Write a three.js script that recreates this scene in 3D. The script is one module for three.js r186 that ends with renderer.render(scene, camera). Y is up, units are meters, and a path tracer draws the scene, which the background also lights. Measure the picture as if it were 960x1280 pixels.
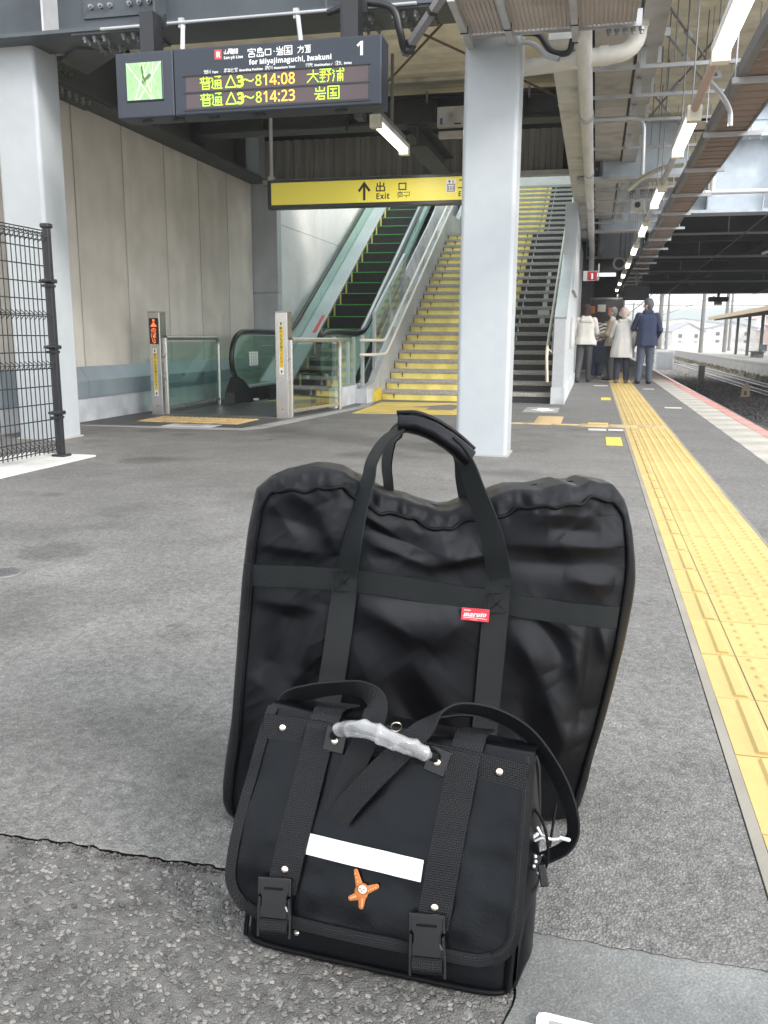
import * as THREE from 'three';
import { RoundedBoxGeometry } from 'three/addons/geometries/RoundedBoxGeometry.js';
import { mergeGeometries, mergeVertices, toCreasedNormals } from 'three/addons/utils/BufferGeometryUtils.js';
import { MarchingCubes } from 'three/addons/objects/MarchingCubes.js';

// ------------------------------------------------------------------ camera, sky, sun, exposure
const scene = new THREE.Scene();
const W = 768, Ht = 1024;
const camera = new THREE.PerspectiveCamera(61.3, W / Ht, 0.05, 3000);
camera.position.set(0, 0.92, 0);
{
  const m = new THREE.Matrix4().makeBasis(new THREE.Vector3(0.97243, 0.0064, -0.23309), new THREE.Vector3(-0.05217, 0.98026, -0.19071), new THREE.Vector3(0.22727, 0.19762, 0.95357));
  camera.quaternion.setFromRotationMatrix(m);
}
scene.add(camera);
const renderer = new THREE.WebGLRenderer({ antialias: true });
renderer.setSize(W, Ht);
renderer.toneMapping = THREE.LinearToneMapping;
renderer.toneMappingExposure = 2.42;
renderer.shadowMap.enabled = true;
const SUN = new THREE.Vector3(0.76, 0.52, 0.40).normalize();
{ // bright overcast sky: thin cloud, brightest round the hidden sun, paler to the horizon
  const w = 256, h = 128, d = new Float32Array(w * h * 4);
  const ns = (x, y, z) => Math.sin(x * 3.1 + Math.sin(y * 4.3 + 1.7) * 1.3) * Math.sin(z * 3.7 + Math.sin(x * 2.9) * 1.1);
  for (let j = 0; j < h; j++) for (let i = 0; i < w; i++) {
    const el = (j + 0.5) / h * Math.PI - Math.PI / 2, az = ((i + 0.5) / w - 0.5) * 2 * Math.PI;
    const x = Math.cos(el) * Math.cos(az), y = Math.sin(el), z = Math.cos(el) * Math.sin(az);
    const c = Math.max(0, x * SUN.x + y * SUN.y + z * SUN.z);
    let L = y > 0 ? 1.12 - 0.28 * Math.sin(el) : 0.6;
    L *= 1 + 0.07 * ns(x * 2, y * 3, z * 2) + 0.04 * ns(x * 5, y * 7, z * 5);
    L += 0.75 * Math.pow(c, 4);
    const o = (j * w + i) * 4;
    d[o] = L * 0.96; d[o + 1] = L * 0.995; d[o + 2] = L * 1.05; d[o + 3] = 1;
  }
  const t = new THREE.DataTexture(d, w, h, THREE.RGBAFormat, THREE.FloatType);
  t.mapping = THREE.EquirectangularReflectionMapping; t.magFilter = THREE.LinearFilter; t.needsUpdate = true;
  scene.background = t; scene.environment = t;
}
const sun = new THREE.DirectionalLight(0xfff8f0, 1.5);
sun.position.copy(SUN).multiplyScalar(60); sun.castShadow = true; sun.shadow.radius = 24;
Object.assign(sun.shadow.camera, { left: -30, right: 30, top: 30, bottom: -30, near: 1, far: 160 });
scene.add(sun, sun.target);

// ------------------------------------------------------------------ helpers
let seed = 20240611;
const rnd = () => { seed = (seed + 0x6D2B79F5) | 0; let t = Math.imul(seed ^ (seed >>> 15), 1 | seed); t = (t + Math.imul(t ^ (t >>> 7), 61 | t)) ^ t; return ((t ^ (t >>> 14)) >>> 0) / 4294967296; };
const rr = (a, b) => a + (b - a) * rnd();
const V = (x, y, z) => new THREE.Vector3(x, y, z);
const lerp = THREE.MathUtils.lerp, clamp = THREE.MathUtils.clamp, sstep = THREE.MathUtils.smoothstep;
const used = {};
function numbered(n) { used[n] = (used[n] ?? -1) + 1; return used[n] ? n + '_' + String(used[n]).padStart(3, '0') : n; }
function tag(o, label, category, group) { Object.assign(o.userData, { label, category }); if (group) o.userData.group = group; return o; }
function thing(name, label, category, pos = [0, 0, 0], turn = 0, group) {
  const o = new THREE.Group(); o.name = numbered(name); o.position.set(...pos); o.rotation.y = turn; scene.add(o);
  return tag(o, label, category, group);
}
function structure(name, pos = [0, 0, 0]) { const o = new THREE.Group(); o.name = numbered(name); o.position.set(...pos); o.userData.kind = 'structure'; scene.add(o); return o; }
function clean(g) {
  g = g.index ? g.toNonIndexed() : g;
  for (const k of Object.keys(g.attributes)) if (!['position', 'normal', 'uv'].includes(k)) g.deleteAttribute(k);
  return g;
}
function uvBox(g) { // uv in metres from the dominant direction of each face
  const p = g.attributes.position, n = g.attributes.normal, a = new Float32Array(p.count * 2);
  for (let i = 0; i < p.count; i++) {
    const x = Math.abs(n.getX(i)), y = Math.abs(n.getY(i)), z = Math.abs(n.getZ(i));
    if (y >= x && y >= z) { a[2 * i] = p.getX(i); a[2 * i + 1] = -p.getZ(i); }
    else if (x >= z) { a[2 * i] = p.getZ(i); a[2 * i + 1] = p.getY(i); }
    else { a[2 * i] = p.getX(i); a[2 * i + 1] = p.getY(i); }
  }
  g.setAttribute('uv', new THREE.BufferAttribute(a, 2));
  return g;
}
function merge(list, keepUV) {
  list = (Array.isArray(list) ? list : [list]).map(clean);
  const g = list.length > 1 ? mergeGeometries(list) : list[0];
  return keepUV ? g : uvBox(g);
}
function part(name, geo, mat, parent = scene, keepUV) {
  const m = new THREE.Mesh(Array.isArray(geo) || !keepUV ? merge(geo, keepUV) : geo, mat);
  m.name = parent === scene ? numbered(name) : name; m.castShadow = m.receiveShadow = true; parent.add(m);
  return m;
}
const shared = (name, geo, mat, parent, x = 0, y = 0, z = 0) => { const m = new THREE.Mesh(geo, mat); m.name = name; m.position.set(x, y, z); m.castShadow = m.receiveShadow = true; parent.add(m); return m; };
const put = (g, x = 0, y = 0, z = 0, rx = 0, ry = 0, rz = 0) => { if (rx) g.rotateX(rx); if (ry) g.rotateY(ry); if (rz) g.rotateZ(rz); return g.translate(x, y, z); };
const box = (x0, x1, y0, y1, z0, z1) => new THREE.BoxGeometry(Math.abs(x1 - x0), Math.abs(y1 - y0), Math.abs(z1 - z0)).translate((x0 + x1) / 2, (y0 + y1) / 2, (z0 + z1) / 2);
const rbox = (x0, x1, y0, y1, z0, z1, r = 0.01, s = 2) => new RoundedBoxGeometry(Math.abs(x1 - x0), Math.abs(y1 - y0), Math.abs(z1 - z0), s, r).translate((x0 + x1) / 2, (y0 + y1) / 2, (z0 + z1) / 2);
function rod(a, b, r, n = 8, r2 = r) {
  const d = V().subVectors(b, a), g = new THREE.CylinderGeometry(r2, r, d.length(), n);
  g.applyQuaternion(new THREE.Quaternion().setFromUnitVectors(V(0, 1, 0), d.clone().normalize()));
  return g.translate((a.x + b.x) / 2, (a.y + b.y) / 2, (a.z + b.z) / 2);
}
const beam = (a, b, w, h) => { // rectangular bar from a to b
  const d = V().subVectors(b, a), g = new THREE.BoxGeometry(w, h, d.length());
  const m = new THREE.Matrix4().lookAt(b, a, Math.abs(d.clone().normalize().y) > 0.98 ? V(0, 0, 1) : V(0, 1, 0));
  g.applyMatrix4(m); return g.translate((a.x + b.x) / 2, (a.y + b.y) / 2, (a.z + b.z) / 2);
};
const curve = (pts, t = 0.5) => new THREE.CatmullRomCurve3(pts.map((p) => Array.isArray(p) ? V(...p) : p), false, 'catmullrom', t);
const tube = (pts, r, seg = 24, n = 8) => new THREE.TubeGeometry(curve(pts), seg, r, n);
function polytube(pts, r, bend = 0.1, n = 10) { // pipe with rounded elbows
  const P = pts.map((p) => V(...p)), path = new THREE.CurvePath();
  let last = P[0];
  for (let i = 1; i < P.length - 1; i++) {
    const a = P[i].clone().add(V().subVectors(P[i - 1], P[i]).setLength(bend)), b = P[i].clone().add(V().subVectors(P[i + 1], P[i]).setLength(bend));
    path.add(new THREE.LineCurve3(last, a)); path.add(new THREE.QuadraticBezierCurve3(a, P[i], b)); last = b;
  }
  path.add(new THREE.LineCurve3(last, P[P.length - 1]));
  return new THREE.TubeGeometry(path, P.length * 14, r, n);
}
function extrude(pts, depth, axis = 'x', at = 0, bevel = 0, holes) { // polygon of [a, b] pulled along an axis
  const s = new THREE.Shape(pts.map((p) => new THREE.Vector2(p[0], p[1])));
  for (const h of holes ?? []) s.holes.push(new THREE.Path(h.map((p) => new THREE.Vector2(p[0], p[1]))));
  const g = new THREE.ExtrudeGeometry(s, { depth, bevelEnabled: bevel > 0, bevelSize: bevel, bevelThickness: bevel, bevelSegments: 1, steps: 1 });
  if (axis === 'x') g.applyMatrix4(new THREE.Matrix4().makeBasis(V(0, 0, -1), V(0, 1, 0), V(1, 0, 0))); // shape (a, b) = (-z, y)
  if (axis === 'y') g.applyMatrix4(new THREE.Matrix4().makeBasis(V(1, 0, 0), V(0, 0, -1), V(0, 1, 0))); // shape (a, b) = (x, -z)
  if (axis === 'x') g.translate(at, 0, 0); else if (axis === 'y') g.translate(0, at, 0); else g.translate(0, 0, at);
  return g;
}
function gridGeo(nu, nv, f, closed) { // surface f(i/nu, j/nv) -> Vector3, uv in metres along the surface
  const pos = [], uv = [], idx = [], P = [];
  for (let j = 0; j <= nv; j++) for (let i = 0; i <= nu; i++) P.push(f(i / nu, j / nv));
  for (let j = 0; j <= nv; j++) { let s = 0; for (let i = 0; i <= nu; i++) { const p = P[j * (nu + 1) + i]; if (i) s += p.distanceTo(P[j * (nu + 1) + i - 1]); pos.push(p.x, p.y, p.z); uv.push(s, 0); } }
  for (let i = 0; i <= nu; i++) { let s = 0; for (let j = 0; j <= nv; j++) { if (j) s += P[j * (nu + 1) + i].distanceTo(P[(j - 1) * (nu + 1) + i]); uv[(j * (nu + 1) + i) * 2 + 1] = s; } }
  for (let j = 0; j < nv; j++) for (let i = 0; i < nu; i++) { const a = j * (nu + 1) + i, b = a + 1, c = a + nu + 1, d = c + 1; idx.push(a, b, d, a, d, c); }
  const g = new THREE.BufferGeometry();
  g.setAttribute('position', new THREE.Float32BufferAttribute(pos, 3)); g.setAttribute('uv', new THREE.Float32BufferAttribute(uv, 2)); g.setIndex(idx); g.computeVertexNormals();
  if (closed) { const n = g.attributes.normal; for (let j = 0; j <= nv; j++) { const a = j * (nu + 1), b = a + nu; const v = V(n.getX(a) + n.getX(b), n.getY(a) + n.getY(b), n.getZ(a) + n.getZ(b)).normalize(); n.setXYZ(a, v.x, v.y, v.z); n.setXYZ(b, v.x, v.y, v.z); } }
  return g;
}
function ribbon(pts, wdirs, width, thick, seg = 60) { // strap: centre points, width directions, a closed thin box section
  const c = curve(pts), wc = curve(wdirs), sect = [[-1, -1], [-0.5, -1.06], [0, -1.08], [0.5, -1.06], [1, -1], [1, 1], [0.5, 1.06], [0, 1.08], [-0.5, 1.06], [-1, 1], [-1, -1]];
  const g = gridGeo(seg, 10, (u, v) => {
    const t = c.getTangent(u), w = wc.getPoint(u), p = c.getPoint(u); w.addScaledVector(t, -w.dot(t)).normalize();
    const n = V().crossVectors(t, w), k = sect[Math.round(v * 10)];
    const ww = typeof width === 'function' ? width(u) : width;
    return p.addScaledVector(w, k[0] * ww / 2).addScaledVector(n, k[1] * thick / 2);
  });
  return toCreasedNormals(g, 0.9);
}
// ------------------------------------------------------------------ textures
const hash2 = (x, y, s) => { let h = Math.imul(x, 374761393) + Math.imul(y, 668265263) + Math.imul(s, 974711); h = Math.imul(h ^ (h >>> 13), 1274126177); return ((h ^ (h >>> 16)) >>> 0) / 4294967296; };
function vnoise(x, y, per, s) {
  const xi = Math.floor(x), yi = Math.floor(y), fx = x - xi, fy = y - yi, u = fx * fx * (3 - 2 * fx), v = fy * fy * (3 - 2 * fy);
  const m = (a) => ((a % per) + per) % per, a = hash2(m(xi), m(yi), s), b = hash2(m(xi + 1), m(yi), s), c = hash2(m(xi), m(yi + 1), s), d = hash2(m(xi + 1), m(yi + 1), s);
  return a + (b - a) * u + (c - a) * v + (a - b - c + d) * u * v;
}
const fbm = (u, v, per, oct, s) => { let r = 0, a = 0.5, n = 0; for (let o = 0; o < oct; o++) { r += a * vnoise(u * per, v * per, per, s + o * 17); n += a; a *= 0.5; per *= 2; } return r / n; };
function worley(u, v, per, s) { // distances to the nearest and second cell point, and the cell's own random number
  const x = u * per, y = v * per, xi = Math.floor(x), yi = Math.floor(y); let d1 = 9, d2 = 9, id = 0;
  for (let j = -1; j <= 1; j++) for (let i = -1; i <= 1; i++) {
    const a = (((xi + i) % per) + per) % per, b = (((yi + j) % per) + per) % per, px = xi + i + hash2(a, b, s), py = yi + j + hash2(a, b, s + 5);
    const d = Math.hypot(px - x, py - y); if (d < d1) { d2 = d1; d1 = d; id = hash2(a, b, s + 9); } else if (d < d2) d2 = d;
  }
  return [d1, d2, id];
}
function tex(size, metres, f, srgb = true) { // f(u, v) -> [r, g, b] in 0..1 (display values when srgb)
  const d = new Uint8Array(size * size * 4);
  for (let j = 0; j < size; j++) for (let i = 0; i < size; i++) {
    const c = f(i / size, j / size), o = (j * size + i) * 4, k = typeof c === 'number';
    d[o] = clamp((k ? c : c[0]) * 255, 0, 255); d[o + 1] = clamp((k ? c : c[1]) * 255, 0, 255); d[o + 2] = clamp((k ? c : c[2]) * 255, 0, 255); d[o + 3] = 255;
  }
  const t = new THREE.DataTexture(d, size, size, THREE.RGBAFormat);
  t.wrapS = t.wrapT = THREE.RepeatWrapping; t.magFilter = THREE.LinearFilter; t.minFilter = THREE.LinearMipmapLinearFilter; t.generateMipmaps = true;
  t.repeat.set(1 / metres, 1 / metres); if (srgb) t.colorSpace = THREE.SRGBColorSpace; t.needsUpdate = true;
  return t;
}
const scaled = (t, metres) => { const c = t.clone(); c.repeat.set(1 / metres, 1 / metres); c.needsUpdate = true; return c; };
const grey = tex(512, 2.3, (u, v) => 0.92 + 0.16 * (fbm(u, v, 4, 6, 3) - 0.5) * 2 * 0.5 + 0.05 * (fbm(u, v, 64, 2, 9) - 0.5));       // gentle wear
const soft = tex(512, 2.9, (u, v) => 0.93 + 0.05 * (fbm(u, v, 3, 4, 33) - 0.5) + 0.03 * (fbm(u, v, 40, 2, 39) - 0.5));
const grime = tex(512, 3.1, (u, v) => { const a = fbm(u, v, 3, 6, 31), b = fbm(u * 1, v, 24, 3, 44); return 0.93 + 0.24 * (a - 0.5) + 0.12 * (b - 0.5) - 0.18 * Math.max(0, fbm(u, v, 8, 4, 71) - 0.62) * 3; });
const fine = tex(512, 0.35, (u, v) => 0.5 + 0.5 * (fbm(u, v, 128, 2, 5) - 0.5) + 0.35 * (fbm(u, v, 12, 3, 8) - 0.5), false);
const rough = tex(512, 1.7, (u, v) => 0.78 + 0.4 * (fbm(u, v, 6, 5, 23) - 0.5), false);
const streak = tex(512, 1.9, (u, v) => 0.955 + 0.02 * (vnoise(u * 120, v * 4, 120, 61) - 0.5) + 0.15 * (fbm(u, v, 5, 5, 15) - 0.5) + 0.05 * (vnoise(u * 12, v * 1, 12, 77) - 0.5));
const brushed = tex(512, 0.3, (u, v) => 0.5 + 0.4 * (vnoise(u * 200, v * 3, 200, 91) - 0.5) + 0.15 * (fbm(u, v, 8, 3, 14) - 0.5), false);
const mat = (r, g, b, o = {}) => { const m = (o.physical ? new THREE.MeshPhysicalMaterial() : new THREE.MeshStandardMaterial()); delete o.physical; m.color.setRGB(r, g, b); m.roughness = 0.6; Object.assign(m, o); return m; };
const lin = (r, g, b) => new THREE.Color().setRGB(r, g, b);

const M = {
  paintGrey: mat(0.455, 0.49, 0.51, { roughness: 0.42, map: soft, bumpMap: fine, bumpScale: 0.0006 }),
  steelBlue: mat(0.062, 0.076, 0.086, { roughness: 0.5, map: grime }),
  steelDark: mat(0.066, 0.073, 0.071, { roughness: 0.6, map: grime }),
  steelPale: mat(0.56, 0.63, 0.69, { roughness: 0.5, map: grime }),
  galv: mat(0.50, 0.51, 0.52, { roughness: 0.5, metalness: 0.25, map: grime }),
  galvDark: mat(0.22, 0.22, 0.22, { roughness: 0.5, metalness: 0.3, map: grime }),
  bolt: mat(0.25, 0.26, 0.27, { roughness: 0.5, metalness: 0.5 }),
  wall: mat(0.70, 0.665, 0.595, { roughness: 0.8, map: streak, bumpMap: fine, bumpScale: 0.0008 }),
  wallGrey: mat(0.48, 0.51, 0.53, { roughness: 0.6, map: streak }),
  wallWhite: mat(0.78, 0.775, 0.75, { roughness: 0.55, map: grey }),
  skirt: mat(0.58, 0.60, 0.63, { roughness: 0.5, map: grime }),
  duct: mat(0.34, 0.41, 0.46, { roughness: 0.42, metalness: 0.35, map: streak, roughnessMap: rough }),
  cream: mat(0.93, 0.875, 0.69, { roughness: 0.6, map: grime }),
  fascia: mat(0.22, 0.225, 0.215, { roughness: 0.55, map: streak }),
  boardClad: mat(0.68, 0.69, 0.645, { roughness: 0.85, map: grime, bumpMap: fine, bumpScale: 0.001 }),
  boardDim: mat(0.52, 0.505, 0.475, { roughness: 0.85, map: grime }),
  pipe: mat(0.72, 0.70, 0.63, { roughness: 0.4, map: grey }),
  pipeWhite: mat(0.78, 0.77, 0.745, { roughness: 0.35, map: grey }),
  black: mat(0.012, 0.013, 0.015, { roughness: 0.45 }),
  rubber: mat(0.012, 0.012, 0.013, { roughness: 0.38 }),
  blackPaint: mat(0.014, 0.015, 0.018, { roughness: 0.35 }),
  signCase: mat(0.026, 0.034, 0.05, { roughness: 0.42, map: grey }),
  stainless: mat(0.60, 0.58, 0.55, { roughness: 0.32, metalness: 0.85, bumpMap: brushed, bumpScale: 0.0003, roughnessMap: rough }),
  alu: mat(0.56, 0.58, 0.60, { roughness: 0.38, metalness: 0.55, map: grey }),
  chrome: mat(0.75, 0.74, 0.72, { roughness: 0.15, metalness: 1 }),
  glass: mat(0.86, 0.95, 0.92, { physical: true, roughness: 0.03, transmission: 1, thickness: 0, ior: 1.5 }),
  mirrorGlass: mat(0.80, 0.9, 0.86, { physical: true, roughness: 0.02, transmission: 1, thickness: 0, ior: 2.33 }),
  glassGreen: mat(0.72, 0.87, 0.79, { physical: true, roughness: 0.04, transmission: 0.92, thickness: 0, ior: 1.5 }),
  yellow: mat(0.80, 0.58, 0.055, { roughness: 0.5, map: grime }),
  yellowFloor: mat(0.70, 0.52, 0.12, { roughness: 0.7, map: grime }),
  granite: mat(0.50, 0.475, 0.44, { roughness: 0.75 }),
  stepBlack: mat(0.02, 0.021, 0.022, { roughness: 0.55, map: grime }),
  beige: mat(0.66, 0.61, 0.53, { roughness: 0.45 }), ductBeige: mat(0.54, 0.485, 0.44, { roughness: 0.6, map: grime }),
  whitePaint: mat(0.62, 0.62, 0.60, { roughness: 0.7, map: grime }),
  redPaint: mat(0.62, 0.13, 0.11, { roughness: 0.7, map: grime }),
  concrete: mat(0.40, 0.385, 0.35, { roughness: 0.85, map: grime, bumpMap: fine, bumpScale: 0.0012 }),
  concreteDark: mat(0.20, 0.19, 0.175, { roughness: 0.9, map: grime }),
  rust: mat(0.16, 0.10, 0.07, { roughness: 0.7, map: grime }),
  rail: mat(0.35, 0.33, 0.31, { roughness: 0.3, metalness: 0.8 }),
  sleeper: mat(0.24, 0.225, 0.20, { roughness: 0.9, map: grime }),
  skin: mat(0.52, 0.33, 0.24, { roughness: 0.55 }),
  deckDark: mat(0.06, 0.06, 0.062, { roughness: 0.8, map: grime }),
  tan: mat(0.42, 0.29, 0.16, { roughness: 0.7 }),
};
M.granite.map = tex(512, 0.4, (u, v) => { const k = worley(u, v, 90, 4)[2]; return 0.84 + 0.5 * (k - 0.5) * 0.9 + 0.15 * (fbm(u, v, 6, 4, 2) - 0.5); });
// ------------------------------------------------------------------ ground, platform surface, tracks
const AH = []; { const s2 = 1536; for (let j = 0; j < s2; j++) for (let i = 0; i < s2; i++) {
  const u = i / s2, v = j / s2, [a, , id] = worley(u, v, 210, 101), [c, , id2] = worley(u, v, 380, 131), n = fbm(u, v, 96, 3, 7);
  const g1 = (1 - Math.min(1, a * 1.25)) * (0.35 + 0.65 * id), g2 = (1 - Math.min(1, c * 1.2)) * (0.3 + 0.7 * id2);
  AH.push([clamp(0.15 + 0.75 * Math.max(g1, 0.8 * g2) + 0.5 * (n - 0.5), 0, 1), id]);
} }
const asphaltH = (u, v) => AH[Math.min(1535, Math.round(v * 1536)) * 1536 + Math.min(1535, Math.round(u * 1536))];
const asphaltMap = tex(1536, 1.25, (u, v) => {
  const [s, id] = asphaltH(u, v), big = fbm(u, v, 5, 5, 201), spot = hash2(Math.floor(u * 300), Math.floor(v * 300), 3);
  const k = 0.43 + 0.46 * s + 0.10 * (big - 0.5) + (id > 0.985 ? 0.08 : 0) - (spot > 0.97 ? 0.07 : 0);
  return [k, k * 0.995, k * 0.98];
});
const asphaltBump = tex(1536, 1.25, (u, v) => 0.15 + 0.7 * asphaltH(u, v)[0] + 0.1 * fbm(u, v, 20, 3, 77), false);
const wornTone = tex(512, 9, (u, v) => 0.5 + 0.8 * (fbm(u, v, 5, 6, 301) - 0.5), false);
M.asphalt = mat(0.385, 0.382, 0.375, { vertexColors: true, roughness: 0.86, map: asphaltMap, bumpMap: asphaltBump, bumpScale: 0.0042, roughnessMap: rough });
M.asphaltFar = mat(0.335, 0.335, 0.335, { roughness: 0.8, map: scaled(asphaltMap, 1.6), bumpMap: asphaltBump, bumpScale: 0.0012 });
const coarse = (u, v) => {
  const w = 0.012 * (fbm(u, v, 40, 2, 3) - 0.5), [a, , id] = worley(u + w, v - w, 64, 41), [c, , id2] = worley(u - w, v + w, 170, 47), n = fbm(u, v, 36, 5, 13), m = fbm(u, v, 9, 3, 29);
  const big = id > 0.66 ? sstep(0.62 - a, 0, 0.3) : 0, small = sstep(0.6 - c, 0, 0.4) * id2;
  return [clamp(0.42 * big * (0.6 + 0.4 * id) + 0.26 * small + 0.62 * (n - 0.5) + 0.24 + 0.3 * (m - 0.5), 0, 1), id, id2, big];
};
M.coarse = mat(0.435, 0.425, 0.40, { roughness: 0.92, map: tex(1024, 0.62, (u, v) => {
  const [h, id, id2, big] = coarse(u, v); let k = 0.40 + 0.40 * h + 0.06 * (id2 - 0.5);
  let w = 0; if (big > 0.5 && id > 0.95) { k += 0.08; w = 0.02; }
  return [k + w, k, k - w * 0.8];
}), bumpMap: tex(1024, 0.62, (u, v) => coarse(u, v)[0], false), bumpScale: 0.009 });
M.patch = mat(0.41, 0.42, 0.415, { roughness: 0.88, map: tex(1024, 1.0, (u, v) => {
  const k = 0.60 + 0.16 * (worley(u, v, 230, 19)[0] - 0.4) + 0.34 * (fbm(u, v, 4, 6, 7) - 0.5) + 0.08 * (fbm(u, v, 90, 2, 6) - 0.5); return [k, k, k * 0.99];
}), bumpMap: asphaltBump, bumpScale: 0.0016 });
{
  const land = structure('ground');
  part('ground', box(-1500, 1500, -1.6, -1.16, -1500, 1500), mat(0.30, 0.28, 0.25, { roughness: 0.95, map: scaled(grime, 7) }), land);
  const plat = structure('platform');
  part('platform_body', [box(-9, 1.56, -1.18, -0.03, -62, 12)], M.concreteDark, plat);
  part('platform_face', [box(1.5, 1.6, -1.17, -0.2, -62, 12)], M.concrete, plat);
  // main asphalt, with an uneven front edge where it was cut and patched
  const seamZ = (x) => -1.262 + 0.012 * Math.sin(x * 3.1 + 1) + (x > -0.3 ? 0.02 * sstep(x, -0.3, 0.1) : 0) + 0.010 * (vnoise(x * 14 + 40, 0.3, 4096, 8) - 0.5) + 0.009 * (vnoise(x * 60 + 400, 0.7, 8192, 9) - 0.5) + 0.004 * (vnoise(x * 190 + 400, 0.7, 8192, 19) - 0.5);
  const near = gridGeo(620, 210, (u, v) => {
    const x = lerp(-5.4, 0.33, u), s = seamZ(x), z = lerp(s, -9.6, Math.pow(v, 1.6));
    return V(x, (v < 0.001 ? -0.0015 : 0) + 0.0016 * (vnoise(x * 3 + 50, z * 3 + 90, 999, 4) - 0.5), z);
  });
  uvBox(near);
  { // stains, gum, drips and walked paths, each with its own shape
    const p = near.attributes.position, c = new Float32Array(p.count * 3), spots = [];
    for (let i = 0; i < 130; i++) { const z = -1.4 - 8 * Math.pow(rnd(), 1.4); spots.push([rr(-5.2, 0.3), z, rnd() < 0.75 ? rr(0.012, 0.03) : rr(0.05, 0.22), rnd() < 0.8 ? rr(0.6, 0.88) : rr(1.08, 1.2)]); }
    for (let i = 0; i < p.count; i++) {
      const x = p.getX(i), z = p.getZ(i); let k = 0.93 + 0.30 * (fbm((x + 8) / 16, (z + 14) / 16, 9, 5, 311) - 0.5) + 0.16 * (fbm((x + 8) / 16, (z + 14) / 16, 60, 3, 37) - 0.5);
      const dr = fbm((x + 8) / 16, (z + 14) / 16, 26, 3, 83); if (dr > 0.64) k *= 1 - (dr - 0.64) * 1.4;
      for (const [sx, sz, r, f] of spots) { const d = Math.hypot(x - sx, (z - sz)) / r; if (d < 1.3) { const e = 1 - sstep(d + 0.35 * (vnoise(x * 60 + 500, z * 60 + 900, 9999, 3) - 0.5), 0.6, 1.1); k *= 1 + (f - 1) * e; } }
      c[3 * i] = c[3 * i + 1] = c[3 * i + 2] = k;
    }
    near.setAttribute('color', new THREE.BufferAttribute(c, 3));
  }
  part('asphalt', near, M.asphalt, plat, true);
  part('asphalt', [box(-9, -5.4, -0.03, 0, -55, 12), box(-5.4, 0.33, -0.03, -0.001, -9.597, -0.0 - 9.6 - 0.01)], M.asphaltFar, plat);
  part('asphalt', [box(-5.4, 0.33, -0.03, 0.0, -55, -9.6), box(0.81, 1.318, -0.03, 0.0, -55, 12), box(0.33, 0.81, -0.03, -0.008, -55, 12)], M.asphaltFar, plat);
  const gapX = -0.075;
  part('coarse_asphalt', uvBox(gridGeo(520, 220, (u, v) => {
    const x = lerp(-2.6, gapX + 0.01 * Math.sin(v * 30), u), s = seamZ(x) - 0.004 + 0.004 * Math.max(0, vnoise(x * 45 + 77, 0.1, 8192, 3) - 0.45), z = lerp(s, -0.1, Math.pow(v, 1.5)), e = Math.min(1, (z - s) / 0.012);
    return V(x, -0.004 - 0.006 * (1 - e) * (1 - e) + 0.006 * (vnoise(x * 38 + 50, z * 38 + 50, 9999, 12) - 0.5) + 0.004 * (vnoise(x * 110 + 50, z * 110 + 50, 9999, 14) - 0.5), z);
  })), M.coarse, plat, true);
  part('repair_patch', uvBox(gridGeo(300, 60, (u, v) => {
    const x = lerp(gapX + 0.004 + 0.01 * Math.sin(v * 30), 0.33, u), s = seamZ(x) - 0.003, z = lerp(s, -0.1, Math.pow(v, 1.5)), e = Math.min(1, (z - s) / 0.012);
    return V(x, -0.0022 - 0.001 * (1 - e) + 0.0006 * (vnoise(x * 20 + 9, z * 20 + 50, 9999, 12) - 0.5), z);
  })), M.patch, plat, true);
  part('asphalt', [box(-5.4, 0.33, -0.03, -0.002, -0.1, 12), box(-5.4, -2.6, -0.03, -0.001, -1.25, -0.1)], M.asphaltFar, plat);
  // loose chips on the coarse asphalt
  const chip = new THREE.IcosahedronGeometry(1, 0), cp = chip.attributes.position;
  for (let i = 0; i < cp.count; i++) { const k = 0.75 + 0.5 * hash2(Math.round(cp.getX(i) * 50), Math.round(cp.getY(i) * 50), Math.round(cp.getZ(i) * 50)); cp.setXYZ(i, cp.getX(i) * k, cp.getY(i) * k, cp.getZ(i) * k); }
  chip.computeVertexNormals();
  const chips = new THREE.InstancedMesh(chip, mat(0.9, 0.87, 0.82, { roughness: 0.85 }), 5200), mm = new THREE.Matrix4(), q = new THREE.Quaternion();
  for (let i = 0; i < 5200; i++) {
    const s = rr(0.0008, 0.0026) * (rnd() < 0.04 ? 1.7 : 1), c = rnd() < 0.012 ? rr(0.2, 0.32) : rr(0.06, 0.135);
    q.setFromEuler(new THREE.Euler(rr(0, 6), rr(0, 6), rr(0, 6)));
    const x = rr(-1.35, -0.06), z = i % 4 ? rr(-1.25, -0.75) : seamZ(x) + 0.006 + 0.016 * Math.pow(rnd(), 2);
    chips.setMatrixAt(i, mm.compose(V(x, -0.003, z), q, V(s, s * 0.7, s * rr(0.7, 1.3)))); chips.setColorAt(i, lin(c, c * 0.97, c * rr(0.85, 0.95)));
  }
  chips.name = 'stone_chips'; chips.userData.kind = 'stuff'; chips.castShadow = chips.receiveShadow = true; plat.add(chips);
}
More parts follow.
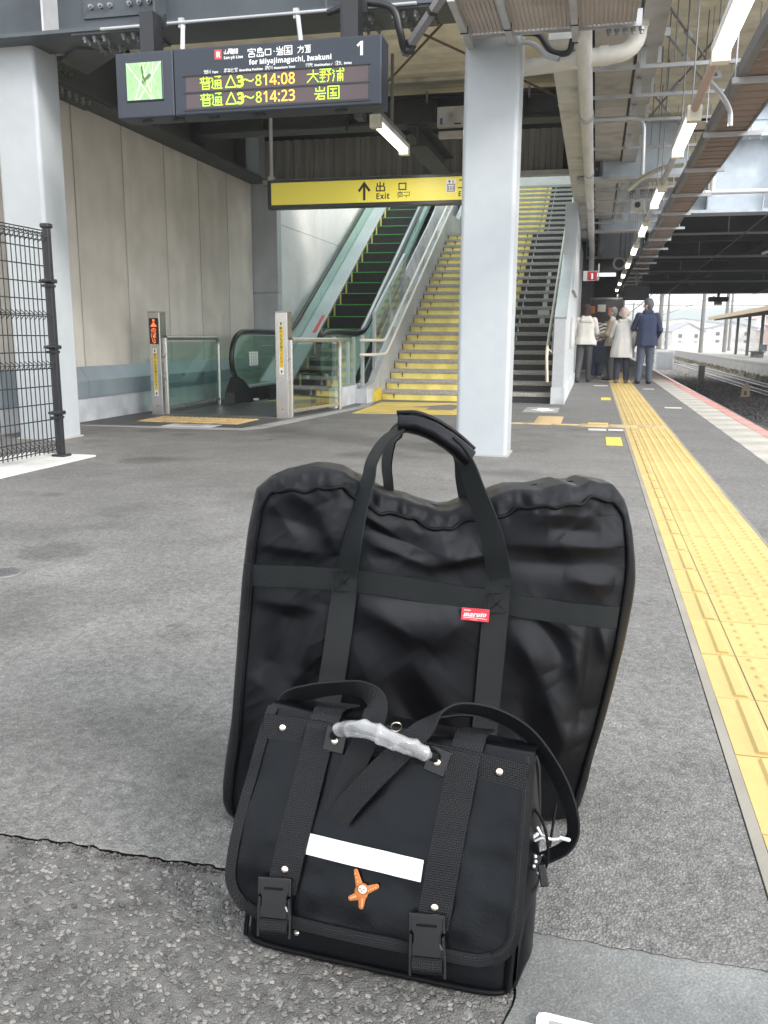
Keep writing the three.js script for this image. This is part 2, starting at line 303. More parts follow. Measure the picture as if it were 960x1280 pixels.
// ---- yellow tactile strip: narrow line tiles and dotted tiles, one pair every 33 cm
{
  const strip = structure('tactile_paving');
  const L = 0.33, tone = [[0.53, 0.385, 0.135], [0.50, 0.37, 0.135], [0.54, 0.40, 0.145], [0.515, 0.38, 0.14]].map((c) => mat(...c, { roughness: 0.62, map: grey, bumpMap: fine, bumpScale: 0.0007 }));
  const dot = () => new THREE.CylinderGeometry(0.0105, 0.0165, 0.006, 10);
  const dots = [box(0.0, 0.352, -0.02, 0.002, -L + 0.005, 0)], lines = [box(0, 0.094, -0.02, 0.002, -L + 0.005, 0), put(extrude([[0.045, 0], [0.052, 0.006], [0.077, 0.006], [0.084, 0]], L - 0.03, 'z'), 0, 0.002, -L + 0.017)];
  for (let i = 0; i < 5; i++) for (let j = 0; j < 5; j++) dots.push(put(dot(), 0.041 + i * 0.0675, 0.0049, -0.033 - j * 0.066));
  const gD = merge(dots), gL = merge(lines);
  for (let k = 0; k < 78; k++) {
    const z = 0.035 - k * L;
    if (k === 29) continue;
    shared('dotted_tile', gD, tone[Math.floor(rnd() * 4)], strip, 0.455, rr(-0.0008, 0.0008), z);
    shared('line_tile', gL, tone[Math.floor(rnd() * 4)], strip, 0.357, rr(-0.0008, 0.0008), z);
  }
  part('grout', [box(0.333, 0.356, -0.02, 0.0015, -26, 0.3), box(0.808, 0.824, -0.02, 0.0015, -26, 0.3), box(0.334, 0.81, -0.02, -0.001, -26, 0.3)], mat(0.27, 0.25, 0.21, { roughness: 0.9, map: grime }), strip);
  // the branch of bar tiles that leads off to the stairs
  const bars = [box(0, 0.3, -0.02, 0.002, -0.3, 0)]; for (let i = 0; i < 4; i++) bars.push(box(0.01, 0.29, 0.002, 0.007, -0.055 - i * 0.07, -0.025 - i * 0.07));
  const gB = merge(bars), cross = structure('tactile_branch'), pale = mat(0.58, 0.44, 0.25, { roughness: 0.65, map: grime });
  for (let k = 0; k < 3; k++) shared('bar_tile', gB, pale, cross, 0.455 - 0.305 * (k - 0.15), 0.0015, -9.5);
  const thinBar = merge([box(0, 0.3, -0.02, 0.003, -0.12, 0), box(0.01, 0.29, 0.003, 0.007, -0.09, -0.03)]);
  for (let k = 0; k < 4; k++) shared('bar_tile', thinBar, pale, cross, -0.35 - 0.3 * k + 0.23, 0.0015, -9.6);
  for (let k = 0; k < 3; k++) { const b = shared('bar_tile', gB, pale, cross, -0.6, 0.0015, -9.72 - k * 0.0 - k * 0.31); b.rotation.y = 0.0; b.position.x = -0.62; }
  part('white_mark', [box(-0.02, 0.16, -0.02, 0.0045, -9.3, -9.12), box(0.18, 0.33, -0.02, 0.0045, -9.3, -9.16)], M.whitePaint, cross);
}
// ---- floor markings
function mark(name, label, geo, m, cat = 'floor marking', group) { const o = part(name, geo, m); return tag(o, label, cat, group); }
mark('yellow_square', 'small yellow square on the asphalt nearest the column, left of the tactile strip', box(0.145, 0.285, -0.004, 0.004, -8.52, -7.86), M.yellow);
mark('yellow_square', 'smaller far yellow square on the asphalt beside the side wall of the stairs', box(0.14, 0.285, -0.004, 0.004, -14.4, -13.84), M.yellow);
mark('yellow_square', 'faded yellow patch just beyond the crossing of the tactile strips', box(-0.03, 0.19, -0.004, 0.004, -9.98, -9.83), M.yellow);
mark('white_line', 'short white boarding line right of the tactile strip, nearer one', box(0.98, 1.2, -0.004, 0.004, -12.6, -12.45), M.whitePaint);
mark('white_line', 'short faint line by the feet of the man in the blazer', box(0.93, 1.13, -0.004, 0.004, -17.3, -17.1), M.whitePaint);
mark('white_line', 'short white line on the asphalt behind the woman in the white jacket', box(0.02, 0.3, -0.004, 0.004, -18.2, -18.0), M.whitePaint);
mark('white_frame_marking', 'corner of a white painted frame at the bottom edge of the picture', extrude([[-0.03, 1.05], [-0.027, 1.058], [-0.018, 1.061], [0.12, 1.049], [0.12, 0.6], [-0.03, 0.6]], 0.006, 'y', 0, 0, [[[-0.017, 1.043], [-0.013, 1.048], [0.106, 1.038], [0.106, 0.61], [-0.017, 0.61]]]), M.whitePaint);
{
  const m = thing('floor_arrow_panel', 'yellow floor panel with a dark arrow at the foot of the yellow stairs', 'floor marking');
  part('panel', extrude([[-2.88, 10.35], [-1.2, 10.6], [-1.25, 12.55], [-2.98, 12.3]], 0.008, 'y', -0.004), M.yellowFloor, m);
  part('arrow', extrude([[-2.1, 11.15], [-1.75, 11.15], [-1.75, 11.5], [-1.5, 11.5], [-1.92, 12.1], [-2.35, 11.5], [-2.1, 11.5]].map(([x, z]) => [x, z]), 0.006, 'y', 0.002), mat(0.16, 0.15, 0.14, { roughness: 0.8 }), m);
  const s = thing('floor_sticker', 'worn white arrow sticker on the floor at the foot of the black stairs', 'floor marking');
  part('base', box(-0.86, -0.42, -0.004, 0.004, -12.0, -11.2), mat(0.34, 0.34, 0.34, { roughness: 0.8, map: grime }), s);
  part('arrow', extrude([[-0.78, 11.6], [-0.62, 11.35], [-0.47, 11.6], [-0.56, 11.6], [-0.55, 11.85], [-0.7, 11.85], [-0.7, 11.6]], 0.004, 'y', 0.003), mat(0.85, 0.84, 0.78, { roughness: 0.8 }), s);
}
{
  const d = thing('drain_cover', 'round dark metal cover set in the asphalt at the left edge', 'drain cover', [-2.23, 0, -2.86]);
  part('rim', new THREE.TorusGeometry(0.078, 0.006, 6, 40).rotateX(Math.PI / 2), M.galvDark, d);
  const c = [new THREE.CylinderGeometry(0.074, 0.074, 0.006, 40)]; for (let i = 0; i < 10; i++) for (let j = 0; j < 10; j++) { const x = (i - 4.5) * 0.014, z = (j - 4.5) * 0.014; if (Math.hypot(x, z) < 0.064) c.push(put(box(-0.004, 0.004, 0, 0.003, -0.004, 0.004), x, 0.003, z)); }
  part('lid', c, M.galvDark, d);
}
// ---- platform edge: pale concrete slabs and the red painted edge
{
  const e = structure('platform_edge');
  const w = [mat(0.44, 0.42, 0.375, { roughness: 0.85, map: grime, bumpMap: fine, bumpScale: 0.001 }), mat(0.415, 0.40, 0.36, { roughness: 0.85, map: grime, bumpMap: fine, bumpScale: 0.001 })];
  const gS = merge(rbox(1.32, 1.656, -0.2, 0.001, -0.594, 0, 0.006)), gR = merge(rbox(1.66, 1.79, -0.2, 0.0, -0.594, 0, 0.006));
  const red = [mat(0.64, 0.30, 0.26, { roughness: 0.75, map: grime }), mat(0.60, 0.275, 0.235, { roughness: 0.75, map: grime })];
  for (let k = 0; k < 88; k++) { shared('edge_slab', gS, w[k % 2], e, 0, rr(-0.002, 0.002), 1 - k * 0.6); shared('red_slab', gR, red[Math.floor(rnd() * 2)], e, 0, rr(-0.002, 0.001), 1 - k * 0.6); }
}
// ---- tracks
function track(x, far) {
  const t = structure('railway_track'), prof = [[-0.065, 0], [0.065, 0], [0.065, 0.02], [0.015, 0.035], [0.015, 0.11], [0.034, 0.12], [0.034, 0.15], [-0.034, 0.15], [-0.034, 0.12], [-0.015, 0.11], [-0.015, 0.035], [-0.065, 0.02]];
  for (const s of [-0.55, 0.55]) part('rail', put(extrude(prof, far, 'z'), x + s, -1.12, -far + 4), M.rail, t);
  const g = merge(rbox(x - 1.0, x + 1.0, -1.2, -1.105, -0.12, 0.12, 0.015, 1));
  for (let z = -4; z > -76; z -= 0.62) shared('sleeper', g, M.sleeper, t, 0, 0, z);
}
track(3.15, 160); track(6.95, 160);
{
  const stone = new THREE.IcosahedronGeometry(1, 0), p = stone.attributes.position;
  for (let i = 0; i < p.count; i++) { const k = 0.7 + 0.6 * hash2(Math.round(p.getX(i) * 50), Math.round(p.getY(i) * 50), Math.round(p.getZ(i) * 50) + 3); p.setXYZ(i, p.getX(i) * k, p.getY(i) * k, p.getZ(i) * k); }
  stone.computeVertexNormals();
  const N = 60000, b = new THREE.InstancedMesh(stone, mat(1, 1, 1, { roughness: 0.9 }), N), m = new THREE.Matrix4(), q = new THREE.Quaternion();
  for (let i = 0; i < N; i++) {
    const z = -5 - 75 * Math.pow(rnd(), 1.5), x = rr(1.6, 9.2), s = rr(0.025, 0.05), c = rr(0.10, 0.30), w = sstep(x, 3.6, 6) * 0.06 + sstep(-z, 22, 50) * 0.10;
    q.setFromEuler(new THREE.Euler(rr(0, 6), rr(0, 6), rr(0, 6)));
    b.setMatrixAt(i, m.compose(V(x, -1.15 + (Math.abs(x - 3.15) < 0.95 || Math.abs(x - 6.95) < 0.95 ? -0.0 : 0.02) + rr(-0.01, 0.03), z), q, V(s, s * 0.75, s * rr(0.8, 1.3)))); b.setColorAt(i, lin(c + w, c * 0.97 + w * 0.86, c * 0.95 + w * 0.66));
  }
  b.name = 'ballast'; b.userData.kind = 'stuff'; b.castShadow = b.receiveShadow = true; scene.add(b);
  const bed = structure('track_bed'); part('track_bed', box(1.6, 9.4, -1.17, -1.145, -160, 10), mat(0.22, 0.21, 0.19, { roughness: 0.95, map: scaled(asphaltMap, 9), bumpMap: asphaltBump, bumpScale: 0.01 }), bed);
}
// ------------------------------------------------------------------ walls
{
  const w = thing('panel_wall', 'long wall of tall beige concrete panels on the left of the platform', 'wall');
  const js = [-3.6, -4.6, -5.6, -6.61, -7.62, -8.63, -9.64, -10.67, -11.66, -12.63, -13.61];
  const tones = [0, 1, 2].map((k) => { const m = M.wall.clone(); m.color.setRGB(0.70 - 0.035 * k, 0.665 - 0.038 * k, 0.595 - 0.038 * k); m.map = M.wall.map.clone(); m.map.offset.set(0.3 * k, 0.17 * k); m.map.needsUpdate = true; return m; });
  for (let i = 0; i < js.length - 1; i++) part('wall_panel', rbox(-5.6, -5.45, 0.55, 3.34, js[i + 1] + 0.011, js[i] - 0.011, 0.006, 1), tones[[0, 1, 2, 0, 0, 1, 0, 0, 2, 1][i]], w);
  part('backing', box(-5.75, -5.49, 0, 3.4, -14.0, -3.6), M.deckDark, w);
  for (const [z0, z1] of [[-9.4, -3.6], [-11.3, -9.4], [-13.6, -11.3]]) part('skirting', rbox(-5.6, -5.375, 0, 0.262, z0 - z0 + z1 * 0 + Math.min(z0, z1) + 0.002, Math.max(z0, z1) - 0.002, 0.004, 1), M.skirt, w);
  for (const [z0, z1] of [[-6.2, -3.6], [-8.5, -6.2], [-10.5, -8.5], [-12.0, -10.5], [-13.6, -12.0]]) part('cable_duct', extrude([[-z1 + 0.003, 0.262]].length ? [[0.262, 5.345], [0.262, 5.6], [0.59, 5.6], [0.59, 5.44], [0.44, 5.345]] : [], Math.abs(z0 - z1) - 0.006, 'z', 0).applyMatrix4(new THREE.Matrix4().makeBasis(V(0, 1, 0), V(-1, 0, 0), V(0, 0, 1))).translate(0, 0, Math.min(z0, z1) + 0.003), M.duct, w);
  const c = thing('corner_wall', 'grey metal clad return wall between the beige panels and the white wall', 'wall');
  for (const [y0, y1] of [[0, 0.78], [0.786, 1.62], [1.626, 3.4]]) part('wall_panel', rbox(-5.6, -5.03, y0, y1, -13.8, -13.615, 0.004, 1), M.wallGrey, c);
  const s = thing('white_wall', 'smooth white wall rising beside the escalator', 'wall');
  for (let z = -13.81; z > -26; z -= 1.8) for (const [y0, y1] of [[0, 2.697], [2.703, 5.4], [5.406, 8.6]]) part('wall_panel', rbox(-5.25, -5.04, y0, y1, z - 1.796, z, 0.003, 1), M.wallWhite, s);
  const e = thing('far_wall', 'pale wall at the head of the stairs', 'wall');
  for (let x = -5.2; x < 0.2; x += 1.1) part('wall_panel', box(x, x + 1.095, 4.6, 8.6, -28.2, -28), M.wallWhite, e);
}
// ------------------------------------------------------------------ columns
function column(x0, label) {
  const x1 = x0 + 0.41, c = thing('steel_column', label, 'column', [0, 0, 0], 0, 'pale grey boxed steel columns');
  part('shaft', rbox(x0, x1, -0.02, 3.3, -7.2, -6.84, 0.035, 4), M.paintGrey, c);
  part('footing', box(x0 - 0.012, x1 + 0.012, -0.02, 0.012, -7.21, -6.83), M.concrete, c);
  return c;
}
const colL = column(-5.04, 'pale grey boxed steel column at the left, behind the black mesh fence');
part('cap_plate', rbox(-5.1, -4.59, 3.3, 3.33, -7.25, -6.79, 0.004, 1), M.paintGrey, colL);
part('column_head', rbox(-5.03, -4.64, 3.33, 4.3, -7.18, -6.86, 0.02, 2), M.steelBlue, colL);
column(-1.045, 'pale grey boxed steel column in the middle, in front of the stairs');
// ------------------------------------------------------------------ steel frame overhead
const ibeam = (axis, c, lo, hi, y0, y1, wf, tf = 0.025, tw = 0.02) => axis === 'x'
  ? [box(lo, hi, y0, y0 + tf, c - wf / 2, c + wf / 2), box(lo, hi, y1 - tf, y1, c - wf / 2, c + wf / 2), box(lo, hi, y0 + tf, y1 - tf, c - tw / 2, c + tw / 2)]
  : [box(c - wf / 2, c + wf / 2, y0, y0 + tf, lo, hi), box(c - wf / 2, c + wf / 2, y1 - tf, y1, lo, hi), box(c - tw / 2, c + tw / 2, y0 + tf, y1 - tf, lo, hi)];
const boltGeo = (x, y, z, ax) => { const a = put(new THREE.CylinderGeometry(0.021, 0.021, 0.022, 6), 0, 0.011, 0), b = put(new THREE.CylinderGeometry(0.012, 0.012, 0.045, 6), 0, 0.022, 0); return [a, b].map((g) => { if (ax === 'y') g.rotateX(Math.PI); if (ax === 'z') g.rotateX(Math.PI / 2); if (ax === 'x') g.rotateZ(-Math.PI / 2); return g.translate(x, y, z); }); };
{
  const g = thing('front_girder', 'blue grey transverse steel girder over the departure board', 'girder');
  part('flange', [box(-5.2, -0.55, 3.262, 3.29, -7.08, -6.63), box(-5.2, -0.55, 4.3, 4.33, -7.08, -6.63)], M.steelBlue, g);
  part('web', box(-5.2, -0.55, 3.29, 4.3, -6.865, -6.845), M.steelBlue, g);
  for (const x of [-3.43, -2.05]) part('stiffener', box(x - 0.008, x + 0.008, 3.29, 4.3, -6.845, -6.66), M.steelBlue, g);
  part('stiffener', box(-4.4, -4.38, 3.29, 4.3, -6.845, -6.64), M.galv, g);
  part('splice_plate', box(-4.14, -3.45, 3.42, 4.2, -6.845, -6.828), M.steelBlue, g);
  part('splice_plate', box(-4.15, -3.5, 3.244, 3.262, -7.06, -6.65), M.steelBlue, g); part('splice_plate', box(-1.98, -1.28, 3.244, 3.262, -7.06, -6.65), M.steelBlue, g);
  part('splice_plate', box(-2.0, -1.25, 3.42, 4.2, -6.845, -6.828), M.steelBlue, g);
  const b = [];
  for (const x0 of [-4.06, -1.9]) for (let i = 0; i < 7; i++) { for (const z of [-6.70, -6.77, -6.94, -7.0]) if (i !== 3) b.push(...boltGeo(x0 + i * 0.085, 3.244, z, 'y')); for (const y of [3.5, 3.72, 3.94]) if (i !== 3) b.push(...boltGeo(x0 + i * 0.085, y, -6.828, 'z')); }
  const bm = part('bolts', b, M.bolt, g); bm.userData.kind = 'stuff';
  part('gusset', extrude([[-4.62, 7.2], [-4.3, 6.95], [-3.95, 7.08], [-4.6, 7.6]], 0.02, 'y', 3.24), M.steelDark, g);
}
{
  const g = thing('side_girder', 'dark grey longitudinal girder running along the top of the beige wall', 'girder');
  part('flange', [box(-5.55, -5.09, 3.3, 3.33, -13.6, -7.0), box(-5.55, -5.09, 4.2, 4.23, -13.6, -7.0)], M.steelDark, g);
  part('web', box(-5.34, -5.31, 3.33, 4.2, -13.6, -7.0), M.steelDark, g);
  part('splice_plate', box(-5.31, -5.295, 3.42, 4.1, -8.7, -7.5), M.steelDark, g); part('splice_plate', box(-5.5, -5.12, 3.285, 3.3, -8.9, -7.5), M.steelDark, g);
  for (const z of [-9.4, -11.2, -12.6]) part('stiffener', box(-5.31, -5.12, 3.33, 4.2, z - 0.01, z + 0.01), M.steelDark, g);
  const b = []; for (let i = 0; i < 8; i++) { for (const y of [3.5, 3.66, 3.82, 3.98]) b.push(...boltGeo(-5.295, y, -7.7 - i * 0.1, 'x')); for (const x of [-5.17, -5.24]) b.push(...boltGeo(x, 3.285, -7.7 - i * 0.12, 'y')); }
  part('bolts', b, M.bolt, g).userData.kind = 'stuff';
}
{
  const g = thing('middle_girder', 'grey transverse beam with cables above the exit sign', 'girder');
  part('flange', [box(-5.1, -0.46, 3.45, 3.475, -11.2, -10.9), box(-5.1, -0.46, 3.75, 3.775, -11.2, -10.9)], M.steelDark, g);
  part('web', box(-5.1, -0.46, 3.475, 3.75, -11.06, -11.04), M.steelDark, g);
  for (const x of [-4.2, -3.1, -2.0, -0.95]) part('stiffener', box(x - 0.006, x + 0.006, 3.475, 3.75, -11.04, -10.91), M.steelDark, g);
  part('cable', [tube([[-3.1, 3.5, -10.86], [-2.9, 3.72, -10.85], [-2.3, 3.74, -10.85], [-1.2, 3.73, -10.85], [-0.48, 3.7, -10.85]], 0.014, 40, 6), tube([[-3.1, 3.4, -10.88], [-3.0, 3.6, -10.86], [-2.4, 3.71, -10.84], [-0.5, 3.69, -10.84]], 0.012, 40, 6)], M.black, g);
  for (const x of [-2.6, -2.1, -1.6, -0.9]) part('cable_clip', box(x, x + 0.02, 3.66, 3.78, -10.9, -10.82), M.galvDark, g);
  const h = thing('bracket_beam', 'dark short steel beam running back from the lamp beside the exit sign', 'beam');
  part('flange', [box(-2.36, -2.1, 3.2, 3.22, -12.9, -10.95), box(-2.36, -2.1, 3.42, 3.44, -12.9, -10.95)], M.steelDark, h); part('web', box(-2.24, -2.22, 3.22, 3.42, -12.9, -10.95), M.steelDark, h);
}
// corrugated sheets
function corrugate(len, pitch, depth, t) { const top = [], bot = []; for (let a = 0; a < len; a += pitch) for (const [f, d] of [[0, 0], [0.42, 0], [0.52, 1], [0.9, 1]]) { const x = Math.min(len, a + f * pitch); top.push([x, d * depth]); bot.push([x, d * depth - t]); } top.push([len, 0]); bot.push([len, -t]); return top.concat(bot.reverse()); }
{
  const f = thing('corrugated_fascia', 'dark ribbed metal fascia above the stairs and escalator', 'fascia');
  for (let i = 0; i < 4; i++) part('ribbed_sheet', extrude(corrugate(1.1, 0.157, 0.03, 0.004), 0.56, 'y').translate(-4.98 + i * 1.104, 3.235, -13.0), M.fascia, f);
  part('edge_trim', [box(-5.0, -0.47, 3.17, 3.235, -13.1, -12.94)], M.galv, f);
  part('backing', box(-5.0, -0.47, 3.24, 4.3, -13.3, -13.06), M.deckDark, f);
}
const deckSheets = (name, label, x0, x1, z0, z1, y, m) => {
  const d = thing(name, label, 'roof deck');
  for (let z = z0; z < z1 - 0.2; z += 1.0) part('ribbed_sheet', extrude(corrugate(Math.min(1.0, z1 - z), 0.333, 0.03, 0.005), x1 - x0, 'x', x0).translate(0, y, z + Math.min(1.0, z1 - z)), m, d);
  return d;
};
deckSheets('cream_deck', 'cream corrugated roof deck seen left of the clad beam', -5.05, -0.46, -12.9, -6.9, 3.92, M.cream);
deckSheets('cream_deck', 'cream corrugated roof deck seen right of the steel beams, above the lamps', 0.42, 1.85, -12.9, -6.9, 3.85, M.cream);
deckSheets('cream_deck', 'dim corrugated roof deck in the second bay behind the blue girder', 0.42, 1.85, -18.9, -13.3, 3.85, M.cream);
{
  const d = thing('upper_deck', 'dark underside of the station deck over the platform', 'roof deck');
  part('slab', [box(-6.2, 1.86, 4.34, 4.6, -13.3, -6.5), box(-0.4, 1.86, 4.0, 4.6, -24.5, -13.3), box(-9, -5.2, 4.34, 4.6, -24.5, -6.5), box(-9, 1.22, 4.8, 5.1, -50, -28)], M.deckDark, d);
  part('stair_roof', box(-5.4, 0.0, 8.7, 8.9, -29, -25), M.wallWhite, d); for (let k = 0; k < 6; k++) { part('added_skylight_pane', box(-5.4, 0.0, 8.74, 8.76, -24.98 + k * 2, -23.06 + k * 2), M.glass, d); part('added_skylight_bar', box(-5.4, 0.0, 8.7, 8.8, -23.06 + k * 2, -22.98 + k * 2), M.alu, d); }  // unseen roof, cut back for an added skylight that lets daylight onto the stairs
  part('stair_enclosure', [box(-0.5, -0.36, 3.6, 6.0, -27.5, -13.3)], M.wallWhite, d);
  const u = thing('bridge_deck', 'dark underside of the bridge over the tracks', 'bridge');
  part('slab', box(-0.3, 34, 4.45, 4.7, -50, -19), M.deckDark, u);
  part('slab', box(-9, -0.3, 4.0, 4.3, -50, -24.6), M.deckDark, u);
  for (const z of [-25.4, -31.5, -37.6, -43.7]) { const b = part('cross_beam', ibeam('x', z, 0.9, 34, 3.5, 4.45, 0.4), M.deckDark, u); }
  for (const x of [4.8, 9.2, 14, 19, 25]) part('long_beam', ibeam('z', x, -49.8, -19.2, 3.75, 4.449, 0.3), M.deckDark, u);
  for (const [i, z] of [-23.2, -29.5, -35.6, -41.7].entries()) part('service_pipe', [rod(V(1.3, 3.46, z), V(30, 3.46, z), 0.03 + 0.01 * (i % 2), 8), ...[3, 7, 11, 15].map((x) => rod(V(x, 3.46, z), V(x, 4.45, z), 0.012, 6))], M.alu, u);
  part('end_beam', ibeam('x', -49.8, 0.9, 34, 3.35, 4.45, 0.45), M.steelDark, u);
  part('lower_rib', [box(1.0, 34, 3.32, 3.4, -50.2, -49.9)], M.galv, u);
  const p = thing('bridge_front_girder', 'bright pale blue girder of the bridge over the tracks', 'girder');
  part('web', box(0.9, 34, 3.42, 4.72, -19.02, -18.98), M.steelPale, p);
  part('flange', [box(0.9, 34, 3.36, 3.42, -19.25, -18.72), box(0.9, 34, 4.72, 4.78, -19.3, -18.62)], M.steelPale, p);
  for (let x = 2.0; x < 20; x += 1.35) part('stiffener', box(x - 0.012, x + 0.012, 3.42, 4.72, -18.98, -18.76), M.steelPale, p);
  part('service_pipe', [rod(V(1.4, 3.72, -18.6), V(30, 3.72, -18.6), 0.045), rod(V(2.05, 3.72, -18.6), V(2.05, 4.0, -18.6), 0.05), ...[1.6, 3, 4.4, 6, 8].map((x) => rod(V(x, 3.4, -18.7), V(x, 3.72, -18.6), 0.015))], M.pipeWhite, p);
  part('splice_plate', box(2.1, 3.2, 4.78, 4.8, -19.2, -18.7), M.galv, p);
  part('bolts', [0, 1, 2, 3, 4].flatMap((i) => boltGeo(2.25 + i * 0.2, 4.66, -18.62, 'z')), M.bolt, p).userData.kind = 'stuff';
  const b = thing('station_building', 'pale clad station building on the bridge above the tracks', 'building');
  for (let r = 0; r < 7; r++) part('cladding_panel', rbox(1.0, 32, 4.85 + r * 0.5, 5.34 + r * 0.5, -20.4, -20.2, 0.01, 1), M.steelPale, b);
  part('body', box(1.0, 32, 4.8, 8.4, -49, -20.42), M.steelPale, b);
  part('ledge', [box(0.9, 33, 4.78, 4.84, -20.2, -18.7), box(0.9, 33, 5.6, 5.66, -20.2, -19.9)], M.alu, b);
}
// transverse frames on the platform side
function platformFrame(z, label) {
  const f = thing('platform_girder', label, 'girder', [0, 0, 0], 0);
  part('web', box(-0.36, 1.1, 3.1, 3.78, z - 0.015, z + 0.015), M.steelPale, f);
  part('flange', [box(-0.36, 1.15, 3.06, 3.1, z - 0.16, z + 0.16), box(-0.36, 1.15, 3.78, 3.82, z - 0.16, z + 0.16)], M.galv, f);
  part('stiffener', [box(-0.02, 0.0, 3.1, 3.78, z + 0.015, z + 0.14)], M.galv, f);
  part('splice_plate', box(-0.34, -0.06, 3.12, 3.76, z + 0.015, z + 0.03), M.steelBlue, f);
  part('bolts', [0, 1, 2, 3].flatMap((i) => [0, 1, 2].flatMap((j) => boltGeo(-0.31 + i * 0.07, 3.22 + j * 0.18, z + 0.03, 'z'))), M.bolt, f).userData.kind = 'stuff';
}
platformFrame(-13, 'pale blue transverse girder over the platform, nearest one behind the lamps');
platformFrame(-19, 'pale blue transverse girder over the platform, second one back');
platformFrame(-25, 'pale blue transverse girder over the platform with bolted plate, farthest one');
{
  const b = thing('clad_beam', 'beam clad in grey board running back above the stairs side wall', 'beam');
  for (let k = 0; k < 9; k++) part('board', rbox(-0.46, -0.26, 3.12, 3.6, -7.15 - (k + 1) * 1.5 + 0.006, -7.15 - k * 1.5, 0.004, 1), M.boardClad, b);
  const c = thing('ceiling_boards', 'strip of brownish grey ceiling boards between the pipe and the steel beam', 'ceiling');
  for (let k = 0; k < 20; k++) part('ceiling_board', box(-0.13, 0.2, 3.32, 3.36, -6.95 - (k + 1) * 0.62 + 0.012, -6.95 - k * 0.62), M.boardDim, c);
  part('side_board', box(0.2, 0.215, 3.32, 3.75, -19, -6.9), M.deckDark, c);
  const s = thing('long_beam', 'grey longitudinal steel beam right of the ceiling boards', 'beam');
  part('flange', [box(0.225, 0.41, 3.3, 3.325, -18.8, -6.6), box(0.225, 0.41, 3.72, 3.745, -18.8, -6.6)], M.galv, s); part('web', box(0.308, 0.328, 3.325, 3.72, -18.8, -6.6), M.galv, s);
  for (const [k, z] of [-8.1, -9.0, -9.95, -11.3, -14.2, -15.4, -16.9, -18.2].entries()) {
    const a = thing('cross_rail', 'thin galvanised rail crossing above the lamps, ' + ['first', 'second', 'third', 'fourth', 'fifth', 'sixth', 'seventh', 'eighth'][k] + ' from the front', 'rail', [0, 0, 0], 0);
    part('channel', [box(-0.24, 1.1, 3.14, 3.145, z - 0.014, z + 0.014), box(-0.24, 1.1, 3.145, 3.17, z - 0.014, z - 0.01), box(-0.24, 1.1, 3.145, 3.17, z + 0.01, z + 0.014)], M.galv, a);
    part('clamp', box(0.24, 0.29, 3.13, 3.29, z + 0.02, z + 0.06), M.galv, a); part('clamp', box(0.38, 0.41, 3.17, 3.33, z - 0.03, z + 0.03), M.galv, a);
    part('hanger_rod', [rod(V(0.52, 3.17, z), V(0.52, 3.85, z), 0.006, 6), rod(V(0.85, 3.17, z), V(0.85, 3.85, z), 0.006, 6)], M.galvDark, a);
  }
  const br = [[[0.42, 3.35, -7.9], [1.05, 3.6, -10.6]], [[0.42, 3.6, -8.0], [1.0, 3.4, -9.4]], [[0.42, 3.35, -11.0], [1.05, 3.62, -8.2]], [[0.42, 3.5, -10.2], [1.05, 3.6, -12.8]], [[0.42, 3.35, -13.5], [1.05, 3.6, -15.8]], [[0.42, 3.35, -16.5], [1.05, 3.6, -13.6]]];
  const lab = ['nearest thin brace rod with a turnbuckle', 'short dark brace rod behind the turnbuckle', 'brace rod slanting the other way across the first bay', 'brace rod in front of the blue girder', 'brace rod slanting right in the second bay', 'brace rod slanting left in the second bay'];
  br.forEach(([a, b2], i) => { const t = thing('brace_rod', lab[i] + ' under the cream deck', 'brace rod'); const A = V(...a), B = V(...b2), m = A.clone().lerp(B, 0.35), m2 = A.clone().lerp(B, 0.43); part('rod', rod(A, B, 0.011, 8), M.galvDark, t); part('turnbuckle', rod(m, m2, 0.024, 8), M.galv, t); part('end_plate', [put(box(-0.04, 0.04, -0.03, 0.03, -0.006, 0.006), A.x, A.y, A.z), put(box(-0.04, 0.04, -0.03, 0.03, -0.006, 0.006), B.x, B.y, B.z)], M.galv, t); });
}
// left bay brace rods
{
  const t = thing('brace_rod', 'brown brace rod crossing the cream deck left of the column', 'brace rod'); part('rod', rod(V(-2.9, 3.55, -10.7), V(-0.9, 3.75, -7.4), 0.012, 8), M.rust, t); part('end_plate', box(-2.95, -2.85, 3.5, 3.58, -10.9, -10.7), M.galvDark, t);
  const t2 = thing('brace_rod', 'brown brace rod crossing the cream deck right of the column', 'brace rod'); part('rod', rod(V(-0.47, 3.55, -10.6), V(-2.4, 3.78, -7.5), 0.012, 8), M.rust, t2); part('end_plate', box(-0.55, -0.47, 3.5, 3.58, -10.7, -10.6), M.galvDark, t2);
}
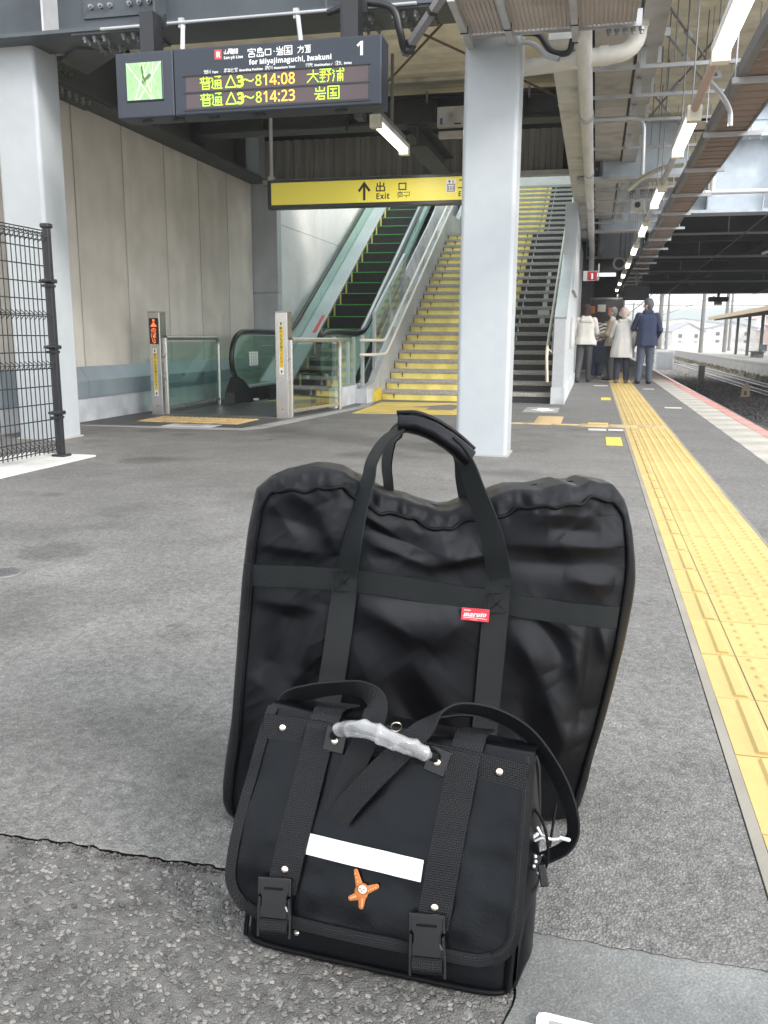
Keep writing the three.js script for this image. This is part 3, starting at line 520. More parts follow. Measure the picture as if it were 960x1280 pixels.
// ------------------------------------------------------------------ pipes, tray, duct above the column
{
  const p = thing('drain_pipe', 'cream drain pipe crossing behind the column and bending upward', 'pipe');
  part('pipe', polytube([[-0.95, 3.0, -7.45], [0.2, 3.09, -7.45], [0.2, 3.95, -7.45]], 0.066, 0.16, 16), M.pipe, p);
  part('collar', [rod(V(-0.08, 3.069, -7.45), V(-0.01, 3.075, -7.45), 0.074, 16), rod(V(0.2, 3.26, -7.45), V(0.2, 3.31, -7.45), 0.074, 16), rod(V(0.2, 3.5, -7.45), V(0.2, 3.56, -7.45), 0.074, 16)], M.pipe, p);
  const w = thing('white_pipe', 'long white pipe running back beside the clad beam', 'pipe');
  part('pipe', polytube([[-0.195, 3.9, -6.55], [-0.195, 3.03, -6.75], [-0.185, 3.0, -22.3], [-0.185, 2.55, -22.5]], 0.062, 0.14, 16), M.pipeWhite, w);
  part('collar', rod(V(-0.195, 3.1, -6.73), V(-0.195, 3.34, -6.68), 0.068, 16), M.alu, w); for (const z of [-9, -12, -15, -18]) part('collar', rod(V(-0.19, 3.018, z), V(-0.19, 3.018, z - 0.12), 0.068, 16), M.alu, w);
  part('bracket', [-8, -10.5, -13.5, -16].map((z) => box(-0.2, -0.18, 3.06, 3.33, z, z + 0.03)), M.galv, w);
  const t = thing('ribbed_duct', 'beige ribbed cable duct crossing in front of the column head', 'duct');
  part('ribbed_sheet', extrude(corrugate(1.2, 0.03, 0.009, 0.003), 0.8, 'z').translate(-1.04, 3.06, -6.72), M.ductBeige, t);
  part('side_rail', box(-1.05, 0.2, 3.04, 3.15, -6.75, -6.725), M.galv, t); part('side_rail', box(-1.05, 0.2, 3.04, 3.15, -5.92, -5.9), M.galv, t);
  for (const x of [-1.02, -0.72, -0.27]) { part('cross_bar', box(x, x + 0.045, 3.0, 3.04, -6.9, -5.9), M.galv, t); part('strap', [box(x - 0.004, x + 0.05, 2.994, 3.045, -6.86, -6.85), box(x - 0.004, x + 0.05, 2.994, 3.045, -6.5, -6.49)], M.black, t); }
  part('bolts', [0, 1, 2, 3, 4].flatMap((i) => boltGeo(-0.02 + i * 0.055, 3.05, -6.78, 'y')), M.bolt, t).userData.kind = 'stuff';
  const s = thing('diagonal_strut', 'grey slotted strut hanging diagonally left of the column head', 'strut');
  part('bar', beam(V(-1.45, 2.93, -6.62), V(-1.02, 3.28, -6.25), 0.055, 0.045), M.galvDark, s); part('strap', [beam(V(-1.40, 2.97, -6.58), V(-1.385, 2.985, -6.565), 0.065, 0.06), beam(V(-1.22, 3.12, -6.42), V(-1.205, 3.135, -6.405), 0.065, 0.06)], M.black, s);
  const c = thing('cable_loop', 'thick black cable looping down from the girder to the strut', 'cable'); part('cable', tube([[-2.0, 3.22, -6.55], [-1.75, 3.25, -6.5], [-1.52, 3.2, -6.5], [-1.46, 3.05, -6.52], [-1.44, 2.95, -6.58], [-1.38, 2.95, -6.62]], 0.026, 40, 8), M.black, c);
  const c2 = thing('cable_loop', 'black and grey cables curving behind the column head', 'cable'); part('cable', [tube([[-0.66, 3.12, -6.95], [-0.52, 3.1, -6.95], [-0.42, 2.98, -6.95], [-0.3, 2.95, -6.9], [-0.27, 3.02, -6.85]], 0.022, 30, 8)], M.black, c2); part('conduit', tube([[-0.66, 3.05, -6.92], [-0.55, 3.03, -6.92], [-0.45, 2.95, -6.92], [-0.36, 2.91, -6.9]], 0.02, 24, 8), M.galv, c2);
}
{ // brown ladder-like cable tray along the platform edge
  const t = thing('cable_tray', 'brown slatted cable tray hanging along the platform edge', 'cable tray');
  const y = 2.79, x0 = 0.955, x1 = 1.225;
  part('side_rail', box(x0 - 0.05, x0, y - 0.01, y + 0.09, -46, -4.2), M.galvDark, t); part('side_rail', box(x1, x1 + 0.02, y - 0.01, y + 0.09, -46, -4.2), M.galvDark, t);
  const gt = mat(0.27, 0.205, 0.165, { roughness: 0.75, map: grime }), cover = merge(rbox(x0, x1, y, y + 0.025, -0.165, 0, 0.006, 1));
  for (let k = 0; k < 205; k++) shared('slat', cover, gt, t, 0, rr(-0.003, 0.003), -4.2 - k * 0.2);
  part('cable', [0.08, 0.13, 0.18].map((d) => rod(V(x0 + d, y + 0.04, -4.2), V(x0 + d, y + 0.04, -44), 0.016, 6)), M.rust, t);
  for (let k = 0; k < 18; k++) { const z = -5.4 - k * 1.75; part('cross_bar', box(x0 - 0.09, x1 + (k % 2 ? 0.06 : 0.14), y - 0.05, y - 0.012, z - 0.02, z + 0.02), k > 3 ? M.alu : M.galv, t); part('hanger_rod', [rod(V(x0 - 0.07, y - 0.03, z), V(x0 - 0.07, 3.9, z), 0.006, 6), rod(V(x1 + 0.05, y - 0.03, z), V(x1 + 0.05, 3.9, z), 0.006, 6)], M.galv, t); }
}
// ------------------------------------------------------------------ lettering: strokes for the characters that the fonts lack
const GL = {
  普: '3031 6061 0191 3134 6164 1224 8274 0494 2585892925 2787', 通: '0112 0313160829 2999 3080 8061 3833838879 5358 3585 3687', 大: '0393 505409 5499', 野: '004044040 0242 2028 0646 0949 5090 9072 6183 5494 9483 747869',
  浦: '0112 0314 0915 3292 8091 49448489 6069 4686 4787', 岩: '4043 11138381 0595 4519 3787893937', 国: '00909909 0009 2272 2575 4247 2777 6677', 宮: '4041 03019193 236365252 4556 1686891916', 島: '5040 2171732321 2272 2125 2595 95998979 1719 1979 7779 4749', 口: '1282881812',
  方: '4041 0292 423609 44848869', 面: '0090 4032 128289191 3239 6269 3464 3666', 山: '4148 14188884', 陽: '0009 003023133516 408083434 4282 3494 5438 55959979 7548 8569', 線: '2002 0224 3105 0545 2529 0709 4749 7061 5191945451 5292 7479 5668 9568 7699',
  出: '4049 11148481 05099995', の: '5246280613417294 94878759', ぼ: '0109 3292 3585 6268 6268493756 5698 8091 7081', り: '2126 2637 6178 7849', 手: '8112 1484 0696 4149 4939', す: '0292 5155 554547 475758', を: '1262 3117 1566 849557 575999', お: '0262 3138 380826 2674 748868 7091', 持: '0333 2028 2818 0523 4292 6064 3494 3696 7679 7969 4758', く: '700588', だ: '0252 3109 4484 4888 8091', さ: '0292 4075 1589', い: '1228 2837 7286', 種: '2001 0333 2029 3042 4292 5284 5686 6069 4898', 別: '0030 0333 0009 3438 6167 9099', 乗: '8010 0292 4049 0696 4109', 車: '4049 0191 1383 1686 0797', 時: '0737 0030 0009 3039 4292 6064 4494 8489 5466', 刻: '0252 2004 4509 6167 9099', 行: '2003 2419 4191 3494 7479', 先: '2012 0292 4044 0494 3409 6468 6899', 位: '2005 1319 5052 3292 4457 3999', 置: '0090 0292 4049 2585 2888', 遅: '0112 0313 1608 2999 3090 3093 9393 3585 6068', れ: '2029 0245 0828 5158 5899', エ: '1191 5159 0999', レ: '2129 2994', 出口: '',
  출: '4050 1191 4203 4283 0595 4546 1787 8797 1929', 구: '0191 9195 0696 4649',
};
function glyph(c, ch, x, y, s, lw, sx = 1) {
  const d = GL[ch]; if (!d) return;
  c.lineWidth = lw; c.lineCap = c.lineJoin = 'round';
  for (const st of d.split(' ')) { if (st.length < 4) continue; c.beginPath(); for (let i = 0; i + 1 < st.length; i += 2) { const X = x + (+st[i] + 0.5) / 10 * s * sx, Y = y + (+st[i + 1] + 0.5) / 10 * s; i ? c.lineTo(X, Y) : c.moveTo(X, Y); } c.stroke(); }
}
const glyphs = (c, str, x, y, s, lw, gap = 1, sx = 1) => { [...str].forEach((ch, i) => glyph(c, ch, x + i * s * gap, y, s, lw, sx)); };
function canvas(w, h, draw) { const c = document.createElement('canvas'); c.width = w; c.height = h; draw(c.getContext('2d'), w, h); const t = new THREE.CanvasTexture(c); t.colorSpace = THREE.SRGBColorSpace; t.magFilter = THREE.LinearFilter; t.anisotropy = 8; return t; }
function plate(name, x0, x1, y0, y1, z, m, parent, ry = 0) { const g = new THREE.PlaneGeometry(x1 - x0, y1 - y0); if (ry) g.rotateY(ry); g.translate((x0 + x1) / 2, (y0 + y1) / 2, z); const o = new THREE.Mesh(g, m); o.name = name; o.receiveShadow = true; parent.add(o); return o; }
// ------------------------------------------------------------------ departure board
{
  const b = thing('departure_board', 'dark blue grey departure board with clock and green and orange LED rows under the girder', 'departure board', [-2.56, 2.52, -6.3]);
  const w = 2.04, h = 0.455, d = 0.215, cs = -1.02 + 0.47;
  part('clock_housing', rbox(-1.02, cs - 0.004, 0, h, -d, 0, 0.012, 2), M.signCase, b);
  part('main_housing', rbox(cs, 1.02, 0, h, -d, 0, 0.012, 2), M.signCase, b);
  const mw = 1.02 - cs - 0.02, mh = h - 0.02, PW = 1536, PH = Math.round(PW * mh / mw);
  const led = (c, W2, H2, emis) => {
    const X = (f) => f * W2, Y = (f) => f * H2, row = [0.415, 0.675];
    for (const [k, t] of [['14:08', '大野浦'], ['14:23', '岩国']].entries()) {
      const y = Y(row[k]);
      if (!emis) { c.fillStyle = '#5a4c4c'; c.fillRect(X(0.055), y, X(0.89), Y(0.245)); c.fillStyle = '#41363a'; for (let i = 0; i < 240; i++) c.fillRect(X(0.055) + i * X(0.89) / 240, y, 1.5, Y(0.245)); for (let i = 0; i < 24; i++) c.fillRect(X(0.055), y + i * Y(0.245) / 24, X(0.89), 1.5); }
      const s = Y(0.205), yy = y + Y(0.02); c.strokeStyle = c.fillStyle = '#a8e62e';
      glyphs(c, '普通', X(0.125), yy, s, 6.5, 1.02); c.lineWidth = 8; c.beginPath(); c.moveTo(X(0.283), yy + s * 0.05); c.lineTo(X(0.308), yy + s * 0.92); c.lineTo(X(0.256), yy + s * 0.92); c.closePath(); c.stroke();
      c.font = 'bold ' + Math.round(s * 1.02) + 'px monospace'; c.textBaseline = 'alphabetic';
      c.save(); c.font = Math.round(s * 1.12) + 'px sans-serif'; c.fillText('3', X(0.312), yy + s * 0.93); c.fillText('8', X(0.402), yy + s * 0.93); c.strokeText('3', X(0.312), yy + s * 0.93); c.restore();
      c.lineWidth = 8; c.beginPath(); c.moveTo(X(0.345), yy + s * 0.5); c.bezierCurveTo(X(0.358), yy + s * 0.18, X(0.378), yy + s * 0.82, X(0.395), yy + s * 0.45); c.stroke();
      c.fillStyle = c.strokeStyle = '#ffb13a'; c.font = Math.round(s * 1.14) + 'px sans-serif'; c.lineWidth = 2; c.fillText(t[0], X(0.438), yy + s * 0.93); c.strokeText(t[0], X(0.438), yy + s * 0.93);
      c.strokeStyle = '#a8e62e'; if (k === 0) glyphs(c, '大野浦', X(0.655), yy, s, 6.5, 1.06); else glyphs(c, '岩国', X(0.69), yy, s, 6.5, 1.1);
    }
  };
  const face = canvas(PW, PH, (c, W2, H2) => {
    const X = (f) => f * W2, Y = (f) => f * H2; c.fillStyle = '#232b36'; c.fillRect(0, 0, W2, H2);
    c.fillStyle = '#c8453e'; c.fillRect(X(0.205), Y(0.035), X(0.036), Y(0.15)); c.fillStyle = c.strokeStyle = '#f2f2ee';
    c.font = 'bold ' + Math.round(Y(0.125)) + 'px sans-serif'; c.fillText('R', X(0.212), Y(0.155));
    glyphs(c, '山陽線', X(0.25), Y(0.035), Y(0.085), 4, 1.02); c.font = 'bold ' + Math.round(Y(0.062)) + 'px sans-serif'; c.fillText('San-y\u014d Line', X(0.25), Y(0.19), X(0.1));
    glyphs(c, '宮島口', X(0.37), Y(0.05), Y(0.14), 6, 1.02); c.fillRect(X(0.497), Y(0.115), 7, 7); glyphs(c, '岩国', X(0.508), Y(0.05), Y(0.14), 6, 1.02); glyphs(c, '方面', X(0.612), Y(0.065), Y(0.115), 5, 1.02);
    c.font = 'bold ' + Math.round(Y(0.108)) + 'px sans-serif'; c.fillText('for Miyajimaguchi, Iwakuni', X(0.375), Y(0.30), X(0.4));
    c.font = 'bold ' + Math.round(Y(0.29)) + 'px sans-serif'; c.fillText('1', X(0.888), Y(0.275));
    c.font = 'bold ' + Math.round(Y(0.048)) + 'px sans-serif';
    const cap = (x, k, t) => { glyphs(c, k, X(x), Y(0.335), Y(0.062), 2.6, 1); c.fillText(t, X(x) + Y(0.062) * (k.length + 0.4), Y(0.39)); };
    cap(0.148, '種別', 'Type'); cap(0.25, '乗車位置', 'Boarding Position'); cap(0.455, '時刻', 'Departure Time'); cap(0.65, '行先', 'Destination /'); cap(0.79, '遅れ', 'Delay');
    led(c, W2, H2, false);
  });
  const glow = canvas(PW, PH, (c, W2, H2) => { c.fillStyle = '#000'; c.fillRect(0, 0, W2, H2); led(c, W2, H2, true); });
  plate('display_panel', cs + 0.01, 1.01, 0.01, h - 0.01, 0.002, mat(1, 1, 1, { roughness: 0.45, map: face, emissive: new THREE.Color(1, 1, 1), emissiveMap: glow, emissiveIntensity: 0.55 }), b);
  part('trim', [box(cs + 0.07, 0.94, 0.262, 0.27, 0, 0.008), box(cs + 0.07, 0.94, 0.145, 0.153, 0, 0.006), box(cs + 0.07, 0.94, 0.028, 0.036, 0, 0.008)], M.black, b);
  const cf = canvas(512, 450, (c, W2, H2) => {
    c.fillStyle = '#8fb886'; c.fillRect(0, 0, W2, H2); c.strokeStyle = '#d8f6c2'; for (let i = 0; i < 9; i++) { c.lineWidth = rr(4, 16); c.beginPath(); c.moveTo(rr(0, W2), 0); c.lineTo(rr(0, W2), H2); c.stroke(); }
    c.fillStyle = '#7fae4e'; c.font = 'bold 64px sans-serif'; c.textAlign = 'center'; c.textBaseline = 'middle';
    for (let k = 1; k <= 12; k++) { const a = k * Math.PI / 6, r = 1 / Math.max(Math.abs(Math.sin(a)) / 205, Math.abs(Math.cos(a)) / 180); c.fillText(String(k), W2 / 2 + Math.sin(a) * Math.min(r, 200), H2 / 2 - Math.cos(a) * Math.min(r, 180)); }
  });
  const ck = new THREE.Group(); ck.name = 'clock'; ck.position.set(-0.785, 0.25, 0.004); b.add(ck);
  part('clock_rim', rbox(-0.155, 0.155, -0.14, 0.14, -0.02, 0.006, 0.02, 3), M.signCase, ck);
  plate('clock_face', -0.142, 0.142, -0.128, 0.128, 0.008, mat(1, 1, 1, { roughness: 0.35, map: cf, emissive: new THREE.Color(0.7, 1, 0.55), emissiveMap: cf, emissiveIntensity: 0.08 }), ck);
  const hand = mat(0.08, 0.13, 0.05, { roughness: 0.5 });
  part('clock_hand', put(box(-0.006, 0.006, -0.02, 0.105, 0.011, 0.013), 0, 0, 0, 0, 0, 0.13), hand, ck); part('clock_hand', put(box(-0.008, 0.008, -0.015, 0.07, 0.014, 0.016), 0, 0, 0, 0, 0, -0.9), hand, ck);
  part('second_hand', put(box(-0.003, 0.003, -0.03, 0.1, 0.017, 0.018), 0, 0, 0, 0, 0, -2.75), mat(0.25, 0.5, 0.1), ck);
  for (const x of [-0.78, 0.78]) { const a = part('hanging_bracket', [box(x - 0.09, x + 0.09, 0.66, 0.76, -0.20, -0.17), box(x - 0.05, x + 0.06, h, 0.74, -0.18, -0.04), box(x - 0.1, x - 0.07, h, 0.74, -0.19, -0.15)], M.black, b); a.castShadow = true; }
  for (const x of [-0.62, 0.3]) part('support_rail', [beam(V(x, 0.735, -0.33), V(x + 0.1, 0.47, -0.1), 0.03, 0.03), box(x - 0.025, x + 0.015, 0.70, 0.77, -0.34, -0.30)], M.galv, b);
  for (const x of [-0.82, -0.56, -0.28, 0.08, 0.7]) part('latch', put(box(-0.045, 0.045, -0.012, 0, -0.03, 0.0), x, -0.002, -0.06, 0, -0.4), M.black, b);
  part('conduit', rod(V(-1.3, 0.735, -0.3), V(1.2, 0.735, -0.3), 0.012), M.galv, b);
}
// ------------------------------------------------------------------ yellow exit sign
{
  const s = thing('exit_sign', 'long yellow exit sign in a black frame hanging in front of the escalator', 'sign', [-3.8, 2.385, -10]);
  const L = 2.86, H = 0.318;
  part('frame', [rbox(0, L, H - 0.03, H, -0.12, 0.012, 0.004, 1), rbox(0, L, 0, 0.042, -0.12, 0.012, 0.004, 1), box(0, 0.042, 0.042, H - 0.03, -0.12, 0.012), box(L - 0.042, L, 0.042, H - 0.03, -0.12, 0.012), box(0.042, L - 0.042, 0.042, H - 0.03, -0.11, -0.004)], M.blackPaint, s);
  const t = canvas(2048, 182, (c, W2, H2) => {
    const k = W2 / (L - 0.084), X = (m) => (m - 0.042) * k; c.fillStyle = '#fff05c'; c.fillRect(0, 0, W2, H2); c.strokeStyle = c.fillStyle = '#1b1a16';
    c.lineWidth = 20; c.lineCap = 'butt'; c.lineJoin = 'miter'; c.beginPath(); c.moveTo(X(1.162), H2 * 0.9); c.lineTo(X(1.162), H2 * 0.2); c.stroke(); c.beginPath(); c.moveTo(X(1.098), H2 * 0.5); c.lineTo(X(1.162), H2 * 0.16); c.lineTo(X(1.226), H2 * 0.5); c.stroke();
    glyph(c, '出', X(1.30), H2 * 0.12, 74, 10, 1.05); glyph(c, '口', X(1.55), H2 * 0.10, 82, 10, 1.0);
    c.font = 'bold 66px sans-serif'; c.fillText('Exit', X(1.296), H2 * 0.87); glyph(c, '출', X(1.545), H2 * 0.56, 52, 5); glyph(c, '구', X(1.62), H2 * 0.56, 52, 5);
    c.fillStyle = '#f4f3ee'; c.fillRect(X(2.1), H2 * 0.1, 84, 104); c.strokeStyle = c.fillStyle = '#1b1a16'; c.lineWidth = 5; c.strokeRect(X(2.1) + 12, H2 * 0.1 + 42, 60, 54);
    for (const x of [24, 42, 60]) { c.beginPath(); c.arc(X(2.1) + x, H2 * 0.1 + 58, 5, 0, 7); c.fill(); c.fillRect(X(2.1) + x - 4, H2 * 0.1 + 65, 8, 24); }
    c.beginPath(); c.moveTo(X(2.1) + 28, H2 * 0.1 + 12); c.lineTo(X(2.1) + 28, H2 * 0.1 + 34); c.moveTo(X(2.1) + 20, H2 * 0.1 + 20); c.lineTo(X(2.1) + 28, H2 * 0.1 + 10); c.lineTo(X(2.1) + 36, H2 * 0.1 + 20); c.moveTo(X(2.1) + 58, H2 * 0.1 + 34); c.lineTo(X(2.1) + 58, H2 * 0.1 + 12); c.stroke();
    glyph(c, 'エ', X(2.235), H2 * 0.1, 74, 9); glyph(c, 'レ', X(2.34), H2 * 0.1, 74, 9); c.font = 'bold 56px sans-serif'; c.fillText('Elevator', X(2.237), H2 * 0.85);
  });
  plate('sign_face', 0.042, L - 0.042, 0.042, H - 0.03, 0.004, mat(1, 1, 1, { roughness: 0.4, map: t }), s);
  part('hanging_rod', [rod(V(0.03, H, -0.05), V(0.03, 1.1, -0.05), 0.022), rod(V(L - 0.5, H, -0.05), V(L - 0.5, 1.1, -0.05), 0.022), box(0.0, 0.06, H, H + 0.05, -0.09, -0.01)], M.galv, s);
}
// ------------------------------------------------------------------ lamps
const tubeMat = mat(0.95, 0.95, 0.93, { roughness: 0.4, emissive: new THREE.Color(1, 0.98, 0.94), emissiveIntensity: 3.0 });
function lamp(x, y, z0, z1, label, power, wide = 1) {
  const l = thing('fluorescent_lamp', label, 'lamp', [x, y, z0]), n = z0 - z1;
  part('housing', rbox(-0.055 * wide, 0.055 * wide, 0.0, 0.05, -n, 0, 0.012, 2), M.whitePaint, l);
  part('tube', put(new THREE.CapsuleGeometry(0.042 * wide, n - 0.2, 6, 14), 0, -0.012, -n / 2, Math.PI / 2), tubeMat, l);
  part('end_cap', [box(-0.05 * wide, 0.05 * wide, -0.06, 0.05, -0.08, 0.003), box(-0.05 * wide, 0.05 * wide, -0.06, 0.05, -n - 0.003, -n + 0.08)], M.cream, l);
  if (power) { const a = new THREE.RectAreaLight(0xfff8ee, power, 0.09, n - 0.16); a.position.set(x, y - 0.065, (z0 + z1) / 2); a.rotation.x = -Math.PI / 2; scene.add(a); }
  return l;
}
part('mounting_bracket', [box(-0.05, 0.05, 0.05, 0.09, -1.1, -0.1), box(-0.012, 0.012, 0.09, 0.75, -0.7, -0.66)], M.galvDark, lamp(-2.05, 2.86, -8.15, -9.45, 'lit tube lamp hanging just right of the departure board', 26));
{
  const names = ['topmost and nearest lit tube lamp beside the cable tray', 'second lit tube lamp beside the cable tray, below a pinkish conduit', 'third lit tube lamp beside the cable tray', 'fourth lit tube lamp in the row beside the cable tray', 'fifth lit tube lamp in the row beside the cable tray', 'sixth lit tube lamp far down the row', 'seventh lit tube lamp far down the row', 'eighth lit tube lamp far down the row', 'ninth and farthest lit tube lamp down the row'];
  const zs = [-4.35, -7.1, -10.25, -13.3, -16.4, -19.6, -22.9, -26.2, -29.6];
  zs.forEach((z, i) => lamp(0.62, 2.55, z, z - 1.4, names[i], i < 6 ? 16 : 10));
  const c = thing('lamp_conduit', 'pinkish grey conduit joining the lamps in a line along the platform', 'conduit');
  const pink = mat(0.50, 0.36, 0.30, { roughness: 0.5, map: grey });
  zs.slice(0, 8).forEach((z, i) => part('conduit', rod(V(0.62, 2.58, z - 1.4), V(0.62, 2.58, zs[i + 1]), 0.03, 10), i ? M.galv : pink, c));
  part('hanger_rod', zs.flatMap((z) => [0.25, 1.15].map((d) => rod(V(0.62, 2.6, z - d), V(0.62, 3.9, z - d), 0.007, 6))), M.galvDark, c);
  const k = thing('curved_conduit', 'thin white conduit bending down beside the second lamp', 'conduit'); part('pipe', polytube([[-0.2, 3.1, -9.6], [0.36, 3.1, -9.6], [0.38, 2.55, -9.6]], 0.022, 0.12, 8), M.alu, k);
  const k2 = thing('curved_conduit', 'cream conduit arching over the third lamp', 'conduit'); part('pipe', tube([[0.35, 2.95, -13.0], [0.5, 3.02, -12.6], [0.75, 3.08, -12.2], [0.95, 3.06, -12.0]], 0.03, 24, 8), M.pipe, k2);
  const k3 = thing('curved_conduit', 'short white flexible conduit between the second lamp and the tray', 'conduit'); part('pipe', tube([[0.66, 2.66, -6.7], [0.78, 2.6, -6.9], [0.85, 2.52, -7.0], [0.86, 2.42, -7.0]], 0.018, 20, 8), M.alu, k3);
  const v = thing('security_camera', 'white security camera under the second girder near the lamps', 'camera', [0.48, 2.9, -13.35]);
  part('housing', rbox(-0.1, 0.1, -0.2, -0.06, -0.14, 0.16, 0.02, 2), M.whitePaint, v); part('lens', put(new THREE.CylinderGeometry(0.04, 0.04, 0.02, 12), 0, -0.13, 0.165, Math.PI / 2), M.black, v); part('bracket', [box(-0.03, 0.03, -0.06, 0.16, -0.03, 0.03), box(-0.12, 0.12, 0.14, 0.18, -0.06, 0.06)], M.galv, v);
}
{ // white box on the beam
  const a = thing('wall_box', 'white equipment box with a blue label on the beam above the exit sign', 'equipment box', [-1.79, 3.47, -10.88]);
  part('case', rbox(-0.17, 0.17, -0.1, 0.13, 0, 0.09, 0.015, 2), M.whitePaint, a); part('label', box(-0.13, -0.10, -0.07, 0, 0.09, 0.094), mat(0.05, 0.12, 0.3), a); part('slot', box(0.04, 0.12, -0.075, -0.06, 0.09, 0.093), M.black, a);
  part('lower_case', rbox(-0.15, 0.16, -0.22, -0.14, 0.0, 0.08, 0.01, 2), M.whitePaint, a); part('lens', put(new THREE.CylinderGeometry(0.03, 0.03, 0.01, 14), 0, 0.03, 0.093, Math.PI / 2), M.galv, a);
}
// ------------------------------------------------------------------ stairs
const RISE = 0.1467, GO = 0.294, Z1 = -12.85, N1 = 21, N2 = 11, Z2 = -20.2, YL = N1 * RISE;
{
  const st = thing('staircase', 'wide stairs with yellow risers on the left and black risers on the right', 'stairs');
  const yel = [0, 1].map((k) => mat(0.96 - 0.03 * k, 0.80 - 0.02 * k, 0.22, { roughness: 0.5, map: grime })), arrowD = mat(0.05, 0.045, 0.03), arrowW = mat(0.62, 0.63, 0.62, { roughness: 0.6 });
  const X0 = -3.12, X1 = -0.575, arrow = (x, y, z, s, up) => [box(x - 0.008 * s, x + 0.008 * s, y - 0.035 * s, y + 0.035 * s, z, z + 0.003), put(box(-0.006 * s, 0.006 * s, -0.028 * s, 0, 0, 0.003), x, y + 0.042 * s * up, z + 0.0005, 0, 0, up > 0 ? -0.75 : Math.PI - 0.75), put(box(-0.006 * s, 0.006 * s, -0.028 * s, 0, 0, 0.003), x, y + 0.042 * s * up, z + 0.001, 0, 0, up > 0 ? 0.75 : Math.PI + 0.75)];
  const gt = merge(rbox(X0, X1, -0.058, 0, -GO - 0.01, 0.014, 0.006, 1)), aY = [], aW = [];
  for (let k = 0; k < N1 + N2; k++) {
    const second = k >= N1, z = second ? Z2 - (k - N1) * GO : Z1 - k * GO, y = k * RISE, xb = second ? -1.25 : -1.365;
    const t = shared('tread', gt, M.granite, st, 0, y + RISE, z);
    if (k === N1 - 1) { part('landing', box(X0, X1, YL - 0.045, YL - 0.001, Z2 - 0.01, z - GO), M.granite, st); }
    shared('yellow_riser', merge(box(X0 + 0.02, xb - 0.001, 0, RISE - 0.059, -0.02, 0)), yel[k % 2], st, 0, y, z);
    shared('black_riser', merge(box(xb + 0.001, X1, 0, RISE - 0.059, -0.02, 0)), M.stepBlack, st, 0, y, z);
    aY.push(...arrow(X0 + 0.2, y + 0.05, z, 0.8, 1), ...arrow(xb - 0.1, y + 0.05, z, 0.8, 1)); aW.push(...arrow(xb + 0.1, y + 0.05, z, 0.9, -1));
    if (k > 7 && k < 12) aW.push(box(-0.93 - (k === 8 ? 0.0 : k === 9 ? 0.06 : 0.0) , -0.85 + (k === 9 ? 0.06 : 0), y + 0.005, y + RISE - 0.05, z, z + 0.004));
    if (k > 11 && k < 15) aW.push(box(-0.92, -0.86, y + 0.005, y + RISE - 0.05, z, z + 0.004));
  }
  part('up_arrow', aY, arrowD, st).userData.kind = 'stuff'; part('down_arrow', aW, arrowW, st).userData.kind = 'stuff';
  part('side_strip', Array.from({ length: N1 }, (_, k) => box(X0, X0 + 0.018, k * RISE, k * RISE + RISE - 0.047, Z1 - k * GO - 0.02, Z1 - k * GO + 0.004)), M.rust, st);
  part('underside', [extrude([[12.87, -0.01], [12.87, 0.0], [12.9 + N1 * GO, YL - 0.06], [20.22, YL - 0.06], [20.22 + N2 * GO, 4.6], [24, 4.6], [24, -0.01]], X1 - X0 - 0.02, 'x', X0 + 0.01)], M.deckDark, st);
  part('upper_floor', box(-5.0, -0.5, 4.5, 4.69, -28, Z2 - N2 * GO - 0.005), M.granite, st);
  part('stringer', extrude([[12.0, 0], [12.0, 0.22], [12.45, 0.28], [12.9, 0.55], [18.9, 3.53], [20.2, 3.53], [24, 5.4], [24, 3.0], [18.9, 0.0]], 0.1, 'x', -3.225, 0.004), M.galv, st);
  part('stringer_foot', rbox(-3.3, -3.11, -0.01, 0.2, -12.35, -11.98, 0.01, 1), M.skirt, st);
  part('kick_panel', extrude([[12.3, 0.0], [12.3, 0.14], [12.85, 0.2], [12.85, 0.0]], 0.012, 'x', -3.118), M.yellow, st);
  // left handrails, their posts and the glass screen beside the escalator
  const hr = (x, y, z1, z2, sl) => polytube([[x - 0.16, y, -11.93], [x, y, -12.0], [x, y, z1], [x, y + sl * (z1 - z2), z2]], 0.021, 0.09, 10);
  part('handrail', hr(-3.05, 0.885, -12.78, -18.9, 0.497), M.beige, st); part('handrail', hr(-3.05, 0.685, -12.85, -18.9, 0.497), M.beige, st);
  for (const z of [-13.7, -14.9, -16.2, -17.5, -18.6]) { const y = 0.685 + 0.497 * (-12.85 - z); part('rail_post', [box(-3.17, -3.13, y - 0.42, y + 0.24, z - 0.02, z + 0.02), box(-3.15, -3.04, y - 0.035, y - 0.02, z - 0.012, z + 0.012), box(-3.15, -3.04, y + 0.17, y + 0.185, z - 0.012, z + 0.012)], M.alu, st); }
  part('end_post', rbox(-3.24, -3.19, 0.02, 0.96, -12.13, -12.08, 0.006, 1), M.alu, st); part('end_post', rbox(-3.24, -3.19, 0.3, 1.3, -12.82, -12.76, 0.006, 1), M.alu, st);
  part('screen_frame', [beam(V(-3.215, 1.28, -12.8), V(-3.215, 2.3, -14.86), 0.04, 0.04), beam(V(-3.215, 0.5, -12.8), V(-3.215, 1.5, -14.86), 0.03, 0.03), box(-3.235, -3.195, 1.45, 2.3, -14.9, -14.85), box(-3.228, -3.202, 0.95, 1.78, -13.84, -13.8)], M.alu, st);
  part('screen_pane', extrude([[12.83, 0.56], [12.83, 1.27], [13.79, 1.745], [13.79, 1.03]], 0.01, 'x', -3.22), M.glass, st); part('screen_pane', extrude([[13.85, 1.06], [13.85, 1.775], [14.83, 2.26], [14.83, 1.53]], 0.01, 'x', -3.22), M.glass, st);
  part('side_board', extrude([[14.95, 1.5], [14.95, 2.05], [17.6, 3.36], [17.6, 2.82]], 0.02, 'x', -3.225), M.skirt, st);
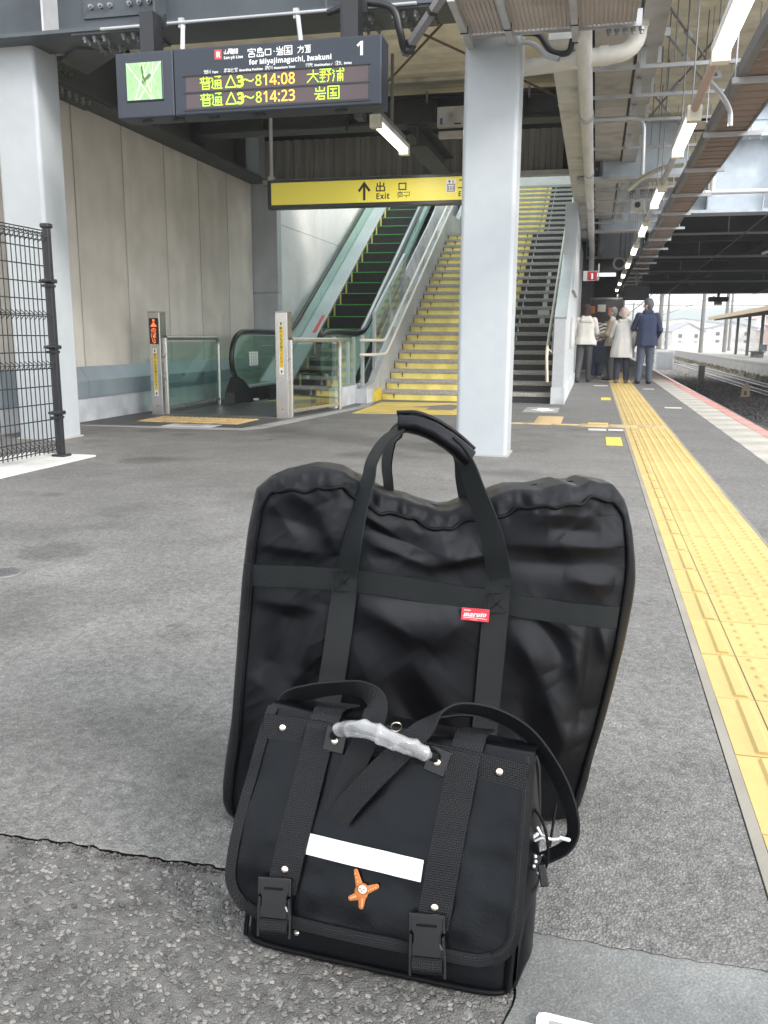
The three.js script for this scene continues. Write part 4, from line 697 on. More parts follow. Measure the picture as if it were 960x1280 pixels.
  // right handrail
  part('handrail', polytube([[-0.64, 0.32, -12.72], [-0.66, 0.72, -12.6], [-0.66, 3.52, -18.75], [-0.66, 3.52, -20.2], [-0.66, 5.1, -23.6]], 0.022, 0.12, 10), M.beige, st);
  part('rail_bracket', [-12.75, -14, -15.3, -16.6, -17.9].map((z) => { const y = 0.72 + 0.455 * (-12.6 - z); return rod(V(-0.58, y - 0.06, z), V(-0.66, y, z), 0.012, 6); }), M.beige, st);
}
{
  const w = thing('stair_side_wall', 'pale grey side wall right of the black stairs, rising with them', 'wall');
  part('post', rbox(-0.575, -0.41, 0.24, 1.2, -12.82, -12.72, 0.006, 1), M.alu, w);
  part('base_board', [rbox(-0.585, -0.385, -0.01, 0.24, -13.0, -12.7, 0.006, 1), box(-0.42, -0.388, -0.01, 0.215, -24, -13.0)], M.skirt, w);
  part('panel', extrude([[12.822, 0.2], [12.822, 1.17], [14.9, 2.16], [14.9, 0.2]], 0.145, 'x', -0.565, 0.003), M.wallGrey, w);
  for (const [z0, z1] of [[14.905, 16.4], [16.405, 18], [18.005, 20], [20.005, 24]]) part('panel', extrude([[z0, 0.2], [z0, Math.min(3.1, 1.2 + (z0 - 12.82) * 0.477)], [Math.min(z1, 16.8), Math.min(3.1, 1.2 + (z1 - 12.82) * 0.477)], [z1, Math.min(3.1, 1.2 + (z1 - 12.82) * 0.477)], [z1, 0.2]], 0.145, 'x', -0.565, 0.003), M.wallGrey, w);
  part('coping', beam(V(-0.49, 1.2, -12.72), V(-0.49, 3.04, -16.6), 0.17, 0.05), M.alu, w);
  part('upper_box', rbox(-0.575, -0.37, 1.7, 3.08, -17.4, -14.92, 0.01, 1), M.wallGrey, w);
  part('inner_rail', [beam(V(-0.60, 0.75, -12.9), V(-0.60, 2.95, -17.2), 0.02, 0.06), beam(V(-0.60, 0.95, -12.9), V(-0.60, 3.1, -17.1), 0.015, 0.04)], M.skirt, w);
  const n = thing('reflection_panel', 'white panel standing in for the reflection of the white jacket on the stair side wall', 'notice', [-0.4, 0.79, -16.0]); part('board', box(-0.012, 0.014, 0, 0.47, -0.8, 0.7), M.whitePaint, n); part('frame', box(-0.014, 0.006, -0.02, 0.49, -0.82, 0.72), M.alu, n);  // white panel stands in for the jacket reflected in the side wall
  const f = thing('fire_sign', 'small red and white fire extinguisher sign sticking out under the clad beam', 'sign', [-0.15, 1.98, -17]); f.scale.setScalar(0.85);
  const ft = canvas(128, 128, (c) => { c.fillStyle = '#a82432'; c.fillRect(0, 0, 128, 128); c.fillStyle = '#fff'; c.fillRect(52, 50, 26, 60); c.beginPath(); c.arc(65, 50, 13, 0, 7); c.fill(); c.fillRect(58, 26, 14, 14); c.fillRect(40, 30, 30, 8); });
  part('body', [box(-0.15, 0.15, 0, 0.21, -0.03, 0)], M.whitePaint, f); plate('face', -0.06, 0.14, 0.012, 0.2, 0.003, mat(1, 1, 1, { map: ft, roughness: 0.5 }), f);
  part('bracket', [box(0.16, 0.19, 0.0, 0.36, -0.02, 0.0), box(0.1, 0.19, 0.0, 0.02, -0.02, 0)], M.alu, f);
}
// ------------------------------------------------------------------ escalator
{
  const e = thing('escalator', 'escalator with black steps, green edges and glass balustrades on the left of the stairs', 'escalator');
  const SL = 0.553, zs = -12.92, hy = (z) => 1.0 + SL * Math.max(0, -13.75 - z);
  const gr = mat(0.04, 0.30, 0.045, { roughness: 0.4, emissive: new THREE.Color(0.05, 0.5, 0.04), emissiveIntensity: 0.06 }), yl = mat(0.60, 0.52, 0.14, { roughness: 0.5 });
  const XL = -4.58, XR = -3.9, rise = 0.2135, go = 0.385;
  const rib = [box(XL, XR, 0.0, rise - 0.012, -0.03, -0.008)]; for (let i = 0; i < 22; i++) rib.push(box(XL + 0.012 + i * 0.0305, XL + 0.026 + i * 0.0305, 0, rise - 0.014, -0.009, 0));
  const tread = [box(XL, XR, rise - 0.03, rise - 0.008, -go, 0)]; for (let i = 0; i < 22; i++) tread.push(box(XL + 0.012 + i * 0.0305, XL + 0.026 + i * 0.0305, rise - 0.008, rise, -go + 0.02, -0.005));
  const gR = merge(rib), gT = merge(tread), gG = merge(box(XL + 0.03, XR, rise - 0.006, rise + 0.006, -0.03, 0.006)), gY = merge([box(XL, XL + 0.03, 0.02, rise + 0.004, -0.03, 0.005), box(XL, XL + 0.028, rise, rise + 0.004, -go + 0.02, -0.03)]);
  for (let k = 0; k < 20; k++) {
    const s = new THREE.Group(); s.name = 'escalator_step'; s.position.set(0, k * rise - 0.19 * Math.exp(-k * 0.9), zs - k * go); e.add(s);
    shared('riser', gR, M.stepBlack, s); shared('tread', gT, M.stepBlack, s); shared('green_edge', gG, gr, s); shared('yellow_edge', gY, yl, s);
  }
  part('comb_plate', [box(-4.7, -3.75, -0.01, 0.012, -12.92, -11.55)], M.galvDark, e); part('floor_plate', rbox(-4.98, -3.5, -0.01, 0.008, -11.545, -9.62, 0.003, 1), mat(0.09, 0.095, 0.1, { roughness: 0.35, metalness: 0.3, map: grime }), e);
  part('comb_line', box(-4.58, -3.9, 0.012, 0.016, -12.0, -11.9), yl, e);
  for (const [x, side] of [[-4.87, 1], [-3.62, -1]]) {
    const shape = [[11.62, 0.2], [11.42, 0.36], [11.34, 0.6], [11.42, 0.82], [11.62, 0.95], [11.95, 0.985], [13.4, 0.985], [13.75, 1.03], [22.5, 1.03 + 8.75 * SL], [22.5, 0.36 + 9.3 * SL], [13.3, 0.3], [12.9, 0.2]];
    const cuts = [[11.3, 13.15], [13.155, 15.4], [15.405, 17.8], [17.805, 20.2], [20.205, 22.5]];
    part('glass_panel', extrude([[11.62, 0.2], [11.42, 0.36], [11.34, 0.6], [11.42, 0.82], [11.62, 0.95], [11.95, 0.985], [13.15, 0.985], [13.15, 0.25], [12.9, 0.2]], 0.012, 'x', x - 0.006), M.glassGreen, e);
    for (const [a, b] of cuts.slice(1)) part('glass_panel', extrude([[a, 0.28 + SL * (a - 13.15) - (a < 13.2 ? 0.02 : 0)], [a, hy(-a) - 0.02], ...(a < 13.5 ? [[13.75, 0.985]] : []), [b, hy(-b) - 0.02], [b, 0.28 + SL * (b - 13.15)]], 0.012, 'x', x - 0.006), M.glassGreen, e);
    const hp = [[x, 0.26, -11.58], [x, 0.42, -11.36], [x, 0.62, -11.29], [x, 0.84, -11.37], [x, 0.97, -11.6], [x, 1.0, -11.95], [x, 1.0, -12.7], [x, 1.0, -13.35], [x, 1.06, -13.8], [x, 1.25, -14.2]];
    for (let z = -15; z > -22.6; z -= 1.5) hp.push([x, hy(z), z]);
    part('handrail', tube(hp, 0.036, 160, 10), M.rubber, e);
    part('handrail_guide', tube(hp.map((p) => [p[0], p[1] - 0.045, p[2]]), 0.014, 160, 6), M.chrome, e);
    part('newel_base', extrude([[11.16, 0], [11.2, 0.16], [11.4, 0.36], [11.55, 0.32], [11.75, 0.2], [13.0, 0.2], [13.3, 0.24], [13.3, 0.0]], 0.13, 'x', x - 0.065, 0.006), M.black, e);
    part('deck_strip', [box(x - 0.08, x + 0.08, 0.205, 0.235, -13.0, -11.75)], M.alu, e);
    const gw = side > 0 ? [x + 0.0, -4.6] : [-3.88, x];
    part('deck_cover', extrude([[13.0, 0.2], [13.2, 0.3], [22.5, 0.3 + 9.3 * SL], [22.5, 0.34 + 9.3 * SL], [13.2, 0.34], [13.0, 0.24]], Math.abs(gw[1] - gw[0]), 'x', gw[0]), M.alu, e);
    part('skirt_panel', extrude([[12.0, 0.0], [12.0, 0.2], [13.0, 0.2], [13.2, 0.3], [22.5, 0.3 + 9.3 * SL], [22.5, -0.2 + 9.3 * SL], [13.4, -0.2]], 0.016, 'x', side > 0 ? -4.606 : -3.89), M.black, e);
    part('outer_panel', extrude([[11.75, 0.0], [11.75, 0.2], [13.0, 0.2], [22.5, 0.26 + 9.3 * SL], [22.5, -0.5], [13, -0.01]], 0.02, 'x', side > 0 ? x - 0.1 : x + 0.09), side > 0 ? M.wallGrey : M.skirt, e);
    part('skirt_brush', beam(V(side > 0 ? -4.585 : -3.905, 0.36, -13.3), V(side > 0 ? -4.585 : -3.905, 0.36 + 9.0 * SL, -22.3), 0.016, 0.02), M.black, e);
  }
  part('warning_sticker', beam(V(-4.68, 0.98, -14.4), V(-4.68, 1.28, -14.95), 0.06, 0.05), mat(0.6, 0.08, 0.1), e); part('warning_sticker', beam(V(-4.68, 2.95, -18.0), V(-4.68, 3.45, -18.9), 0.06, 0.05), M.yellow, e);
  const nt = canvas(128, 160, (c) => { c.fillStyle = '#eef0ee'; c.fillRect(0, 0, 128, 160); c.fillStyle = '#3a4440'; for (let j = 0; j < 4; j++) for (let i = 0; i < 3; i++) { c.fillRect(16 + i * 34, 16 + j * 34, 24, 3); c.beginPath(); c.arc(28 + i * 34, 30 + j * 34, 6, 0, 7); c.fill(); } c.fillRect(14, 148, 100, 3); });
  const np = plate('notice_sticker', -0.17, 0.17, -0.1, 0.1, 0, mat(1, 1, 1, { map: nt, roughness: 0.5 }), e, 0); np.geometry.rotateY(Math.PI / 2); np.position.set(-4.855, 0.61, -12.07);
  part('sensor', box(-4.72, -4.66, 0.03, 0.06, -11.75, -11.68), M.whitePaint, e);
}
{ // the clear screen and white skirting outside the right balustrade
  const g = thing('glass_barrier', 'green glass barrier on a white base between escalator and stairs', 'barrier');
  part('pane', box(-3.33, -3.32, 0.27, 0.92, -12.05, -11.05), M.glassGreen, g); part('base', rbox(-3.38, -3.29, -0.01, 0.26, -12.5, -11.0, 0.005, 1), M.skirt, g);
  for (const [z, y] of [[-11.07, 0.93], [-12.04, 0.93], [-11.735, 0.86]]) part('post', box(-3.345, -3.305, 0.26, y, z - 0.02, z + 0.02), M.alu, g);
}
// posts with the up indicator, and the two glass guard rails
const stick = canvas(64, 640, (c) => { c.fillStyle = '#e8e6da'; c.fillRect(0, 0, 64, 640); c.fillStyle = '#e6c53a'; c.fillRect(4, 60, 56, 500); c.strokeStyle = '#3b3524'; [...'手すりをお持ちください'].forEach((ch, i) => { if (ch === 'ち') return glyph(c, 'さ', 12, 66 + i * 45, 40, 5); glyph(c, ch, 12, 66 + i * 45, 40, 5); }); c.fillStyle = '#444'; c.fillRect(20, 14, 24, 34); c.fillRect(20, 590, 24, 34); });
const stickMat = mat(1, 1, 1, { map: stick, roughness: 0.5 });
function post(x, z, label, led) {
  const p = thing('indicator_post', label, 'post', [x, 0, z]);
  part('body', rbox(-0.075, 0.075, -0.01, 1.2, -0.16, 0, 0.008, 2), M.stainless, p); part('cap', rbox(-0.078, 0.078, 1.2, 1.21, -0.163, 0.003, 0.004, 1), M.stainless, p);
  if (led) { plate('text_sticker', -0.026, 0.026, 0.22, 0.78, 0.003, stickMat, p); const lt = canvas(96, 256, (c) => { c.fillStyle = '#140b0a'; c.fillRect(0, 0, 96, 256); c.strokeStyle = c.fillStyle = '#ff7a3c'; c.beginPath(); c.moveTo(48, 36); c.lineTo(84, 84); c.lineTo(12, 84); c.fill(); c.fillRect(36, 12, 24, 20); glyph(c, 'の', 20, 92, 52, 7); glyph(c, 'ぼ', 20, 144, 52, 6); glyph(c, 'り', 20, 196, 52, 7); });
    plate('led_display', -0.058, 0.058, 0.83, 1.13, 0.004, mat(0.9, 0.9, 0.9, { map: lt, roughness: 0.35, emissive: new THREE.Color(1, 1, 1), emissiveMap: lt, emissiveIntensity: 0.5 }), p); }
  else plate('text_sticker', -0.026, 0.026, 0.5, 1.1, 0.003, stickMat, p);
  part('bolt', [put(new THREE.CylinderGeometry(0.012, 0.012, 0.008, 10), 0.077, 0.42, -0.08, 0, 0, Math.PI / 2), put(new THREE.CylinderGeometry(0.012, 0.012, 0.008, 10), 0.077, 0.68, -0.08, 0, 0, Math.PI / 2), put(new THREE.CylinderGeometry(0.008, 0.008, 0.006, 10), 0, 0.1, 0.003, Math.PI / 2)], M.galvDark, p);
  return p;
}
post(-5.07, -9.5, 'stainless post with a red lit arrow display, in front of the beige wall', true);
post(-3.49, -9.52, 'stainless post with a vertical yellow sticker, in front of the escalator', false);
function guard(a, b, h, label) {
  const g = thing('guard_rail', label, 'guard rail'), A = V(...a), B = V(...b), up = V(0, h, 0);
  part('frame', polytube([[A.x, h, A.z], [B.x, h, B.z], [B.x, 0, B.z]], 0.028, 0.09, 10), M.stainless, g);
  part('inner_post', rod(A, A.clone().setY(h), 0.022), M.stainless, g); part('bottom_rail', beam(A.clone().setY(0.075), B.clone().setY(0.075), 0.03, 0.04), M.stainless, g);
  const d = B.clone().sub(A), n = V(-d.z, 0, d.x).normalize().multiplyScalar(0.006), q = [A.clone().addScaledVector(d, 0.02), B.clone().addScaledVector(d, -0.02)];
  const bx = new THREE.BoxGeometry(q[0].distanceTo(q[1]), h - 0.15, 0.01); bx.rotateY(-Math.atan2(d.z, d.x)); bx.translate((A.x + B.x) / 2, 0.1 + (h - 0.15) / 2, (A.z + B.z) / 2);
  part('pane', bx, A.x > -4 ? M.mirrorGlass : M.glass, g);
  part('clip', [0.3, 0.7].map((t) => { const c = A.clone().lerp(B, t); return put(box(-0.02, 0.02, -0.02, 0.02, -0.02, 0.02), c.x, 0.45, c.z); }), M.galvDark, g);
  return g;
}
guard([-4.99, 0, -9.62], [-5.02, 0, -11.2], 0.905, 'stainless guard rail with a clear pane behind the post with the red display');
guard([-3.41, 0, -9.62], [-3.2, 0, -10.9], 0.89, 'stainless guard rail with a mirror-like pane reflecting the yellow stairs');
{ // floor strips and the dotted mat before the escalator
  const f = structure('floor_strips'); const pale = mat(0.36, 0.36, 0.355, { roughness: 0.75, map: grime });
  part('kerb_strip', [extrude([[-5.37, 8.05], [-5.37, 8.12], [-3.48, 8.27], [-3.42, 8.52], [-3.08, 11.4], [-3.2, 12.2], [-3.06, 12.2], [-2.95, 11.4], [-3.26, 8.3], [-3.4, 8.1]], 0.008, 'y', -0.004)], pale, f);
  part('dark_floor', extrude([[-5.37, 8.13], [-3.5, 8.29], [-3.4, 9.4], [-5.37, 9.4]], 0.006, 'y', -0.004), mat(0.075, 0.076, 0.078, { roughness: 0.55, map: grime }), f);
  const t = structure('tactile_mat'), m = mat(0.66, 0.47, 0.21, { roughness: 0.7, map: grime }), gd = [box(0, 0.298, -0.005, 0.004, -0.298, 0)];
  for (let i = 0; i < 5; i++) for (let j = 0; j < 5; j++) gd.push(put(new THREE.CylinderGeometry(0.012, 0.018, 0.006, 8), 0.03 + i * 0.06, 0.007, -0.03 - j * 0.06));
  const g = merge(gd); for (let i = 0; i < 4; i++) for (let j = 0; j < 2; j++) { const o = shared('dotted_tile', g, m, t, -4.86 + i * 0.3, 0.003, -8.62 - j * 0.3); }
  const w = thing('floor_sign', 'white sticker on the floor before the dotted mat of the escalator', 'floor marking'); part('sheet', box(-4.35, -3.8, -0.004, 0.006, -8.5, -8.22), M.whitePaint, w); part('print', box(-4.2, -3.95, 0.0, 0.009, -8.42, -8.3), mat(0.3, 0.3, 0.3), w);
}
// ------------------------------------------------------------------ black mesh fence and its white kerb
{
  const f = thing('mesh_fence', 'black wire mesh fence panel with its end post at the left edge', 'fence', [-3.95, 0, 0]);
  part('post', rbox(-0.024, 0.024, -0.01, 1.70, -5.874, -5.826, 0.008, 2), M.blackPaint, f);
  part('post_cap', [rbox(-0.036, 0.036, 1.69, 1.725, -5.886, -5.814, 0.012, 2)], M.blackPaint, f);
  part('base_plate', rbox(-0.055, 0.055, -0.005, 0.03, -5.905, -5.795, 0.008, 1), M.blackPaint, f);
  const cl = []; for (const y of [0.33, 0.82, 1.3]) cl.push(rbox(-0.04, 0.04, y, y + 0.03, -5.89, -5.80, 0.008, 1), rod(V(-0.045, y + 0.015, -5.79), V(0.05, y + 0.015, -5.79), 0.01, 8), rbox(-0.03, 0.03, y - 0.03, y - 0.01, -5.88, -5.78, 0.004, 1));
  part('clamp', cl, M.blackPaint, f);
  const wire = []; for (let z = -5.79; z < -3.4; z += 0.052) wire.push(rod(V(0.0, 0.05, z), V(0.0, 1.66, z), 0.0042, 5));
  for (const y of [0.07, 0.16, 0.30, 0.42, 0.55, 0.68, 0.80, 0.92, 1.06, 1.18, 1.30, 1.42, 1.54, 1.60, 1.65, 1.67]) wire.push(rod(V(-0.006, y, -5.8), V(-0.006, y, -3.4), 0.0046, 5));
  for (const y of [0.1, 0.69, 1.05, 1.6]) { wire.push(rod(V(0.04, y + 0.02, -5.8), V(0.04, y + 0.02, -3.4), 0.0035, 5)); for (let z = -5.79; z < -3.4; z += 0.052) wire.push(rod(V(0, y - 0.02, z), V(0.04, y + 0.02, z), 0.0035, 4), rod(V(0.04, y + 0.02, z), V(0, y + 0.05, z), 0.0035, 4)); }
  part('mesh_panel', wire, M.blackPaint, f).userData.kind = 'stuff';
  const k = thing('white_kerb', 'white painted strip on the asphalt under the mesh fence', 'floor marking'); part('strip', rbox(-4.35, -3.735, -0.02, 0.012, -5.98, -2.5, 0.005, 1), M.whitePaint, k);
}
// ------------------------------------------------------------------ people
function blob(bones, res, k = 0.03, pad = 0.06) { // one continuous surface round tapered bones
  const lo = V(9, 9, 9), hi = V(-9, -9, -9);
  for (const b of bones) for (const [p, r] of [[b[0], b[2]], [b[1], b[3]]]) { const v = V(...p); lo.min(v.clone().subScalar(r + pad)); hi.max(v.clone().addScalar(r + pad)); }
  const c = lo.clone().add(hi).multiplyScalar(0.5), s = Math.max(hi.x - lo.x, hi.y - lo.y, hi.z - lo.z) / 2 * 1.06;
  const mc = new MarchingCubes(res, new THREE.MeshBasicMaterial(), false, false, 90000); mc.isolation = 0;
  const half = res / 2, B = bones.map((b) => { const a = V(...b[0]), d = V(...b[1]).sub(a); return [a, d, Math.max(1e-9, d.lengthSq()), b[2], b[3], b[4] ?? 1]; });
  for (let z = 0; z < res; z++) for (let y = 0; y < res; y++) for (let x = 0; x < res; x++) {
    const px = c.x + (x - half) / half * s, py = c.y + (y - half) / half * s, pz = c.z + (z - half) / half * s; let acc = 9;
    for (const [a, d, l, ra, rb, fz] of B) {
      const qx = px - a.x, qy = py - a.y, qz = pz - a.z, t = clamp((qx * d.x + qy * d.y + qz * d.z) / l, 0, 1);
      const ex = qx - d.x * t, ey = qy - d.y * t, ez = (qz - d.z * t) * fz, e = Math.sqrt(ex * ex + ey * ey + ez * ez) - (ra + (rb - ra) * t);
      const h = Math.max(0, k - Math.abs(acc - e)) / k; acc = Math.min(acc, e) - h * h * k * 0.25;
    }
    mc.field[z * res * res + y * res + x] = -acc;
  }
  mc.update();
  const n = mc.count, P = new Float32Array(n * 3);
  for (let i = 0; i < n; i++) { P[3 * i] = c.x + mc.positionArray[3 * i] * s; P[3 * i + 1] = c.y + mc.positionArray[3 * i + 1] * s; P[3 * i + 2] = c.z + mc.positionArray[3 * i + 2] * s; }
  let g = new THREE.BufferGeometry(); g.setAttribute('position', new THREE.BufferAttribute(P, 3)); g = mergeVertices(g, 1e-4);
  const p = g.attributes.position, ix = g.index.array; let vol = 0; const A = V(), Bv = V(), Cv = V();
  for (let i = 0; i < ix.length; i += 3) { A.fromBufferAttribute(p, ix[i]); Bv.fromBufferAttribute(p, ix[i + 1]); Cv.fromBufferAttribute(p, ix[i + 2]); vol += A.dot(Bv.clone().cross(Cv)); }
  if (vol < 0) for (let i = 0; i < ix.length; i += 3) { const t = ix[i + 1]; ix[i + 1] = ix[i + 2]; ix[i + 2] = t; }
  g.computeVertexNormals(); const a = new Float32Array(p.count * 2); for (let i = 0; i < p.count; i++) { a[2 * i] = p.getX(i) + p.getZ(i); a[2 * i + 1] = p.getY(i); } g.setAttribute('uv', new THREE.BufferAttribute(a, 2));
  return g;
}
const smesh = (name, g, m, parent) => { const o = new THREE.Mesh(g, m); o.name = name; o.castShadow = o.receiveShadow = true; parent.add(o); return o; };
// figure facing -z (away from the camera) before turning; o: joint offsets and clothing
function person(label, x, z, H, turn, o) {
  const p = thing('person', label, 'person', [x, 0, z], turn), S = (v) => [v[0] * H, v[1] * H, v[2] * H];
  const hipL = [-0.05, 0.52, 0], hipR = [0.05, 0.52, 0], kL = o.kL ?? [-0.055, 0.28, -0.01], kR = o.kR ?? [0.055, 0.28, -0.01], aL = o.aL ?? [-0.055, 0.045, 0.01], aR = o.aR ?? [0.055, 0.045, 0.01];
  const shL = [-0.105, 0.805, 0.005], shR = [0.105, 0.805, 0.005], eL = o.eL ?? [-0.135, 0.63, 0.02], eR = o.eR ?? [0.135, 0.63, 0.02], wL = o.wL ?? [-0.13, 0.49, -0.03], wR = o.wR ?? [0.13, 0.49, -0.03];
  const hd = [0, 0.935, -0.008], bn = (a, b, ra, rb, fz) => [S(a), S(b), ra * H, rb * H, fz];
  const hand = (w, e, side) => { const d = V(...w).sub(V(...e)).normalize(), q = (k, sx, sz) => [w[0] + d.x * k + sx, w[1] + d.y * k, w[2] + d.z * k + sz]; const r = [bn(w, q(0.045, 0, 0), 0.014, 0.018)]; for (let i = 0; i < 4; i++) r.push(bn(q(0.045, 0, (i - 1.5) * 0.011), q(0.085 - Math.abs(i - 1.5) * 0.006, -side * 0.012, (i - 1.5) * 0.012 - 0.004), 0.0065, 0.005)); r.push(bn(q(0.015, 0, -0.012), q(0.055, -side * 0.01, -0.034), 0.007, 0.0055)); return r; };
  const skel = [bn([0, 0.56, 0], [0, 0.78, 0], 0.045, 0.05), bn(hipL, kL, 0.042, 0.028), bn(kL, aL, 0.028, 0.02), bn(hipR, kR, 0.042, 0.028), bn(kR, aR, 0.028, 0.02), bn(shL, eL, 0.026, 0.02), bn(eL, wL, 0.02, 0.014), bn(shR, eR, 0.026, 0.02), bn(eR, wR, 0.02, 0.014), bn(shL, shR, 0.03, 0.03), bn([0, 0.8, 0], [0, 0.88, -0.003], 0.032, 0.03)];
  smesh('body', blob(skel.concat(hand(wL, eL, -1), hand(wR, eR, 1)), 72, 0.02), M.skin, p);
  const head = [bn([0, 0.955, 0.004], [0, 0.93, -0.006], 0.05, 0.046), bn([0, 0.925, -0.012], [0, 0.893, -0.02], 0.04, 0.026), bn([0, 0.865, 0], [0, 0.9, 0], 0.03, 0.03), bn([0, 0.925, -0.056], [0, 0.91, -0.063], 0.006, 0.009), bn([-0.049, 0.925, 0.005], [-0.05, 0.905, 0.003], 0.009, 0.007), bn([0.049, 0.925, 0.005], [0.05, 0.905, 0.003], 0.009, 0.007), bn([-0.013, 0.887, -0.045], [0.013, 0.887, -0.045], 0.006, 0.006)];
  const hg = new THREE.Group(); hg.name = 'head'; hg.position.set(0, 0.9 * H, 0); hg.rotation.y = o.look ?? 0; p.add(hg);
  const hm = smesh('face', blob(head, 56, 0.012, 0.02), o.skin ?? M.skin, hg); hm.position.y = -0.9 * H;
  for (const s of [-1, 1]) shared('eye', new THREE.SphereGeometry(0.0065 * H, 8, 6), M.black, hg, s * 0.019 * H, 0.032 * H, -0.049 * H);
  const hair = smesh('hair', blob(o.hair.map((b) => bn(...b)), 52, 0.03, 0.03), o.hairMat, hg); hair.position.y = -0.9 * H;
  const leg = (h, k, a, s, t) => [bn(h, k, 0.056 * t, 0.043 * t), bn(k, [a[0], a[1] + 0.012, a[2]], 0.043 * t, 0.035 * t)];
  const t = o.legs ?? 1; if (!o.noTrousers) smesh('trousers', blob([...leg(hipL, kL, aL, -1, t), ...leg(hipR, kR, aR, 1, t), bn([-0.03, 0.55, 0], [0.03, 0.55, 0], 0.062, 0.062)], 72, 0.02), o.trousers, p);
  for (const [a, s] of [[aL, -1], [aR, 1]]) smesh('shoe', blob([bn([a[0], 0.03, a[2] + 0.012], [a[0] + 0.004 * s, 0.024, a[2] - 0.085], 0.03, 0.024), bn([a[0], 0.05, a[2]], [a[0], 0.02, a[2] + 0.01], 0.026, 0.022)], 30, 0.02, 0.02), o.shoes, p);
  const hem = o.hem ?? 0.47, fl = o.flare ?? 1;
  const secs = [[0.838, 0.034, 0.034], [0.822, 0.075, 0.045], [0.802, 0.112, 0.055], [0.76, 0.118, 0.064], [0.68, 0.110, 0.070], [0.6, 0.103 * Math.sqrt(fl), 0.068 * Math.sqrt(fl)], [lerp(0.6, hem, 0.6), 0.108 * fl, 0.074 * fl], [hem, 0.112 * fl, 0.078 * fl], [hem - 0.002, 0.106 * fl, 0.072 * fl], [hem + 0.05, 0.09 * fl, 0.06 * fl]];
  const sc = curve(secs.map((q) => [q[1], q[0], q[2]]), 0.4), sd = Math.abs(Math.sin(x * 91 + z)) * 9;
  const torso = gridGeo(48, 60, (u, v) => { const q = sc.getPoint(v), a2 = u * 2 * Math.PI, n = 0.8, c = Math.cos(a2), s2 = Math.sin(a2), low = sstep(0.74 - q.y, 0, 0.3), f = 1 + low * (0.035 * Math.sin(a2 * 7 + sd) + 0.02 * Math.sin(a2 * 13 + 2 * sd)) + 0.02 * Math.sin(q.y * 60 + a2 * 3 + sd) * (1 - low); const seam = s2 > 0.97 && q.y < 0.78 ? 0.965 : 1; return V(Math.sign(c) * Math.pow(Math.abs(c), n) * q.x * f * H, q.y * H, Math.sign(s2) * Math.pow(Math.abs(s2), n) * q.z * f * seam * H + 0.004 * H); }, true);
  const along = (e, w2, f) => [lerp(e[0], w2[0], f), lerp(e[1], w2[1], f), lerp(e[2], w2[2], f)];
  const sleeves = blob([bn(shL, eL, 0.041, 0.034), bn(eL, along(eL, wL, 0.92), 0.034, 0.028), bn(shR, eR, 0.041, 0.034), bn(eR, along(eR, wR, 0.92), 0.034, 0.028), bn([-0.08, 0.805, 0.004], [0.08, 0.805, 0.004], 0.036, 0.036), ...(o.extra ?? []).map((q) => bn(...q))], 84, 0.02);
  smesh('jacket', mergeGeometries([clean(torso), clean(sleeves)]), o.jacket, p);
  if (o.collar) smesh('collar', blob(o.collar.map((b) => bn(...b)), 40, 0.02, 0.03), o.collarMat ?? o.jacket, p);
  return p;
}
const fold = tex(256, 0.6, (u, v) => 0.5 + 0.5 * (fbm(u, v * 0.6, 8, 4, 55) - 0.5) + 0.4 * (vnoise(u * 14, v * 3, 14, 3) - 0.5), false);
const cloth = (r, g, b, o = {}) => mat(r, g, b, { roughness: 0.85, bumpMap: fold, bumpScale: 0.006, ...o });
const bob = [[[0, 0.955, 0.012], [0, 0.94, 0.012], 0.058, 0.056], [[-0.03, 0.93, 0.012], [-0.035, 0.88, 0.016], 0.036, 0.026], [[0.03, 0.93, 0.012], [0.035, 0.88, 0.016], 0.036, 0.026], [[0, 0.93, 0.02], [0, 0.875, 0.024], 0.045, 0.03]];
const short = [[[0, 0.958, 0.01], [0, 0.94, 0.014], 0.053, 0.051], [[0, 0.93, 0.016], [0, 0.905, 0.02], 0.043, 0.032]];
person('woman with dark bob in white hooded jacket and dark trousers by the left wall', -0.21, -19.4, 1.63, 0.1, { hair: bob, hairMat: cloth(0.03, 0.013, 0.012), jacket: cloth(0.50, 0.49, 0.455), trousers: cloth(0.055, 0.055, 0.06), shoes: M.black, hem: 0.50, flare: 1.3, legs: 0.98, aL: [-0.09, 0.055, 0.10], aR: [0.07, 0.045, -0.07], kL: [-0.065, 0.28, 0.01], kR: [0.062, 0.285, -0.05], eL: [-0.16, 0.65, 0.0], wL: [-0.14, 0.53, -0.08], eR: [0.15, 0.65, -0.03], wR: [0.11, 0.6, -0.13], collar: [[[-0.05, 0.80, 0.045], [0.05, 0.80, 0.045], 0.035, 0.035], [[-0.035, 0.835, 0.02], [0.035, 0.835, 0.02], 0.035, 0.035]], look: -0.2 });
person('woman in a pale grey coat, beige hat and navy trousers standing on the tactile strip', 0.57, -19.3, 1.55, 0.0, { hair: [[[0, 0.965, 0.004], [0, 0.955, 0.006], 0.06, 0.064], [[-0.04, 0.935, 0.002], [0.04, 0.935, 0.006], 0.036, 0.036], [[0, 0.915, 0.03], [0, 0.9, 0.03], 0.034, 0.034]], hairMat: cloth(0.40, 0.34, 0.29), jacket: cloth(0.44, 0.435, 0.42), trousers: cloth(0.017, 0.02, 0.035), shoes: cloth(0.12, 0.09, 0.07), hem: 0.36, flare: 1.42, legs: 1.06, eR: [0.16, 0.65, 0.02], wR: [0.15, 0.5, -0.03], eL: [-0.15, 0.64, -0.02], wL: [-0.12, 0.56, -0.1], aL: [-0.062, 0.045, 0.01], aR: [0.07, 0.045, 0.0], collar: [[[-0.045, 0.83, 0.012], [0.045, 0.83, 0.012], 0.04, 0.04]] });
